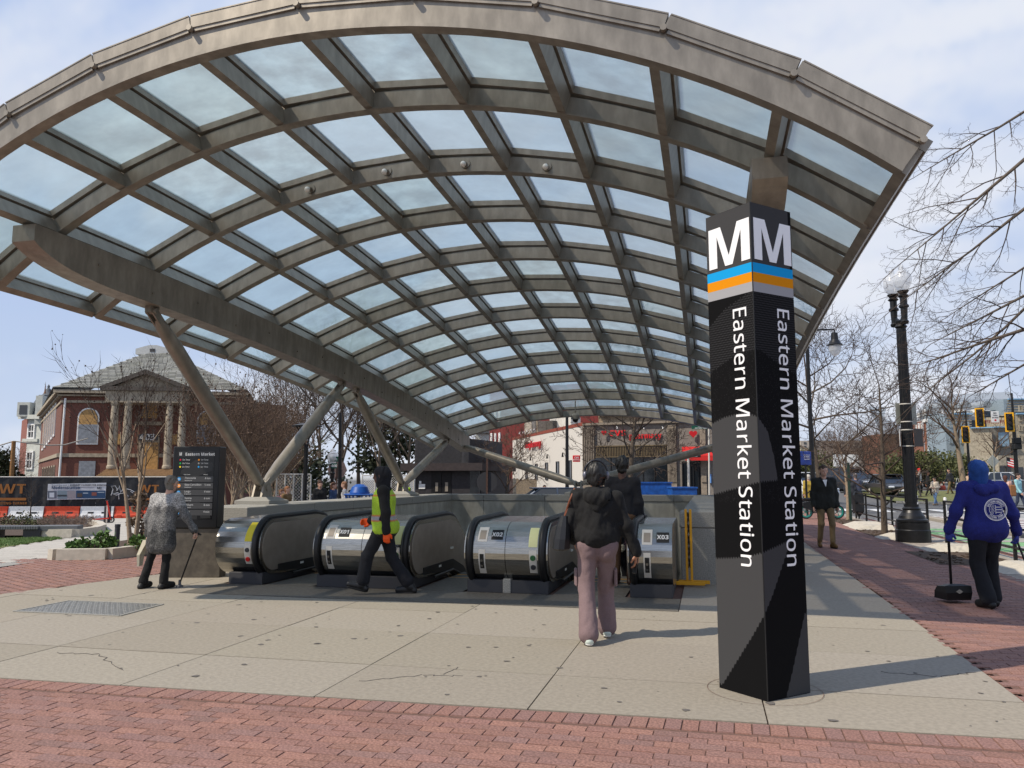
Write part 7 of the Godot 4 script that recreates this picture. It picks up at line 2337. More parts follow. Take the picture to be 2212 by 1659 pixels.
	var pa := onpl(PA, PB, zz("z1", 742, 0).x, zz("z1", 0, 424).y); var pb := onpl(PA, PB, zz("z1", 1395, 0).x, zz("z1", 0, 424).y); var pc := onpl(PA, PB, zz("z1", 1070, 0).x, zz("z1", 0, 304).y)
	pb.y = pa.y
	mb = MB.new()
	mb.tri(pa, pb, pc, out); 
	var pd := part(t, "pediment", mb, stone, true)
	for q in [[pa, pc], [pc, pb], [pa, pb]]:
		mb = MB.new()
		mb.bar(q[0] + out * 0.15, q[1] + out * 0.15, 0.7, 0.32)
		part(pd, "cornice", mb, nm("darkstone", Color(0.26, 0.24, 0.22), Color(0.38, 0.35, 0.32), 1.0, 0.9), true)
	mb = MB.new()
	mb.quad(pa + out * 0.5, pc + out * 0.5, pc - out * 4.0, pa - out * 4.0, Vector3.UP); mb.quad(pb + out * 0.5, pc + out * 0.5, pc - out * 4.0, pb - out * 4.0, Vector3.UP)
	part(pd, "gable_roof", mb, slate, true)
	# door surround, door board, upper panel, basement opening, steps
	for q in [[1000, 760, 1150, 1015, stone, 0.2, "door_surround"], [1040, 815, 1148, 1010, ply, 0.25, "door_board"], [1035, 540, 1140, 640, ply, 0.2, "upper_board"], [985, 665, 1180, 690, stone, 0.3, "door_hood"], [570, 950, 690, 1070, board, 0.1, "basement_door"], [845, 755, 880, 830, ply, 0.1, "side_board"], [1250, 755, 1285, 830, ply, 0.1, "side_board"], [1005, 758, 1150, 800, pm("bluesign", Color(0.16, 0.20, 0.26), 0.5), 0.3, "sign_board"]]:
		var v0 := zz("z1", q[0], q[3]); var v1 := zz("z1", q[2], q[1])
		var p0 := onpl(A, B, v0.x, v0.y); var p1 := onpl(A, B, v1.x, v0.y); var p2 := onpl(A, B, v0.x, v1.y)
		mb = MB.new()
		mb.box((p0 + p1) * 0.5 + Vector3(0, (p2.y - p0.y) * 0.5, 0) + out * (q[5] as float) * 0.5, Vector3((p1 - p0).length(), p2.y - p0.y, q[5]), Basis(dAB, Vector3.UP, out))
		part(t, q[6], mb, q[4], true)
	var num := text(t, "403", 0.55, Transform3D.IDENTITY, M.white, true, 0.02)
	var nv := zz("z1", 1078, 778)
	num.transform = world_inv(t) * Transform3D(Basis(dAB, Vector3.UP, out), onpl(A, B, nv.x, nv.y) + out * 0.32)
	for i in 6:
		var v0 := zz("z1", 775 - i * 3, 1008 + i * 9); var v1 := zz("z1", 1290 + i * 3, 1008 + i * 9)
		var p0 := onpl(PA, PB, v0.x, v0.y) + out * i * 0.3; var p1 := onpl(PA, PB, v1.x, v0.y) + out * i * 0.3
		mb = MB.new()
		mb.bar(Vector3(p0.x, p0.y - 0.17, p0.z) - out * 1.0, Vector3(p1.x, p0.y - 0.17, p1.z) - out * 1.0, 2.6, 0.34)
		part(t, "step", mb, nm("stepstone", Color(0.55, 0.42, 0.28), Color(0.66, 0.53, 0.38), 1.0, 0.9), true)
	# downpipe
	mb = MB.new()
	mb.tube([Vector3(A.x, top - 0.6, A.z) + out * 0.2 + dAB * 0.3, Vector3(A.x, -1.0, A.z) + out * 0.2 + dAB * 0.2], [0.09, 0.09], 8)
	part(t, "downpipe", mb, M.white, true)
	# brick rear wing behind the myrtles
	var rw := thing("brick_wing", "dark brick building with stepped parapet past the library's right side", "building", gr(at(600, 1040, 84.0)))
	mb = MB.new()
	wallbox(mb, at(548, 1040, 84.0), at(614, 1040, 86.0), -2.5, at(580, 872, 84.0).y, 8.0)
	part(rw, "wall", mb, br, true)
	mb = MB.new()
	wallbox(mb, at(545, 1040, 83.7), at(580, 1040, 84.7), at(560, 872, 84).y, at(560, 868, 84).y, 8.0)
	part(rw, "parapet", mb, stone, true)
func townhouse() -> void:
	var d := 96.0
	var t := thing("white_townhouse", "narrow white townhouse with grey mansard roof and tower finials beside the library", "building", gr(at(60, 1040, d)))
	var wh := nm("housewhite", Color(0.66, 0.67, 0.64), Color(0.76, 0.77, 0.74), 3.0, 0.85)
	var sl := nm("houseslate", Color(0.28, 0.30, 0.32), Color(0.42, 0.44, 0.46), 1.0, 0.8)
	var a := at(52, 1040, d); var b := at(95, 1040, d - 2)
	var mb := MB.new()
	wallbox(mb, a, b, -3.0, onpl(a, b, 70, 903).y, 14.0)
	part(t, "wall", mb, wh, true)
	mb = MB.new()
	wallbox(mb, at(38, 1040, d + 6), at(52, 1040, d), -3.0, at(45, 905, d + 3).y, 10.0)
	part(t, "brick_side", mb, brickwall("pinkbrick", Color(0.48, 0.28, 0.24), Color(0.60, 0.38, 0.33)), true)
	mb = MB.new()
	mb.bar(onpl(a, b, 50, 901), onpl(a, b, 96, 901), 1.2, 0.5)
	part(t, "cornice", mb, wh, true)
	mb = MB.new()
	var r0 := onpl(a, b, 54, 897); var r1 := onpl(a, b, 84, 897)
	mb.loft([[r0, r1, r1 + Vector3(0, 0, -12), r0 + Vector3(0, 0, -12)], [r0 + Vector3(0.8, 2.6, -1.2), r1 + Vector3(-0.2, 2.6, -1.2), r1 + Vector3(-0.2, 2.6, -11), r0 + Vector3(0.8, 2.6, -11)]])
	part(t, "mansard_roof", mb, sl, true)
	mb = MB.new()
	mb.box(onpl(a, b, 61, 891) + Vector3(0, 0.3, 0.2), Vector3(1.5, 1.7, 1.6)); part(t, "dormer", mb, wh, true)
	mb = MB.new()
	mb.box(onpl(a, b, 61, 890) + Vector3(0, 0.2, 1.02), Vector3(0.9, 1.1, 0.05)); part(t, "dormer_window", mb, M.window, true)
	mb = MB.new()
	mb.box(onpl(a, b, 88, 886), Vector3(0.8, 3.4, 0.9)); part(t, "chimney", mb, wh, true)
	mb = MB.new()
	var tp := at(103, 870, d + 10)
	mb.lathe([Vector2(1.6, -3.0), Vector2(1.3, 0.2), Vector2(0.6, 1.2), Vector2(0.5, 1.35), Vector2(0.3, 1.8), Vector2(0.12, 2.0), Vector2(0.18, 2.2), Vector2(0.0, 2.5)], 8, Transform3D(Basis(), tp))
	part(t, "tower", mb, sl, true)
	mb = MB.new()
	mb.lathe([Vector2(0.18, 0.0), Vector2(0.1, 0.3), Vector2(0.0, 1.6)], 6, Transform3D(Basis(), at(97, 850, d + 6)))
	part(t, "finial", mb, pm("copper", Color(0.5, 0.36, 0.26), 0.6), true)
	for q in [Rect2(60.5, 915, 15.5, 34), Rect2(57, 974, 15, 40)]:
		win(t, a, b, q, M.white, M.window, Vector2i(2, 2), 0.15, "window", 0.22)
	mb = MB.new()
	mb.bar(onpl(a, b, 51, 951), onpl(a, b, 84, 951), 0.4, 0.35); part(t, "string_course", mb, wh, true)
# ------------------------------------------------------------------ shops behind the station, avenue, traffic, passers-by
func zat(k: String, x: float, y: float, d: float) -> Vector3:
	var v := zz(k, x, y)
	return at(v.x, v.y, d)
func panel(t: Node, called: String, a: Vector3, b: Vector3, k: String, x0: float, y0: float, x1: float, y1: float, th: float, m: Material) -> MeshInstance3D:   # a slab th thick on the wall a-b, corners in zoom pixels
	var p := zz(k, x0, y1); var q := zz(k, x1, y0)
	var p0 := onpl(a, b, p.x, p.y); var p1 := onpl(a, b, q.x, p.y)
	var y2 := onpl(a, b, (p.x + q.x) * 0.5, q.y).y
	p0.y = onpl(a, b, (p.x + q.x) * 0.5, p.y).y; p1.y = p0.y
	var xx := (p1 - p0).normalized()
	var n := xx.cross(Vector3.UP)
	if n.dot(p0) > 0: n = -n
	var mb := MB.new()
	mb.box((p0 + p1) * 0.5 + Vector3(0, (y2 - p0.y) * 0.5, 0) + n * (th * 0.5 + 0.01), Vector3((p1 - p0).length(), absf(y2 - p0.y), th), Basis(xx, Vector3.UP, n))
	return part(t, called, mb, m, true)
func wtext(t: Node, s: String, a: Vector3, b: Vector3, k: String, x0: float, x1: float, y: float, h: float, m: Material, out := 0.1, depth := 0.08) -> void:
	var v := zz(k, x0, y); var v1 := zz(k, x1, y)
	var xx := (b - a); xx.y = 0; xx = xx.normalized()
	var n := xx.cross(Vector3.UP)
	var p := onpl(a, b, v.x, v.y); var p1 := onpl(a, b, v1.x, v1.y)
	if n.dot(p) > 0: n = -n
	var o := text(t, s, h, Transform3D.IDENTITY, m, true, depth)
	var sx := (p1 - p).length() / maxf(o.mesh.get_aabb().size.x, 0.01)
	o.transform = world_inv(t) * Transform3D(Basis(xx, Vector3.UP, n) * Basis.from_scale(Vector3(sx, 1, 1)), (p + p1) * 0.5 + n * out)
func heart(mb: MB, c: Vector3, r: float, xf: Basis) -> void:
	var q := PackedVector2Array()
	for i in 24:
		var t := TAU * i / 24.0
		q.append(Vector2(16.0 * pow(sin(t), 3), 13 * cos(t) - 5 * cos(2 * t) - 2 * cos(3 * t) - cos(4 * t)) * r / 16.0)
	mb.prism(q, 0.0, 0.12, Transform3D(xf, c))
func shops() -> void:
	var A := zat("c2", 262, 800, 80.0); var B := zat("c2", 878, 800, 58.0); var C := zat("c2", 2010, 800, 54.0)
	var red := pm("signred", Color(0.80, 0.07, 0.10), 0.5)
	var dark := nm("shopdark", Color(0.09, 0.09, 0.09), Color(0.15, 0.14, 0.14), 1.0, 0.3)
	var t := thing("white_brick_shop", "white painted brick shop wall with red lettering and narrow dark windows", "building", gr(A.lerp(B, 0.5)))
	var wb := nm("whitebrick", Color(0.74, 0.72, 0.69), Color(0.84, 0.82, 0.79), 2.0, 0.9, 0.0, 0.0, 0.03, false, Vector3(0.7, 3, 0.7))
	var top := onpl(A, B, 1255, 917).y
	var mb := MB.new(); wallbox(mb, A, B, -2.0, top - 0.12, 6.0); part(t, "wall", mb, wb, true)
	mb = MB.new(); wallbox(mb, A + Vector3(0, 0, 0.12), B + Vector3(0, 0, 0.12), top - 0.119, top + 0.14, 0.6); part(t, "coping", mb, nm("terracotta", Color(0.46, 0.20, 0.15), Color(0.58, 0.28, 0.21), 1.0, 0.9), true)
	for q in [[378, 640, 397, 745], [461, 610, 482, 745], [550, 600, 573, 750], [645, 590, 670, 745], [755, 580, 780, 760]]:
		var v0 := zz("c2", q[0], q[1]); var v1 := zz("c2", q[2], q[3])
		win(t, A, B, Rect2(v0, v1 - v0), M.darkgrey, M.window, Vector2i(1, 1), 0.05, "window", 0.08)
	for q in [[430, 555], [575, 535], [710, 520]]:
		var v := zz("c2", q[0], q[1]); var p := onpl(A, B, v.x, v.y)
		mb = MB.new(); mb.bar(p, p + Vector3(-0.15, 0.03, 0.5), 0.05, 0.05); mb.tube([p + Vector3(-0.15, 0.03, 0.5), p + Vector3(-0.15, -0.3, 0.5)], [0.04, 0.09], 8)
		part(t, "wall_lamp", mb, M.blackmetal, true)
	for i in 5:
		var v := zz("c2", 335 + i * 32, 368 - i * 8); var p := onpl(A, B, v.x, v.y)
		mb = MB.new(); mb.tube([p, p + Vector3(-0.05, 0.35, 0.1), p + Vector3(-0.15, 0.33, 0.4), p + Vector3(-0.17, 0.15, 0.45)], [0.02, 0.02, 0.02, 0.06], 6)
		part(t, "sign_lamp", mb, M.white, true)
	wtext(t, "CVS pharmacy", A, B, "c2", 390, 524, 443, 0.55, red, 0.2, 0.14)
	# projecting cube sign
	var cs := thing("projecting_sign", "small red projecting shop sign with white lettering at the white brick corner", "sign", zat("c2", 818, 566, 56.5))
	mb = MB.new(); mb.box(zat("c2", 818, 566, 56.5), Vector3(0.55 * 1.0, 0.48, 0.2) * 0.95, Basis.IDENTITY, 0.02); part(cs, "box", mb, red, true)
	for q in [["CVS", 558, 0.13], ["pharmacy", 576, 0.08]]:
		var o := text(cs, q[0], q[2], Transform3D.IDENTITY, M.white, true, 0.01)
		o.transform = world_inv(cs) * Transform3D(Basis.IDENTITY, zat("c2", 818, q[1], 56.5) + Vector3(0, 0, 0.105))
	# stone shop
	t = thing("stone_shop", "grey stone corner shop with red lettering, bronze grille and red awning", "building", gr(B.lerp(C, 0.5)))
	var st := nm("shopstone", Color(0.40, 0.37, 0.35), Color(0.52, 0.49, 0.46), 1.6, 0.9)
	var st2 := nm("shopstone2", Color(0.46, 0.42, 0.37), Color(0.58, 0.53, 0.47), 1.0, 0.9)
	top = onpl(B, C, 1300, 913).y
	mb = MB.new(); wallbox(mb, B, C, -2.0, top, 8.0); part(t, "wall", mb, st, true)
	panel(t, "cornice", B, C, "c2", 880, 245, 1990, 262, 0.25, st2)
	for q in [[880, 985], [1622, 1700], [1910, 1960]]:
		panel(t, "pilaster", B, C, "c2", q[0], 262, q[1], 880, 0.14, st2)
		for i in 7: panel(t, "flute", B, C, "c2", lerpf(q[0] + 6, q[1] - 6, i / 6.0) - 3.0, 300, lerpf(q[0] + 6, q[1] - 6, i / 6.0) + 3.0, 770, 0.22, st2)
	var bz := nm("bronzegrille", Color(0.34, 0.28, 0.18), Color(0.46, 0.39, 0.27), 0.6, 0.6)
	panel(t, "grille_back", B, C, "c2", 990, 455, 1605, 548, 0.05, M.darkgrey)
	for i in 44: panel(t, "grille_bar", B, C, "c2", 994 + i * 14.0, 460, 1000 + i * 14.0, 544, 0.12, bz)
	panel(t, "grille_rail", B, C, "c2", 988, 450, 1607, 459, 0.16, bz); panel(t, "grille_rail", B, C, "c2", 988, 545, 1607, 553, 0.16, bz)
	panel(t, "shop_window", B, C, "c2", 992, 553, 1612, 770, 0.06, M.window)
	for x in [1120, 1250, 1300, 1400, 1500]: panel(t, "mullion", B, C, "c2", x, 553, x + 8, 770, 0.12, M.blackmetal)
	panel(t, "stall_riser", B, C, "c2", 992, 770, 1612, 900, 0.1, st2)
	panel(t, "entrance", B, C, "c2", 1745, 590, 1905, 880, 0.06, M.window)
	for x in [1745, 1815, 1840, 1885]: panel(t, "door_frame", B, C, "c2", x, 590, x + 9, 880, 0.14, M.blackmetal)
	panel(t, "notice", B, C, "c2", 1930, 700, 1952, 748, 0.08, M.white); panel(t, "lit_poster", B, C, "c2", 1978, 700, 1995, 778, 0.2, pm("posterblue", Color(0.4, 0.6, 0.85), 0.4))
	wtext(t, "CVS", B, C, "c2", 1105, 1250, 345, 0.40, red); wtext(t, "pharmacy", B, C, "c2", 1280, 1560, 368, 0.38, red)
	var xb := Basis((C - B).normalized(), Vector3.UP, (C - B).normalized().cross(Vector3.UP) * -1.0)
	for q in [[1052, 343, 0.19], [1825, 352, 0.27]]:
		var v := zz("c2", q[0], q[1])
		mb = MB.new(); heart(mb, onpl(B, C, v.x, v.y) + Vector3(0, 0, 0.25), q[2], Basis.IDENTITY)
		part(t, "heart_sign", mb, red, true)
	for x in [1165, 1395, 1560]:
		var v := zz("c2", x, 285); var p := onpl(B, C, v.x, v.y)
		mb = MB.new(); mb.tube([p, p + Vector3(0, -0.05, 0.4), p + Vector3(0, -0.2, 0.45)], [0.02, 0.02, 0.06], 6); part(t, "sign_lamp", mb, M.white, true)
	var aw := MB.new()
	var w0 := zz("c2", 1735, 462); var w1 := zz("c2", 1975, 462); var w2 := zz("c2", 1735, 525)
	var a0 := onpl(B, C, w0.x, w0.y); var a1 := onpl(B, C, w1.x, w1.y)
	var a2 := a0 + Vector3(0, -0.62, 1.0); var a3 := a1 + Vector3(0, -0.62, 1.0)
	aw.quad(a0, a1, a3, a2, Vector3(0, 1, 1)); aw.quad(a2, a3, a3 - Vector3(0, 0.34, 0), a2 - Vector3(0, 0.34, 0), Vector3.BACK); aw.tri(a0, a2, a2 + Vector3(0, 0, -1.0)); aw.tri(a1, a3, a3 + Vector3(0, 0, -1.0))
	part(t, "awning", aw, pm("awningred", Color(0.70, 0.08, 0.07), 0.8), true)
	# buildings behind
	t = thing("red_building", "dark red brick building with arched white windows rising behind the shops", "building", gr(zat("c2", 300, 700, 105.0)))
	var rb := brickwall("redbrick", Color(0.38, 0.13, 0.13), Color(0.52, 0.20, 0.19))
	var E := zat("c2", 60, 700, 106.0); var F := zat("c2", 172, 700, 104.0); var G := zat("c2", 1015, 700, 98.0)
	mb = MB.new(); wallbox(mb, E, F, -3.0, zat("c2", 100, -60, 105).y, 8.0); part(t, "front_wall", mb, rb, true)
	mb = MB.new(); wallbox(mb, F, G, -3.0, zat("c2", 100, -40, 105).y, 8.0); part(t, "side_wall", mb, rb, true)
	for q in [[75, 345], [108, 345], [145, 340], [75, 180], [108, 180], [145, 175], [75, 60], [108, 60], [145, 55]]:
		win(t, E, F, Rect2(zz("c2", q[0], q[1]), Vector2(14, 150) * 0.24803 * Vector2(1, 0.8)), M.white, M.window, Vector2i(1, 2), 0.12, "window", 0.25)
	var H := zat("c2", -60, 700, 120.0)
	t = thing("pale_building", "pale cream building far down the street beside the red brick one", "building", gr(H))
	mb = MB.new(); wallbox(mb, H, zat("c2", 62, 700, 120.0), -3.0, zat("c2", 0, 345, 120).y, 8.0); part(t, "wall", mb, M.housewhite, true)
	mb = MB.new(); wallbox(mb, H + Vector3(0, 0, 0.4), zat("c2", 62, 700, 119.6), zat("c2", 0, 345, 120).y, zat("c2", 0, 360, 120).y + 1.6, 6.0); part(t, "cornice", mb, M.houseslate, true)
	for i in 2:
		for j in 3: win(t, H, zat("c2", 62, 700, 120.0), Rect2(zz("c2", 16 + i * 26, 410 + j * 95), Vector2(3.6, 15)), M.white, M.window, Vector2i(1, 2), 0.1, "window", 0.2)
	t = thing("tan_building", "tan building top seen above the stone shop", "building", gr(zat("c2", 1700, 700, 90.0)))
	mb = MB.new(); wallbox(mb, zat("c2", 1015, 700, 90.0), zat("c2", 2100, 700, 86.0), -3.0, zat("c2", 1500, 170, 88).y, 8.0); part(t, "wall", mb, nm("tanwall", Color(0.56, 0.48, 0.38), Color(0.66, 0.58, 0.48), 2.0, 0.9), true)
	mb = MB.new(); wallbox(mb, zat("c2", 1015, 700, 89.5), zat("c2", 2100, 700, 85.5), zat("c2", 1500, 185, 88).y, zat("c2", 1500, 165, 88).y, 0.6); part(t, "parapet", mb, st2, true)
	t = thing("rooftop_unit", "weathered wooden screen and silver air handler on the white shop roof", "rooftop unit", zat("c2", 560, 320, 78.0))
	for q in [[365, 240, 430, 345, nm("screenpale", Color(0.60, 0.57, 0.52), Color(0.70, 0.67, 0.62), 1.0, 0.9), "screen"], [432, 242, 480, 350, st2, "chimney"], [484, 240, 610, 330, nm("greywood", Color(0.24, 0.22, 0.21), Color(0.38, 0.36, 0.34), 0.8, 0.9), "screen"], [585, 200, 770, 300, M.steel_light, "air_handler"]]:
		var P := zat("c2", q[0], q[3], 78.0); var Q := zat("c2", q[2], q[3], 77.0)
		mb = MB.new(); wallbox(mb, P, Q, P.y - 3.0, zat("c2", q[0], q[1], 78.0).y, 2.5); part(t, q[5], mb, q[4], true)
	# wooden fence
	t = thing("board_fence", "weathered upright board fence beside the small bare tree", "fence", gr(zat("c2", 300, 830, 44.0)))
	for i in 46:
		var x := 100.0 + i * 8.2
		var p := gr(zat("c2", x, 830, 44.0)); var yt := zat("c2", x, 738 + 6 * sin(i * 1.7) + (6 if i > 24 else 0), 44.0).y
		mb = MB.new(); mb.box(Vector3(p.x, (p.y + yt) * 0.5, p.z), Vector3(0.046 * 1.0, yt - p.y, 0.03))
		part(t, "board", mb, M.greywood if i < 24 else nm("tanwood", Color(0.44, 0.36, 0.26), Color(0.60, 0.51, 0.39), 0.6, 0.9), true)
	mb = MB.new(); mb.bar(gr(zat("c2", 98, 830, 44.05)) + Vector3(0, 0.6, 0), gr(zat("c2", 480, 830, 44.05)) + Vector3(0, 0.6, 0), 0.05, 0.1); part(t, "rail", mb, M.greywood, true)
	# elevator house
	t = thing("elevator_house", "black ribbed metal elevator house with glazed doors behind the parapet", "building", gr(zat("c1", 1560, 720, 37.0)))
	var rib := nm("ribmetal", Color(0.15, 0.145, 0.15), Color(0.21, 0.20, 0.21), 1.0, 0.5, 0.2)
	var ea := zat("c1", 1305, 700, 37.0); var eb := zat("c1", 1830, 700, 36.0); var ec := zat("c1", 1962, 700, 40.0)
	var ytop := zat("c1", 1830, 188, 36.0).y; var ymid := zat("c1", 1830, 430, 36.0).y; var ylow := zat("c1", 1830, 500, 36.0).y
	mb = MB.new(); wallbox(mb, ea, eb, ymid, ytop, 4.0); wallbox(mb, eb, ec, ymid, ytop, 0.3); part(t, "shaft", mb, rib, true)
	var ed := (eb - ea).normalized()
	for i in 52:
		mb = MB.new(); mb.box(ea.lerp(eb, (i + 0.5) / 52.0) * Vector3(1, 0, 1) + Vector3(0, (ymid + ytop) * 0.5, 0.05), Vector3(0.022, ytop - ymid, 0.06)); part(t, "rib", mb, nm("ribpale", Color(0.30, 0.29, 0.29), Color(0.38, 0.37, 0.37), 1.0, 0.5), true)
	var ga := zat("c1", 1165, 700, 36.6); var gb := zat("c1", 1962, 700, 35.4)
	mb = MB.new(); wallbox(mb, ga, gb, ylow, ymid + 0.02, 5.0); part(t, "fascia", mb, nm("fasciabrown", Color(0.17, 0.14, 0.14), Color(0.23, 0.19, 0.185), 1.0, 0.5), true)
	var la := zat("c1", 1312, 700, 36.9); var lb := zat("c1", 1955, 700, 35.9)
	mb = MB.new(); wallbox(mb, la, lb, -1.0, ylow - 0.004, 4.0); part(t, "lower_wall", mb, rib, true)
	for q in [[1470, 505, 1568, 900, M.blackmetal, "door"], [1574, 505, 1660, 900, M.blackmetal, "door"], [1515, 615, 1540, 700, M.steel_paint, "door_window"], [1608, 612, 1636, 700, M.steel_paint, "door_window"], [1845, 505, 1945, 900, M.window, "side_glass"], [1352, 628, 1412, 675, M.white, "notice"], [1356, 600, 1376, 624, M.white, "access_symbol"]]:
		panel(t, q[5], la, lb, "c1", q[0], q[1], q[2], q[3], 0.03 if q[5] != "door_window" else 0.06, q[4])
	# poles and signs behind the parapet
	for q in [["c2", 735, 830, 190, 34.0, "tall plain black pole in front of the white brick shop"], ["c1", 590, 700, -60, 32.0, "tall plain black pole rising past the slim hooded lamp"]]:
		var o := thing("pole", q[5], "pole", gr(zat(q[0], q[1], q[2], q[4])))
		mb = MB.new(); mb.tube([gr(zat(q[0], q[1], q[2], q[4])), zat(q[0], q[1], q[3], q[4])], [0.09, 0.06], 10); part(o, "shaft", mb, M.blackmetal, true)
	for q in [["c1", 2010, 610, 31.0, 0.40, 16, "dark back of a round sign on its brown post by the elevator house", 370], ["c1", 560, 490, 38.0, 0.46, 8, "weathered back of an octagonal stop sign beside the black pole", 440]]:
		var c := zat(q[0], q[1], q[2], q[3])
		var o := thing("sign", q[6], "sign", gr(c))
		mb = MB.new(); mb.tube([c, c + Vector3(0, 0, 0.02)], [q[4], q[4]], q[5]); part(o, "plate", mb, M.darkgrey if q[5] == 16 else nm("signbrown", Color(0.40, 0.33, 0.31), Color(0.50, 0.42, 0.40), 0.5, 0.7), true)
		mb = MB.new(); mb.box(Vector3(c.x, (gr(c).y + zat(q[0], q[1], q[7], q[3]).y) * 0.5, c.z + 0.05), Vector3(0.07, zat(q[0], q[1], q[7], q[3]).y - gr(c).y, 0.05)); part(o, "post", mb, nm("rustpost", Color(0.26, 0.18, 0.15), Color(0.36, 0.26, 0.22), 0.5, 0.8), true)
	var gs := thing("street_sign", "green arts workshop street sign on a silver pole near the red awning", "sign", gr(zat("c2", 1965, 800, 46.0)))
	mb = MB.new(); mb.box(zat("c2", 1893, 294, 46.0), Vector3(1.0, 0.21, 0.02) * 0.95, Basis.IDENTITY); part(gs, "plate", mb, M.signgreen, true)
	for q in [["CAPITOL", 288], ["ARTS WORKSHOP", 301]]:
		var o := text(gs, q[0], 0.068, Transform3D.IDENTITY, M.white, true, 0.006); o.transform = world_inv(gs) * Transform3D(Basis.IDENTITY, zat("c2", 1905, q[1], 46.0) + Vector3(0, 0, 0.012))
	mb = MB.new(); mb.tube([gr(zat("c2", 1970, 800, 46.0)), zat("c2", 1970, 280, 46.0)], [0.05, 0.05], 8); part(gs, "pole", mb, M.steel_light, true)
	gs = thing("direction_sign", "black direction blade on a silver pole in front of the red awning", "sign", gr(zat("c2", 1792, 800, 40.0)))
	mb = MB.new(); mb.tube([gr(zat("c2", 1794, 800, 40.0)), zat("c2", 1790, 540, 40.0)], [0.06, 0.06], 10); part(gs, "pole", mb, M.steel_light, true)
	mb = MB.new(); mb.box(zat("c2", 1840, 545, 39.9), Vector3(0.68, 0.12, 0.03)); part(gs, "blade", mb, M.black, true)
	var tt := text(gs, "E MARKET", 0.055, Transform3D.IDENTITY, M.white, true, 0.005); tt.transform = world_inv(gs) * Transform3D(Basis.IDENTITY, zat("c2", 1840, 545, 39.9) + Vector3(0, 0, 0.018))
	# blue boxes
	for q in [[1305, 1648, 770, 33.0, "long bright blue storage box with chipped paint behind the parapet"], [1653, 1868, 813, 31.0, "lower bright blue storage box beside the long one"]]:
		var p0 := zat("c2", q[0], 870, q[3]); var p1 := zat("c2", q[1], 870, q[3]); var yt := zat("c2", q[0], q[2], q[3]).y
		var o := thing("storage_box", q[4], "box", gr(p0.lerp(p1, 0.5)))
		mb = MB.new(); wallbox(mb, p0, p1, ter(p0.x, p0.z), yt - 0.06, 0.9); part(o, "body", mb, nm("boxblue", Color(0.05, 0.25, 0.55), Color(0.10, 0.35, 0.68), 1.2, 0.5), true)
		mb = MB.new(); wallbox(mb, p0 + Vector3(-0.03, 0, 0.03), p1 + Vector3(0.03, 0, 0.03), yt - 0.055, yt, 0.96); part(o, "lid", mb, M.boxblue, true)
	# chain link fences
	for q in [[-30, 300, 535, 30.0, "chain link fence panel beside the slim hooded lamp"], [800, 1300, 545, 42.0, "chain link fence panel left of the elevator house"]]:
		var o := thing("chain_link_fence", q[4], "fence", gr(zat("c1", q[0], 700, q[3])))
		var n := 4
		for i in n + 1:
			var p := gr(zat("c1", lerpf(q[0], q[1], float(i) / n), 700, q[3]))
			mb = MB.new(); mb.tube([p, Vector3(p.x, zat("c1", q[0], q[2], q[3]).y, p.z)], [0.03, 0.03], 6); part(o, "post", mb, M.steel_light, true)
		var p0 := zat("c1", q[0], q[2], q[3]); var p1 := zat("c1", q[1], q[2], q[3]); p1.y = p0.y
		mb = MB.new(); mb.tube([p0, p1], [0.025, 0.025], 6); part(o, "top_rail", mb, M.steel_light, true)
		mb = MB.new()
		var hh := p0.y - ter(p0.x, p0.z)
		var cnt := int((p1.x - p0.x + hh) / 0.12)
		for i in cnt:
			for sg in [0, 1]:
				var xa := p0.x - hh + i * 0.12
				var s := maxf(0.0, p0.x - xa); var e := minf(hh, p1.x - xa)
				if e <= s: continue
				var pa := Vector3(xa + s, p0.y - s, p0.z); var pb := Vector3(xa + e, p0.y - e, p0.z)
				if sg == 1:
					pa.x = p0.x + p1.x - pa.x; pb.x = p0.x + p1.x - pb.x
				mb.tube([pa, pb], [0.007], 3, false)
		var mo := part(o, "mesh", mb, M.steel_light, true)
		mo.set_meta("kind", "stuff")
	# litter bin with blue dome, barrel
	var p := gr(zat("c1", 776, 770, 25.0))
	t = thing("litter_bin", "blue slatted litter bin with a domed lid beyond the parapet", "bin", p)
	var yb := zat("c1", 776, 735, 25.0).y - p.y
	mb = MB.new(); mb.lathe([Vector2(0.0, yb + 0.34), Vector2(0.12, yb + 0.33), Vector2(0.24, yb + 0.25), Vector2(0.31, yb + 0.08), Vector2(0.31, yb), Vector2(0.0, yb)], 20); part(t, "dome", mb, nm("binblue", Color(0.04, 0.25, 0.58), Color(0.08, 0.34, 0.68), 0.8, 0.4), false)
	mb = MB.new(); mb.lathe([Vector2(0.46, yb - 0.02), Vector2(0.5, yb + 0.02), Vector2(0.46, yb + 0.04), Vector2(0.30, yb + 0.02)], 20); part(t, "rim", mb, M.binblue)
	for i in 20:
		var an := TAU * i / 20.0
		mb = MB.new(); mb.bar(Vector3(cos(an) * 0.44, yb, sin(an) * 0.44), Vector3(cos(an) * 0.3, 0, sin(an) * 0.3), 0.05, 0.02); part(t, "slat", mb, M.binblue)
	p = gr(zat("c1", 730, 725, 34.0))
	t = thing("traffic_drum", "orange traffic drum beside the blue domed bin", "barrel", p)
	mb = MB.new(); mb.lathe([Vector2(0.32, 0.0), Vector2(0.3, 0.1), Vector2(0.26, 0.5), Vector2(0.23, 1.0), Vector2(0.0, 1.02)], 14); part(t, "drum", mb, M.barrier_orange)
	mb = MB.new(); mb.lathe([Vector2(0.262, 0.55), Vector2(0.25, 0.75)], 14); part(t, "band", mb, M.white)
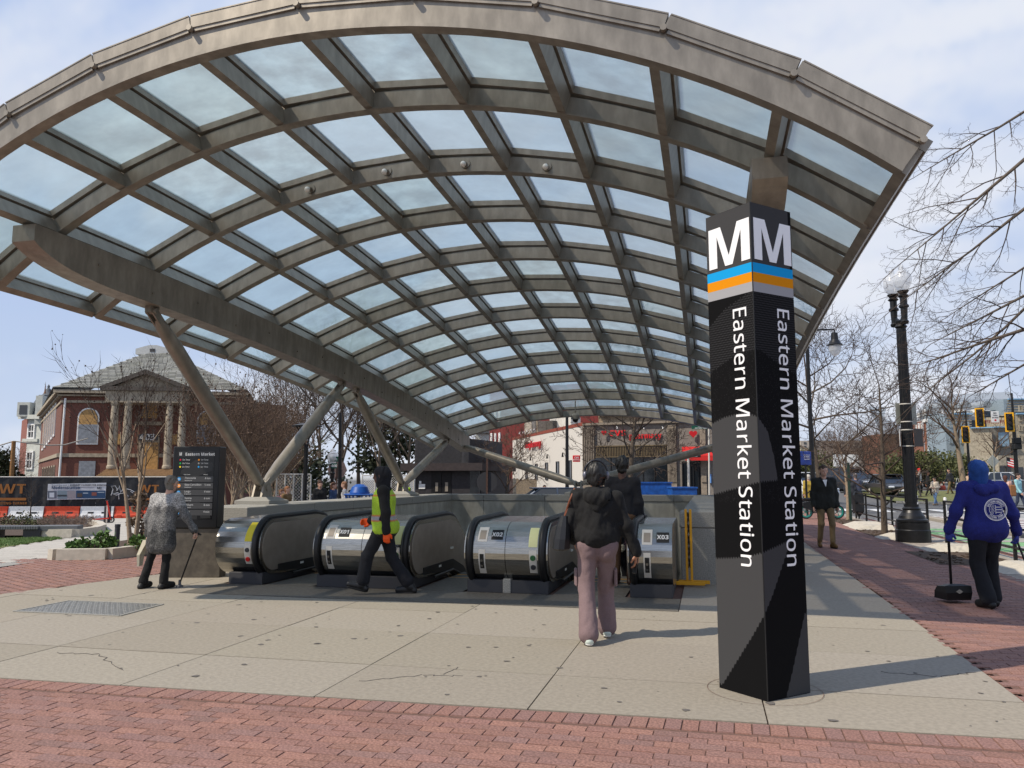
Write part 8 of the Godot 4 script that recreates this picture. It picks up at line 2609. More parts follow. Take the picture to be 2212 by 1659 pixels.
	for i in 3:
		p = gr(zat("c1", 850 + i * 45, 760, 33.0 - i))
		t = thing("road_barrier", "orange and white striped barrier beyond the parapet near the blue domed bin", "barrier", p, 0.4, "striped barriers near the blue bin")
		mb = MB.new(); mb.loft([[Vector3(-0.5, 0, -0.25), Vector3(0.5, 0, -0.25), Vector3(0.5, 0, 0.25), Vector3(-0.5, 0, 0.25)], [Vector3(-0.5, 0.35, -0.12), Vector3(0.5, 0.35, -0.12), Vector3(0.5, 0.35, 0.12), Vector3(-0.5, 0.35, 0.12)], [Vector3(-0.5, 1.0, -0.1), Vector3(0.5, 1.0, -0.1), Vector3(0.5, 1.0, 0.1), Vector3(-0.5, 1.0, 0.1)]]); part(t, "shell", mb, M.barrier_orange)
		for k in 4:
			mb = MB.new(); mb.box(Vector3(-0.36 + k * 0.24, 0.72, 0.105), Vector3(0.08, 0.4, 0.01), Basis(Vector3.BACK, 0.5)); part(t, "stripe", mb, M.white)

func wheel(t: Node, p: Vector3, r: float, w: float, rim: Material) -> void:
	var mb := MB.new()
	var xf := Transform3D(Basis(Vector3.FORWARD, PI / 2), p)
	mb.lathe([Vector2(r * 0.6, -w * 0.5), Vector2(r * 0.95, -w * 0.5), Vector2(r, -w * 0.3), Vector2(r, w * 0.3), Vector2(r * 0.95, w * 0.5), Vector2(r * 0.6, w * 0.5)], 20, xf)
	var o := part(t, "wheel", mb, M.rubber)
	mb = MB.new()
	mb.lathe([Vector2(0.0, w * 0.42), Vector2(r * 0.2, w * 0.46), Vector2(r * 0.62, w * 0.4), Vector2(r * 0.62, -w * 0.4), Vector2(r * 0.2, -w * 0.46), Vector2(0.0, -w * 0.42)], 14, xf)
	part(o, "rim", mb, rim)
func car(label: String, pos: Vector3, turn: float, paint: Material, suv := false, group := "") -> Node3D:   # front towards +Z
	var t := thing("parked_car" if group != "" else "car", label, "car", pos, turn, group)
	var W2 := 0.92; var k := 1.0 if not suv else 1.22
	var belt := 0.92 * (1.12 if suv else 1.0); var roof := 1.45 * k
	var side := [[-2.35, 0.45, 0.80], [-2.2, 0.28, 0.95], [-1.0, 0.24, 1.0], [0.9, 0.24, 0.98], [1.9, 0.26, 0.86], [2.3, 0.36, 0.72], [2.38, 0.45, 0.62]]
	var rings := []
	for s in side:
		var w: float = W2 * (0.86 if absf(s[0]) > 2.25 else (0.95 if absf(s[0]) > 1.8 else 1.0))
		var y1: float = s[2] * belt
		rings.append([Vector3(-w * 0.9, s[1], s[0]), Vector3(w * 0.9, s[1], s[0]), Vector3(w, (s[1] + y1) * 0.5, s[0]), Vector3(w * 0.97, y1 - 0.06, s[0]), Vector3(w * 0.8, y1, s[0]), Vector3(-w * 0.8, y1, s[0]), Vector3(-w * 0.97, y1 - 0.06, s[0]), Vector3(-w, (s[1] + y1) * 0.5, s[0])])
	var mb := MB.new(); mb.loft(rings); part(t, "body", mb, paint)
	var z0 := -2.2 if suv else -1.7
	mb = MB.new()
	mb.loft([[Vector3(-0.82, belt * 0.93, z0), Vector3(0.82, belt * 0.93, z0), Vector3(0.84, belt * 0.93, 1.15), Vector3(-0.84, belt * 0.93, 1.15)], [Vector3(-0.64, roof - 0.05, z0 + 0.55), Vector3(0.64, roof - 0.05, z0 + 0.55), Vector3(0.66, roof - 0.05, 0.35), Vector3(-0.66, roof - 0.05, 0.35)]])
	part(t, "windows", mb, M.window)
	mb = MB.new(); mb.box(Vector3(0, roof - 0.02, z0 * 0.5 + 0.45), Vector3(1.30, 0.06, 0.9 - z0 - 0.5), Basis.IDENTITY, 0.025); part(t, "roof", mb, paint)
	for sx in [-1.0, 1.0]:
		for q in [[1.17, 0.36], [-0.35, -0.35], [z0 + 0.02, z0 + 0.56]]:
			mb = MB.new(); mb.bar(Vector3(0.83 * sx, belt * 0.93, q[0]), Vector3(0.655 * sx, roof - 0.03, q[1]), 0.07, 0.05); part(t, "pillar", mb, paint)
		mb = MB.new(); mb.box(Vector3(0.98 * sx, belt + 0.04, 0.75), Vector3(0.16, 0.12, 0.09), Basis.IDENTITY, 0.03); part(t, "mirror", mb, paint)
		mb = MB.new(); mb.box(Vector3(0.62 * sx, 0.62 * k, 2.29), Vector3(0.36, 0.12, 0.16), Basis(Vector3.UP, 0.35 * sx), 0.03); part(t, "headlight", mb, pm("headlamp", Color(0.85, 0.87, 0.9), 0.1, 0.3))
		mb = MB.new(); mb.box(Vector3(0.62 * sx, 0.74 * k, -2.27), Vector3(0.36, 0.14, 0.12), Basis.IDENTITY, 0.03); part(t, "tail_light", mb, M.red)
		for z in [1.45, -1.4]: wheel(t, Vector3(0.80 * sx, 0.33 * (1.1 if suv else 1.0), z), 0.33 * (1.1 if suv else 1.0), 0.22, M.steel_light)
	mb = MB.new(); mb.box(Vector3(0, 0.52 * k, 2.36), Vector3(0.95, 0.22, 0.06), Basis.IDENTITY, 0.02); part(t, "grille", mb, M.black)
	mb = MB.new(); mb.box(Vector3(0, 0.42 * k, 2.41), Vector3(0.42, 0.15, 0.02)); part(t, "plate", mb, M.white)
	return t
func avenue() -> void:
	var blackp := pm("carblack", Color(0.07, 0.075, 0.09), 0.2, 0.3); blackp.clearcoat_enabled = true; blackp.clearcoat = 0.8
	var greyp := pm("cargrey", Color(0.22, 0.24, 0.27), 0.25, 0.4); var silver := pm("carsilver", Color(0.55, 0.57, 0.58), 0.3, 0.4); var whitep := pm("carwhite", Color(0.80, 0.81, 0.82), 0.3)
	var slate := pm("carslate", Color(0.30, 0.34, 0.40), 0.22, 0.5)
	car("black sedan waiting nose-on at the crosswalk", gr(zat("z5", 955, 320, 55.0)), -0.12, blackp)
	car("dark grey sport utility car coming round beyond the green tree stake", gr(zat("z5", 585, 325, 60.0)), 0.35, greyp, true)
	car("white sport utility car half hidden by the person in green", gr(zat("z5", 150, 340, 50.0)), 0.3, whitep, true)
	car("silver grey sedan side-on behind the person in the pale pink jacket", gr(zat("z5", 2110, 320, 40.0)), PI / 2 - 0.2, silver)
	car("white sedan parked beyond the island behind the street cleaner", gr(zat("z5", 1990, 250, 62.0)), PI / 2, whitep)
	car("slate grey sedan parked just behind the rear parapet", gr(zat("c2", 555, 860, 34.0)) , -PI / 2 + 0.12, slate)
	for i in 5: car(["black", "silver", "dark grey", "white", "slate blue"][i] + " parked car under the evergreens across the avenue", gr(at(1868 + i * 42, 1045, 84.0 + i)), PI / 2, [blackp, silver, greyp, whitep, slate][i], false, "cars parked across the avenue")
	# signals
	var bp := gr(zat("c3", 2080, 1300, 47.0))
	var ps := thing("signal_pole", "black signal pole with mast arm and no-turn plate at the crosswalk", "signal pole", bp)
	var mb := MB.new(); mb.tube([bp, zat("c3", 2045, 640, 47.0), zat("c3", 2005, -10, 47.0)], [0.13, 0.10, 0.05], 10); part(ps, "pole", mb, M.blackmetal, true)
	mb = MB.new(); mb.tube([zat("c3", 2030, 375, 47.0), zat("c3", 1560, 378, 47.0)], [0.05, 0.04], 8); part(ps, "mast_arm", mb, M.blackmetal, true)
	var pl := zat("c3", 1733, 378, 46.9)
	mb = MB.new(); mb.box(pl, Vector3(0.47, 0.66, 0.015), Basis.IDENTITY, 0.004); var plate := part(ps, "no_turn_plate", mb, M.white, true)
	var inv := world_inv(plate)
	for q in [["NO", 0.21], ["TURN", 0.08], ["ON RED", -0.05]]:
		var o := text(plate, q[0], 0.095 if q[0] == "NO" else 0.075, Transform3D.IDENTITY, M.black, true, 0.004); o.transform = inv * Transform3D(Basis.IDENTITY, pl + Vector3(0, q[1], 0.011))
	mb = MB.new(); mb.tube([pl + Vector3(0, -0.2, 0.008), pl + Vector3(0, -0.2, 0.014)], [0.06, 0.06], 16); part(plate, "red_disc", mb, M.red, true)
	mb = MB.new(); mb.box(zat("c3", 2085, 770, 46.8), Vector3(0.42, 0.36, 0.3), Basis.IDENTITY, 0.03); mb.box(zat("c3", 2090, 865, 46.8), Vector3(0.44, 0.32, 0.3), Basis.IDENTITY, 0.03); part(ps, "walk_signal", mb, M.black, true)
	var pole2 := thing("signal_pole", "black signal pole rising behind the bare island tree", "signal pole", gr(zat("c3", 1320, 1330, 60.0)))
	mb = MB.new(); mb.tube([gr(zat("c3", 1320, 1330, 60.0)), zat("c3", 1248, 270, 60.0)], [0.12, 0.06], 10); part(pole2, "pole", mb, M.blackmetal, true)
	var sy := pm("signalyellow", Color(0.90, 0.66, 0.05), 0.45)
	for q in [[1483, 392, 46.6, 0.5, "traffic signal with yellow edging hung on the mast arm"], [1968, 465, 46.4, 0.45, "traffic signal with yellow edging fixed to the corner pole"], [1252, 668, 59.5, 0.4, "traffic signal with yellow edging on the pole behind the island tree"]]:
		var c := zat("c3", q[0], q[1], q[2])
		var h: float = (315.0 if q[2] < 50 else 275.0) * 0.13228 / 1726.0 * (q[2] as float)
		var o := thing("traffic_signal", q[4], "traffic light", c, -q[3])
		var w := h * 0.42
		mb = MB.new(); mb.box(Vector3(0, 0, -0.02), Vector3(w, h, 0.03), Basis.IDENTITY, 0.01); part(o, "backplate", mb, M.blackmetal)
		for e in [[Vector3(0, h * 0.5 - 0.035, 0.01), Vector3(w, 0.07, 0.03)], [Vector3(0, -h * 0.5 + 0.035, 0.01), Vector3(w, 0.07, 0.03)], [Vector3(w * 0.5 - 0.035, 0, 0.01), Vector3(0.07, h - 0.142, 0.03)], [Vector3(-w * 0.5 + 0.035, 0, 0.01), Vector3(0.07, h - 0.142, 0.03)]]:
			mb = MB.new(); mb.box(e[0], e[1]); part(o, "edging", mb, sy)
		mb = MB.new(); mb.box(Vector3(0, 0, 0.06), Vector3(w * 0.55, h * 0.82, 0.16), Basis.IDENTITY, 0.02); part(o, "housing", mb, M.black)
		for i in 3:
			var y := h * (0.27 - 0.27 * i)
			mb = MB.new(); mb.tube([Vector3(0, y, 0.14), Vector3(0, y, 0.15)], [w * 0.22, w * 0.22], 14); part(o, "lens", mb, pm("lens%d" % i, [Color(0.25, 0.03, 0.03), Color(0.3, 0.18, 0.03), Color(0.03, 0.2, 0.14)][i], 0.2))
			mb = MB.new()
			for k in 8:
				var a := PI * k / 8.0; var b := PI * (k + 1) / 8.0
				var r := w * 0.25
				mb.quad(Vector3(cos(a) * r, y + sin(a) * r, 0.14), Vector3(cos(b) * r, y + sin(b) * r, 0.14), Vector3(cos(b) * r, y + sin(b) * r - 0.03, 0.36), Vector3(cos(a) * r, y + sin(a) * r - 0.03, 0.36))
			part(o, "visor", mb, M.black)
	# diamond sign seen from behind, boards, flag
	var dc := zat("c3", 1697, 1105, 38.0)
	var ds := thing("diamond_sign", "grey back of a diamond road sign beside the street cleaner's hood", "sign", gr(dc))
	mb = MB.new(); mb.box(dc, Vector3(0.44, 0.44, 0.012), Basis(Vector3.BACK, PI / 4), 0.003); part(ds, "plate", mb, M.signback, true)
	mb = MB.new(); mb.box(Vector3(dc.x, dc.y * 0.5, dc.z + 0.03), Vector3(0.05, dc.y + 0.5, 0.03)); part(ds, "post", mb, M.signback, true)
	var bb := zat("c4", 258, 385, 33.0)
	ds = thing("blue_board", "blue information board on a black post beside the pylon", "sign", gr(bb))
	mb = MB.new(); mb.box(bb, Vector3(0.54, 0.56, 0.06), Basis(Vector3.UP, 0.2), 0.02); part(ds, "board", mb, nm("boardblue", Color(0.10, 0.20, 0.52), Color(0.14, 0.26, 0.60), 1.0, 0.4), true)
	for i in 4:
		mb = MB.new(); mb.box(bb + Vector3(0.06, 0.13 - i * 0.06, 0.035), Vector3(0.28 - 0.04 * (i % 2), 0.015, 0.004), Basis(Vector3.UP, 0.2)); part(ds, "print_line", mb, M.white, true)
	mb = MB.new(); mb.tube([gr(bb), bb - Vector3(0, 0.25, 0)], [0.045, 0.045], 8); part(ds, "post", mb, M.blackmetal, true)
	for q in [[752, 62.0], [952, 62.5]]:
		var c := zat("c4", q[0], 418, q[1])
		ds = thing("white_board", "white rectangular notice board raised across the avenue", "sign", gr(c), 0.0, "white notice boards across the avenue")
		mb = MB.new(); mb.box(c, Vector3(0.90, 0.92, 0.05) * 1.0, Basis.IDENTITY, 0.01); part(ds, "board", mb, M.white, true)
		mb = MB.new(); mb.tube([gr(c), c - Vector3(0, 0.4, 0.06)], [0.06, 0.06], 6); part(ds, "post", mb, M.darkgrey, true)
	var fp := zat("c3", 1925, 1100, 70.0)
	var fg := thing("flag", "small striped flag on a slanting staff in front of the cream building", "flag", gr(fp))
	mb = MB.new(); mb.tube([gr(fp), fp + Vector3(0.0, 0.4, 0)], [0.04, 0.03], 6); part(fg, "staff", mb, M.darkgrey, true)
	for i in 7:
		mb = MB.new()
		var o := Vector3(0.02, 0.35 - i * 0.11, 0)
		mb.quad(fp + o, fp + o + Vector3(0.5, -0.18, 0.1), fp + o + Vector3(0.5, -0.29, 0.1), fp + o + Vector3(0, -0.11, 0), Vector3.BACK); part(fg, "stripe", mb, M.red if i % 2 == 0 else M.white, true)
	mb = MB.new(); mb.quad(fp + Vector3(0.02, 0.35, 0.02), fp + Vector3(0.25, 0.27, 0.07), fp + Vector3(0.25, -0.06, 0.07), fp + Vector3(0.02, 0.02, 0.02), Vector3.BACK); part(fg, "canton", mb, M.navy, true)
	var bag := thing("covered_meter", "parking meter wrapped in a black cover beside the railing end", "meter", gp(1856, 1121))
	mb = MB.new(); mb.loft([[Vector3(-0.02, 0.08, -0.02), Vector3(0.02, 0.08, -0.02), Vector3(0.02, 0.08, 0.02), Vector3(-0.02, 0.08, 0.02)], [Vector3(-0.17, 0.28, -0.1), Vector3(0.17, 0.28, -0.1), Vector3(0.17, 0.28, 0.1), Vector3(-0.17, 0.28, 0.1)], [Vector3(-0.18, 0.9, -0.1), Vector3(0.18, 0.9, -0.1), Vector3(0.18, 0.9, 0.1), Vector3(-0.18, 0.9, 0.1)], [Vector3(-0.12, 1.05, -0.07), Vector3(0.12, 1.05, -0.07), Vector3(0.12, 1.05, 0.07), Vector3(-0.12, 1.05, 0.07)]]); part(bag, "cover", mb, M.rubber)
	mb = MB.new(); mb.tube([Vector3.ZERO, Vector3(0, 0.3, 0)], [0.03, 0.03], 8); part(bag, "post", mb, M.blackmetal)
	right_buildings()
func right_buildings() -> void:
	var cor := zat("c3", 645, 1000, 115.0); var lf := zat("c3", 330, 1000, 125.0); var rt := zat("c3", 965, 1000, 117.0)
	var t := thing("mansard_building", "orange brick building with a grey metal mansard roof and white dormers", "building", gr(cor))
	var ob := brickwall("orangebrick", Color(0.46, 0.29, 0.22), Color(0.58, 0.38, 0.30)); var ob2 := ob
	var metal := nm("zinc", Color(0.52, 0.55, 0.57), Color(0.62, 0.65, 0.67), 2.0, 0.45, 0.2)
	var ev := zat("c3", 645, 425, 115.0).y
	var mb := MB.new(); wallbox(mb, lf, cor, -1.0, ev, 0.5); part(t, "side_wall", mb, ob, true)
	mb = MB.new(); wallbox(mb, cor, rt, -1.0, ev, 0.5); part(t, "front_wall", mb, ob2, true)
	mb = MB.new(); wallbox(mb, lf + Vector3(0, 0, 0.5), cor + Vector3(0, 0, 0.5), ev - 0.35, ev + 0.1, 1.0); wallbox(mb, cor + Vector3(0, 0, 0.5), rt + Vector3(0, 0, 0.5), ev - 0.35, ev + 0.1, 1.0); part(t, "eaves", mb, M.white, true)
	var r0 := zat("c3", 725, 105, 121.0); var r1 := zat("c3", 2050, 85, 125.0); var rl := zat("c3", 560, 175, 132.0); var e0 := Vector3(cor.x, ev, cor.z + 0.4); var e1 := zat("c3", 2050, 330, 117.0); var el := Vector3(lf.x, ev, lf.z + 0.4)
	e1.y = ev
	mb = MB.new(); mb.quad(e0, e1, r1, r0, Vector3(0, 1, 1)); mb.quad(el, e0, r0, rl, Vector3(-1, 1, 1)); var s2 := zat("c3", 1980, -30, 140.0); var s1 := zat("c3", 1010, 10, 140.0)
	mb.quad(r0, r1, s2, s1, Vector3.UP)
	var rf := part(t, "mansard_roof", mb, metal, true)
	for i in 30:
		mb = MB.new()
		var f := (i + 0.5) / 30.0
		mb.bar(e0.lerp(e1, f), r0.lerp(r1, f), 0.08, 0.12, Vector3(0, 0.5, 1)); part(rf, "seam", mb, metal, true)
	for q in [[850, 195, 975, 335, 115.0], [1195, 195, 1325, 290, 115.5], [1535, 185, 1655, 285, 116.0]]:
		var a := zat("c3", q[0], q[3], q[4]); var b := zat("c3", q[2], q[3], q[4]); var yt := zat("c3", q[0], q[1] + 30, q[4]).y
		var d := MB.new(); wallbox(d, a, b, a.y, yt, 4.0); var o := part(rf, "dormer", d, M.white, true)
		d = MB.new()
		var pol := PackedVector2Array()
		for i in 9: pol.append(Vector2(cos(PI * i / 8.0) * (b.x - a.x) * 0.62, sin(PI * i / 8.0) * 0.9))
		d.prism(pol, -4.0, 0.3, Transform3D(Basis(), Vector3((a.x + b.x) * 0.5, yt, a.z))); part(o, "dormer_roof", d, metal, true)
		win(o, a, b, Rect2(zz("c3", q[0] + 8, q[1] + 45), Vector2(q[2] - q[0] - 16, q[3] - q[1] - 50) * 0.13228), M.white, M.window, Vector2i(4, 2), 0.1, "window", 0.2)
	for q in [[467, 295, 507, 390, 119.0], [562, 235, 605, 360, 117.0]]:
		var a := zat("c3", q[0], q[3], q[4]); var b := zat("c3", q[2], q[3], q[4] - 1.5)
		var d := MB.new(); wallbox(d, a, b, a.y, zat("c3", q[0], q[1], q[4]).y, 3.0); var o := part(rf, "dormer", d, metal, true)
		win(o, a, b, Rect2(zz("c3", q[0] + 6, q[1] + 20), Vector2(q[2] - q[0] - 12, q[3] - q[1] - 25) * 0.13228), M.white, M.window, Vector2i(1, 2), 0.1, "window", 0.15)
	for q in [[785, 440, 95, 125], [800, 680, 92, 120], [640, 905, 165, 160]]: win(t, cor, rt, Rect2(zz("c3", q[0], q[1]), Vector2(q[2], q[3]) * 0.13228), M.white, M.window, Vector2i(3, 4) if q[2] < 120 else Vector2i(2, 2), 0.1, "window", 0.2)
	for i in 4:
		for y in [[490, 120], [710, 120]]: win(t, lf, cor, Rect2(zz("c3", 443 + i * 47, y[0] - i * 9), Vector2(20, y[1]) * 0.13228), M.white, M.window, Vector2i(1, 2), 0.08, "window", 0.15)
	panel(t, "shop_sign", cor, rt, "c3", 640, 910, 805, 988, 0.2, M.bluesign)
	panel(t, "vertical_banner", cor, rt, "c3", 905, 725, 990, 960, 0.3, pm("bannerblue", Color(0.10, 0.14, 0.30), 0.6))
	var ml := zat("c3", 420, 1000, 150.0)
	var far := thing("distant_building", "low brick building with grey roof past the mansard building", "building", gr(zat("c3", 0, 1000, 150.0)))
	mb = MB.new(); wallbox(mb, zat("c3", -120, 1000, 150.0), zat("c3", 330, 1000, 150.0), -1.0, zat("c3", 0, 660, 150.0).y, 8.0); part(far, "wall", mb, ob2, true)
	mb = MB.new(); var qa := zat("c3", -130, 660, 149.0); var qb := zat("c3", 340, 660, 149.0); qb.y = qa.y; mb.quad(qa, qb, qb + Vector3(-3, 6, -10), qa + Vector3(6, 6, -10), Vector3(0, 1, 1)); part(far, "roof", mb, metal, true)
	# cream and blue banded building
	t = thing("banded_building", "cream building with pale blue stripes, dark windows and a red roof railing", "building", gr(zat("c3", 1500, 1000, 108.0)))
	var cream := nm("creamwall", Color(0.60, 0.56, 0.48), Color(0.70, 0.66, 0.58), 2.0, 0.9); var pale := nm("paleblue", Color(0.48, 0.54, 0.58), Color(0.56, 0.62, 0.66), 2.0, 0.8); var sky_ := pm("skyblue", Color(0.50, 0.66, 0.78), 0.7)
	var blocks := [[950, 1345, 330, 110.0, pale, 6.0], [1335, 1705, 555, 104.0, cream, 8.0], [1700, 1990, 545, 104.5, nm("greystone", Color(0.44, 0.42, 0.39), Color(0.54, 0.52, 0.48), 2.0, 0.9), 8.0], [1640, 2400, 190, 118.0, pale, 6.0], [1935, 2400, 90, 114.0, pale, 6.0], [2070, 2400, 330, 106.0, cream, 6.0]]
	for q in blocks:
		var a := zat("c3", q[0], 1000, q[3]); var b := zat("c3", q[1], 1000, q[3] + (0.0 if q[0] != 1335 else -1.0))
		mb = MB.new(); wallbox(mb, a, b, -1.0, zat("c3", q[0], q[2], q[3]).y, q[5]); part(t, "wall", mb, q[4], true)
		if q[4] == pale:
			for i in 5: panel(t, "cream_band", a, b, "c3", q[0], q[2] + 20 + i * 42, q[1], q[2] + 36 + i * 42, 0.1, cream)
		panel(t, "coping", a, b, "c3", q[0] - 2, q[2] - 8, q[1] + 2, q[2] + 10, 0.35, sky_)
	var wa := zat("c3", 950, 1000, 110.0); var wb_ := zat("c3", 1345, 1000, 110.0)
	for i in 4:
		for j in 3: win(t, wa, wb_, Rect2(zz("c3", 985 + i * 90, 460 + j * 130), Vector2(52, 95) * 0.13228), pale, M.window, Vector2i(2, 1), 0.1, "window", 0.15)
	wa = zat("c3", 2070, 1000, 106.0); wb_ = zat("c3", 2400, 1000, 106.0)
	for i in 3:
		for j in 4: win(t, wa, wb_, Rect2(zz("c3", 2120 + i * 90, 190 + j * 160), Vector2(60, 105) * 0.13228), cream, M.window, Vector2i(2, 1), 0.1, "window", 0.15)
	wa = zat("c3", 1705, 1000, 104.2); wb_ = zat("c3", 1990, 1000, 104.2)
	panel(t, "mural_panel", wa, wb_, "c3", 1795, 635, 1955, 860, 0.15, nm("mural", Color(0.42, 0.54, 0.62), Color(0.56, 0.68, 0.76), 0.9, 0.7))
	mb = MB.new()
	for i in 12:
		var p := zat("c3", 1560 + i * 29, 490, 103.5); mb.bar(p, Vector3(p.x, zat("c3", 1560, 435, 103.5).y, p.z), 0.06, 0.06)
	for y in [437, 460]: mb.bar(zat("c3", 1555, y, 103.5), zat("c3", 1890, y, 103.5), 0.06, 0.06)
	part(t, "roof_railing", mb, pm("railred", Color(0.50, 0.14, 0.16), 0.6), true)
	var sa := zat("c3", 1780, 1000, 98.0); var sb := zat("c3", 2400, 1000, 98.0)
	t = thing("cream_shop_row", "low cream shop row with dark doorways beyond the flag", "building", gr(sa))
	mb = MB.new(); wallbox(mb, sa, sb, -1.0, zat("c3", 1800, 1010, 98.0).y, 5.0); part(t, "wall", mb, cream, true)
	for q in [[1820, 1900], [1930, 2000], [2060, 2200]]: panel(t, "shop_front", sa, sb, "c3", q[0], 1200, q[1], 1400, 0.06, M.window)
	panel(t, "shop_awning", sa, sb, "c3", 1810, 1175, 2010, 1205, 0.8, M.darkgrey)
	# canopy roofs and low shop between the trees
	t = thing("far_apartment", "pale distant apartment block between bare trees across the avenue", "building", gr(zat("c4", 800, 200, 230.0)))
	mb = MB.new(); wallbox(mb, zat("c4", 200, 300, 230.0), zat("c4", 1560, 300, 230.0), -2.0, zat("c4", 700, 130, 230.0).y, 10.0); part(t, "wall", mb, nm("farpale", Color(0.62, 0.58, 0.53), Color(0.72, 0.68, 0.63), 6.0, 0.9), true)
	for i in 14:
		for j in 2: panel(t, "window", zat("c4", 200, 300, 230.0), zat("c4", 1560, 300, 230.0), "c4", 240 + i * 92, 150 + j * 55, 275 + i * 92, 180 + j * 55, 0.1, M.window)

func walker(label: String, feet: Vector3, turn: float, h: float, top: Color, legs: Color, hair: Color, sk: Material, hem := 0.86, stride := 0.18, ph := 0, extra := {}) -> Node3D:
	var t := thing("person", label, "person", feet, turn)
	var c := {skin = sk, top = cloth("c%s" % top.to_html(), top, 0.1, 0.5), trousers = cloth("c%s" % legs.to_html(), legs, 0.1, 0.5), shoes = M.black if not extra.has("shoes") else extra.shoes, hair = pm("h%s" % hair.to_html(), hair, 0.8), hem = hem, hemw = 0.115 + 0.03 * float(hem < 0.75)}
	if extra.has("long"): c.hair_more = [[Vector3(0, -0.02, -0.06), Vector3(0, -0.2, -0.06), 0.07, 0.05]]
	var s := stride * (1.0 if ph == 0 else -1.0)
	figure(t, h, {kn = [Vector3(0.1, 0.5, 0.05 + s * 0.4), Vector3(-0.1, 0.5, 0.05 - s * 0.4)], an = [Vector3(0.1, 0.09, s), Vector3(-0.1, 0.09, -s)], to = [Vector3(0.11, 0.035, s + 0.17), Vector3(-0.11, 0.035, -s + 0.17)], wr = extra.get("wr", [Vector3(0.24, 0.88, 0.04 - s * 0.7), Vector3(-0.24, 0.88, 0.04 + s * 0.7)]), el = extra.get("el", [Vector3(0.235, 1.13, -0.03 - s * 0.25), Vector3(-0.235, 1.13, -0.03 + s * 0.25)])}, c, 0.034)
	return t
func bagon(label: String, p: Vector3, s: Vector3, m: Material) -> void:
	var t := thing("handbag", label, "bag", p)
	var mb := MB.new(); mb.box(Vector3(0, 0, 0), s, Basis.IDENTITY, s.z * 0.3); part(t, "pouch", mb, m)
	mb = MB.new(); mb.tube([Vector3(-s.x * 0.4, s.y * 0.45, 0), Vector3(-s.x * 0.1, s.y * 1.3, 0), Vector3(s.x * 0.1, s.y * 1.3, 0), Vector3(s.x * 0.4, s.y * 0.45, 0)], [0.012], 5); part(t, "handle", mb, m)
func passers() -> void:
	var L: Material = M.skin_light; var D: Material = M.skin_dark; var T: Material = M.skin_tan
	var bk := Color(0.09, 0.09, 0.10); var jean := Color(0.42, 0.54, 0.68); var brn := Color(0.16, 0.11, 0.09)
	walker("person in a black jacket standing near the island kerb", gr(zat("z5", 1217, 335, 53.0)), 0.4, 1.78, Color(0.11, 0.11, 0.13), Color(0.30, 0.30, 0.31), brn, T, 0.84, 0.1)
	walker("person in a red cap and white shirt on the island lawn", gr(zat("z5", 1240, 300, 57.0)), 0.8, 1.80, Color(0.78, 0.78, 0.78), bk, Color(0.72, 0.08, 0.07), L, 0.84, 0.05)
	walker("person in black clothes with long hair walking by the island", gr(zat("z5", 1318, 320, 54.0)), 1.2, 1.68, bk, bk, brn, T, 0.82, 0.2, 0, {long = true})
	var p := gr(zat("z5", 1385, 405, 46.0))
	walker("person in a cream jacket and pale jeans crossing the avenue", p, -1.1, 1.58, Color(0.78, 0.73, 0.65), jean, brn, L, 0.74, 0.26, 0, {long = true, shoes = pm("tanshoe", Color(0.5, 0.42, 0.34), 0.7), wr = [Vector3(0.16, 1.1, 0.24), Vector3(-0.16, 1.1, 0.24)]})
	bagon("rust red handbag of the person in the cream jacket", p + Vector3(0.42, 0.98, 0), Vector3(0.38, 0.26, 0.14), pm("rustbag", Color(0.48, 0.18, 0.12), 0.6))
	p = gr(zat("z5", 1520, 312, 56.0))
	walker("person in a navy blazer and tan trousers on the island lawn", p, -1.5, 1.80, Color(0.10, 0.11, 0.15), Color(0.44, 0.36, 0.22), brn, L, 0.82, 0.25)
	bagon("white plastic bag carried by the person in the navy blazer", p + Vector3(0.5, 0.62, 0.1), Vector3(0.3, 0.42, 0.12), M.white)
	walker("person in a beige coat holding a phone to one ear", gr(zat("z5", 1708, 330, 52.0)), 0.3, 1.72, Color(0.70, 0.58, 0.48), Color(0.5, 0.48, 0.44), Color(0.42, 0.27, 0.18), L, 0.72, 0.1, 0, {wr = [Vector3(0.2, 0.9, 0.05), Vector3(-0.14, 1.52, 0.1)], el = [Vector3(0.235, 1.13, -0.03), Vector3(-0.3, 1.22, 0.12)]})
	p = gr(zat("z5", 2050, 425, 36.0))
	walker("person in a pale pink jacket and black skirt crossing away", p, 2.6, 1.66, Color(0.80, 0.66, 0.62), bk, Color(0.28, 0.15, 0.11), L, 0.84, 0.2, 0, {long = true})
	bagon("tan shoulder bag of the person in the pale pink jacket", p + Vector3(0.16, 1.0, 0.2), Vector3(0.3, 0.5, 0.14), pm("tanbag", Color(0.50, 0.33, 0.18), 0.6))
	walker("person in a light cyan top with a black backpack crossing", gr(zat("z5", 2165, 400, 37.0)), 0.6, 1.76, Color(0.55, 0.75, 0.78), Color(0.16, 0.20, 0.30), brn, L, 0.84, 0.22)
	walker("person in a mustard coat and pale cap behind the person in green", gr(zat("z5", 205, 420, 36.0)), PI, 1.70, Color(0.66, 0.56, 0.20), bk, Color(0.72, 0.70, 0.66), L, 0.62, 0.1)
	walker("person in dark clothes at the kerb beside the green stake", gr(zat("z5", 595, 485, 36.0)), PI - 0.3, 1.66, Color(0.16, 0.17, 0.20), Color(0.10, 0.10, 0.13), brn, L, 0.8, 0.1, 0, {long = true})
	walker("person in a slate puffer jacket and cap behind the black cover", gr(zat("z5", 648, 480, 37.0)), PI, 1.76, Color(0.28, 0.31, 0.40), bk, Color(0.45, 0.42, 0.42), L, 0.8, 0.1)
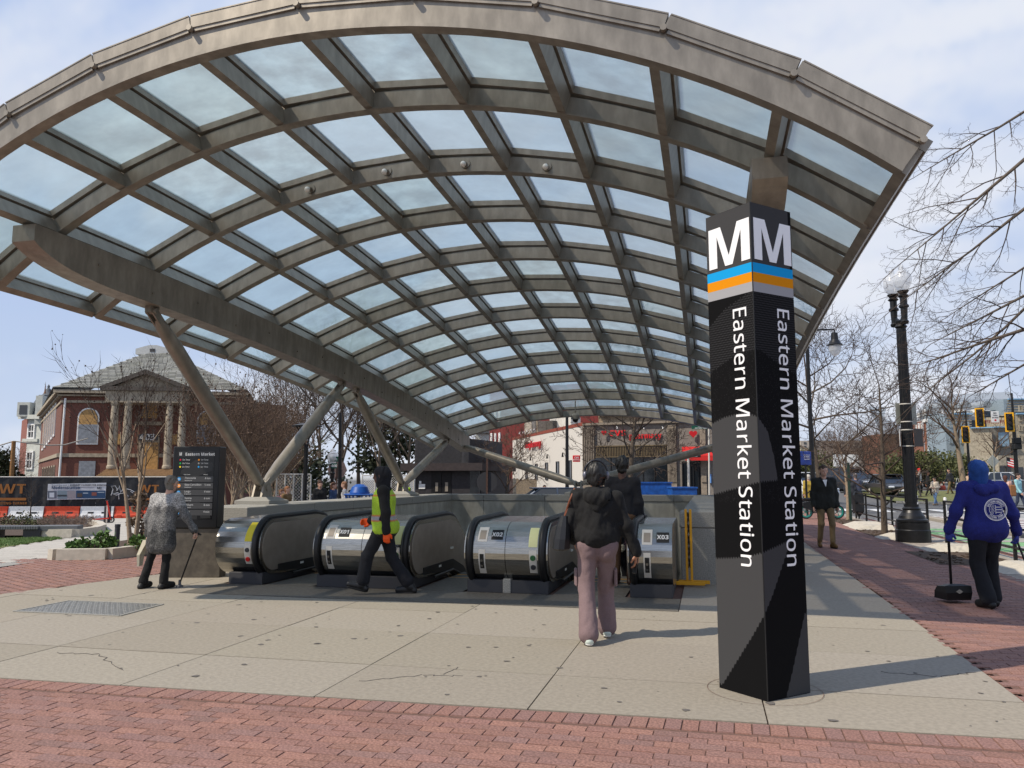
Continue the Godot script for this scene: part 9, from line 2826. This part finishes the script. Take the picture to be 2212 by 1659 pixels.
	# behind the left parapet
	walker("person with long hair in a black coat smiling beyond the parapet", gr(zat("c1", 390, 770, 27.0)), 0.5, 1.60, bk, bk, Color(0.26, 0.16, 0.11), L, 0.7, 0.15, 0, {long = true})
	walker("child in a blue denim jacket walking beyond the parapet", gr(zat("c1", 520, 770, 27.5)), 1.4, 1.56, Color(0.14, 0.24, 0.40), bk, Color(0.36, 0.24, 0.16), L, 0.84, 0.15, 0, {long = true})
	walker("child in a white top and red skirt walking beyond the parapet", gr(zat("c1", 628, 770, 27.0)), -1.4, 1.58, Color(0.80, 0.79, 0.78), Color(0.66, 0.12, 0.16), Color(0.48, 0.34, 0.24), L, 0.84, 0.15, 0, {long = true})
	walker("child in a tan corduroy coat beside the slim hooded lamp", gr(zat("c1", 72, 780, 25.0)), 1.2, 1.45, Color(0.46, 0.35, 0.20), Color(0.5, 0.4, 0.3), Color(0.50, 0.33, 0.20), L, 0.6, 0.1, 0, {long = true})
	walker("child in a pink jacket beside the child in the tan coat", gr(zat("c1", 20, 780, 26.0)), 1.0, 1.38, Color(0.66, 0.45, 0.44), bk, Color(0.45, 0.3, 0.2), L, 0.8, 0.1, 0, {long = true})
	walker("worker in a lime safety jacket behind the strut foot", gr(zat("c1", 1218, 770, 39.0)), PI, 1.78, Color(0.62, 0.80, 0.10), bk, brn, D, 0.84, 0.1)
	walker("person in a long black coat in front of the white brick shop", gr(zat("c2", 540, 840, 46.0)), 0.2, 1.66, bk, bk, brn, T, 0.5, 0.1, 0, {long = true})
	# red kick scooter, teal-wheeled moped, parked bikes
	var sp := gt(219, 1130)
	var t := thing("kick_scooter", "red electric kick scooter parked by the grey bike dock near the barriers", "scooter", sp, 0.15)
	var rd := pm("scooterred", Color(0.80, 0.20, 0.12), 0.45)
	for x in [-0.5, 0.5]: wheel_x(t, Vector3(x, 0.17, 0), 0.17, M.rubber, M.darkgrey)
	var mb := MB.new(); mb.bar(Vector3(-0.45, 0.2, 0), Vector3(0.4, 0.26, 0), 0.16, 0.07); part(t, "deck", mb, rd)
	mb = MB.new(); mb.tube([Vector3(0.48, 0.2, 0), Vector3(0.40, 0.5, 0), Vector3(0.22, 1.2, 0)], [0.04, 0.045, 0.04], 8); part(t, "stem", mb, rd)
	mb = MB.new(); mb.tube([Vector3(0.22, 1.2, -0.25), Vector3(0.2, 1.24, 0), Vector3(0.22, 1.2, 0.25)], [0.02], 6); part(t, "handlebar", mb, M.rubber)
	t = thing("bike_dock", "grey metal bike dock post beside the red kick scooter", "post", sp + Vector3(0.1, 0, -0.4))
	mb = MB.new(); mb.box(Vector3(0, 0.45, 0), Vector3(0.35, 0.9, 0.12), Basis.IDENTITY, 0.02); part(t, "panel", mb, M.darkgrey)
	mb = MB.new(); mb.box(Vector3(0.02, 0.47, 0.08), Vector3(0.08, 0.94, 0.05), Basis.IDENTITY, 0.01); part(t, "upright", mb, M.steel_light)
	sp = gp(1775, 1121)
	t = thing("moped", "black electric moped with teal wheel rims behind the person in green", "moped", sp, -0.05)
	var teal := pm("teal", Color(0.12, 0.50, 0.46), 0.4)
	for x in [-0.58, 0.6]: wheel_x(t, Vector3(x, 0.27, 0), 0.27, M.rubber, teal)
	mb = MB.new(); mb.loft([[Vector3(-0.7, 0.42, -0.12), Vector3(-0.7, 0.42, 0.12), Vector3(-0.7, 0.62, 0.1), Vector3(-0.7, 0.62, -0.1)], [Vector3(-0.1, 0.24, -0.14), Vector3(-0.1, 0.24, 0.14), Vector3(-0.1, 0.72, 0.12), Vector3(-0.1, 0.72, -0.12)], [Vector3(0.45, 0.24, -0.1), Vector3(0.45, 0.24, 0.1), Vector3(0.45, 0.4, 0.1), Vector3(0.45, 0.4, -0.1)]]); part(t, "body", mb, M.blackmetal)
	mb = MB.new(); mb.box(Vector3(-0.35, 0.75, 0), Vector3(0.7, 0.1, 0.24), Basis.IDENTITY, 0.03); part(t, "saddle", mb, M.rubber)
	mb = MB.new(); mb.tube([Vector3(0.6, 0.27, 0), Vector3(0.5, 0.7, 0), Vector3(0.42, 1.0, 0)], [0.04], 8); part(t, "fork", mb, M.blackmetal)
	mb = MB.new(); mb.tube([Vector3(0.38, 1.02, -0.3), Vector3(0.42, 1.0, 0), Vector3(0.38, 1.02, 0.3)], [0.02], 6); part(t, "handlebar", mb, M.rubber)
	var k := 0
	for q in [[1560, 845, 30.0, Color(0.12, 0.12, 0.13), "black bicycle handlebars in front of the long blue box"], [1750, 845, 29.5, Color(0.14, 0.14, 0.15), "black bicycle in front of the lower blue box"], [330, 850, 31.0, Color(0.75, 0.22, 0.10), "orange bicycle parked behind the rear parapet"], [250, 850, 31.5, Color(0.15, 0.15, 0.16), "dark bicycle beside the orange one"], [95, 850, 31.0, Color(0.10, 0.32, 0.18), "green bicycle beside the round sign post"]]:
		sp = gr(zat("c2", q[0], q[1], q[2]))
		t = thing("bicycle", q[4], "bicycle", sp, 0.3 * (k % 3) - 0.3)
		k += 1
		var fm := pm("frame%d" % k, q[3], 0.4)
		for x in [-0.52, 0.52]: wheel_x(t, Vector3(x, 0.34, 0), 0.34, M.rubber, M.steel_light, 0.04)
		mb = MB.new(); mb.tube([Vector3(-0.52, 0.34, 0), Vector3(-0.05, 0.3, 0), Vector3(-0.2, 0.85, 0), Vector3(-0.52, 0.34, 0)], [0.02], 6); mb.tube([Vector3(-0.05, 0.3, 0), Vector3(0.38, 0.8, 0), Vector3(-0.18, 0.75, 0)], [0.025], 6); mb.tube([Vector3(0.52, 0.34, 0), Vector3(0.38, 0.8, 0), Vector3(0.34, 1.08, 0)], [0.022], 6); part(t, "frame", mb, fm)
		mb = MB.new(); mb.box(Vector3(-0.22, 0.92, 0), Vector3(0.26, 0.06, 0.15), Basis.IDENTITY, 0.02); part(t, "saddle", mb, M.rubber)
		mb = MB.new(); mb.tube([Vector3(0.22, 1.1, -0.3), Vector3(0.36, 1.1, -0.1), Vector3(0.36, 1.1, 0.1), Vector3(0.22, 1.1, 0.3)], [0.02], 6); part(t, "handlebar", mb, M.rubber)
		if k == 3:
			mb = MB.new(); mb.box(Vector3(0.55, 0.98, 0), Vector3(0.3, 0.24, 0.36), Basis.IDENTITY, 0.03); part(t, "basket", mb, fm)
func wheel_x(t: Node, p: Vector3, r: float, tyre: Material, rim: Material, w := 0.09) -> void:   # wheel in the x-y plane
	var mb := MB.new()
	var xf := Transform3D(Basis(Vector3.RIGHT, PI / 2), p)
	mb.lathe([Vector2(r * 0.78, -w * 0.4), Vector2(r * 0.95, -w * 0.5), Vector2(r, 0.0), Vector2(r * 0.95, w * 0.5), Vector2(r * 0.78, w * 0.4), Vector2(r * 0.78, -w * 0.4)], 20, xf)
	var o := part(t, "wheel", mb, tyre)
	mb = MB.new()
	mb.lathe([Vector2(r * 0.62, -w * 0.35), Vector2(r * 0.79, -w * 0.42), Vector2(r * 0.79, w * 0.42), Vector2(r * 0.62, w * 0.35), Vector2(r * 0.62, -w * 0.35)], 20, xf)
	for i in 5: mb.bar(p, p + Vector3(cos(TAU * i / 5.0), sin(TAU * i / 5.0), 0) * r * 0.66, w * 0.3, 0.02)
	part(o, "rim", mb, rim)
func rest() -> void:
	people_near()
	pylon()
	kiosk()
	gate()
	streetlamps()
	street()
	trees()
	left_side()
	shops()
	avenue()
	passers()
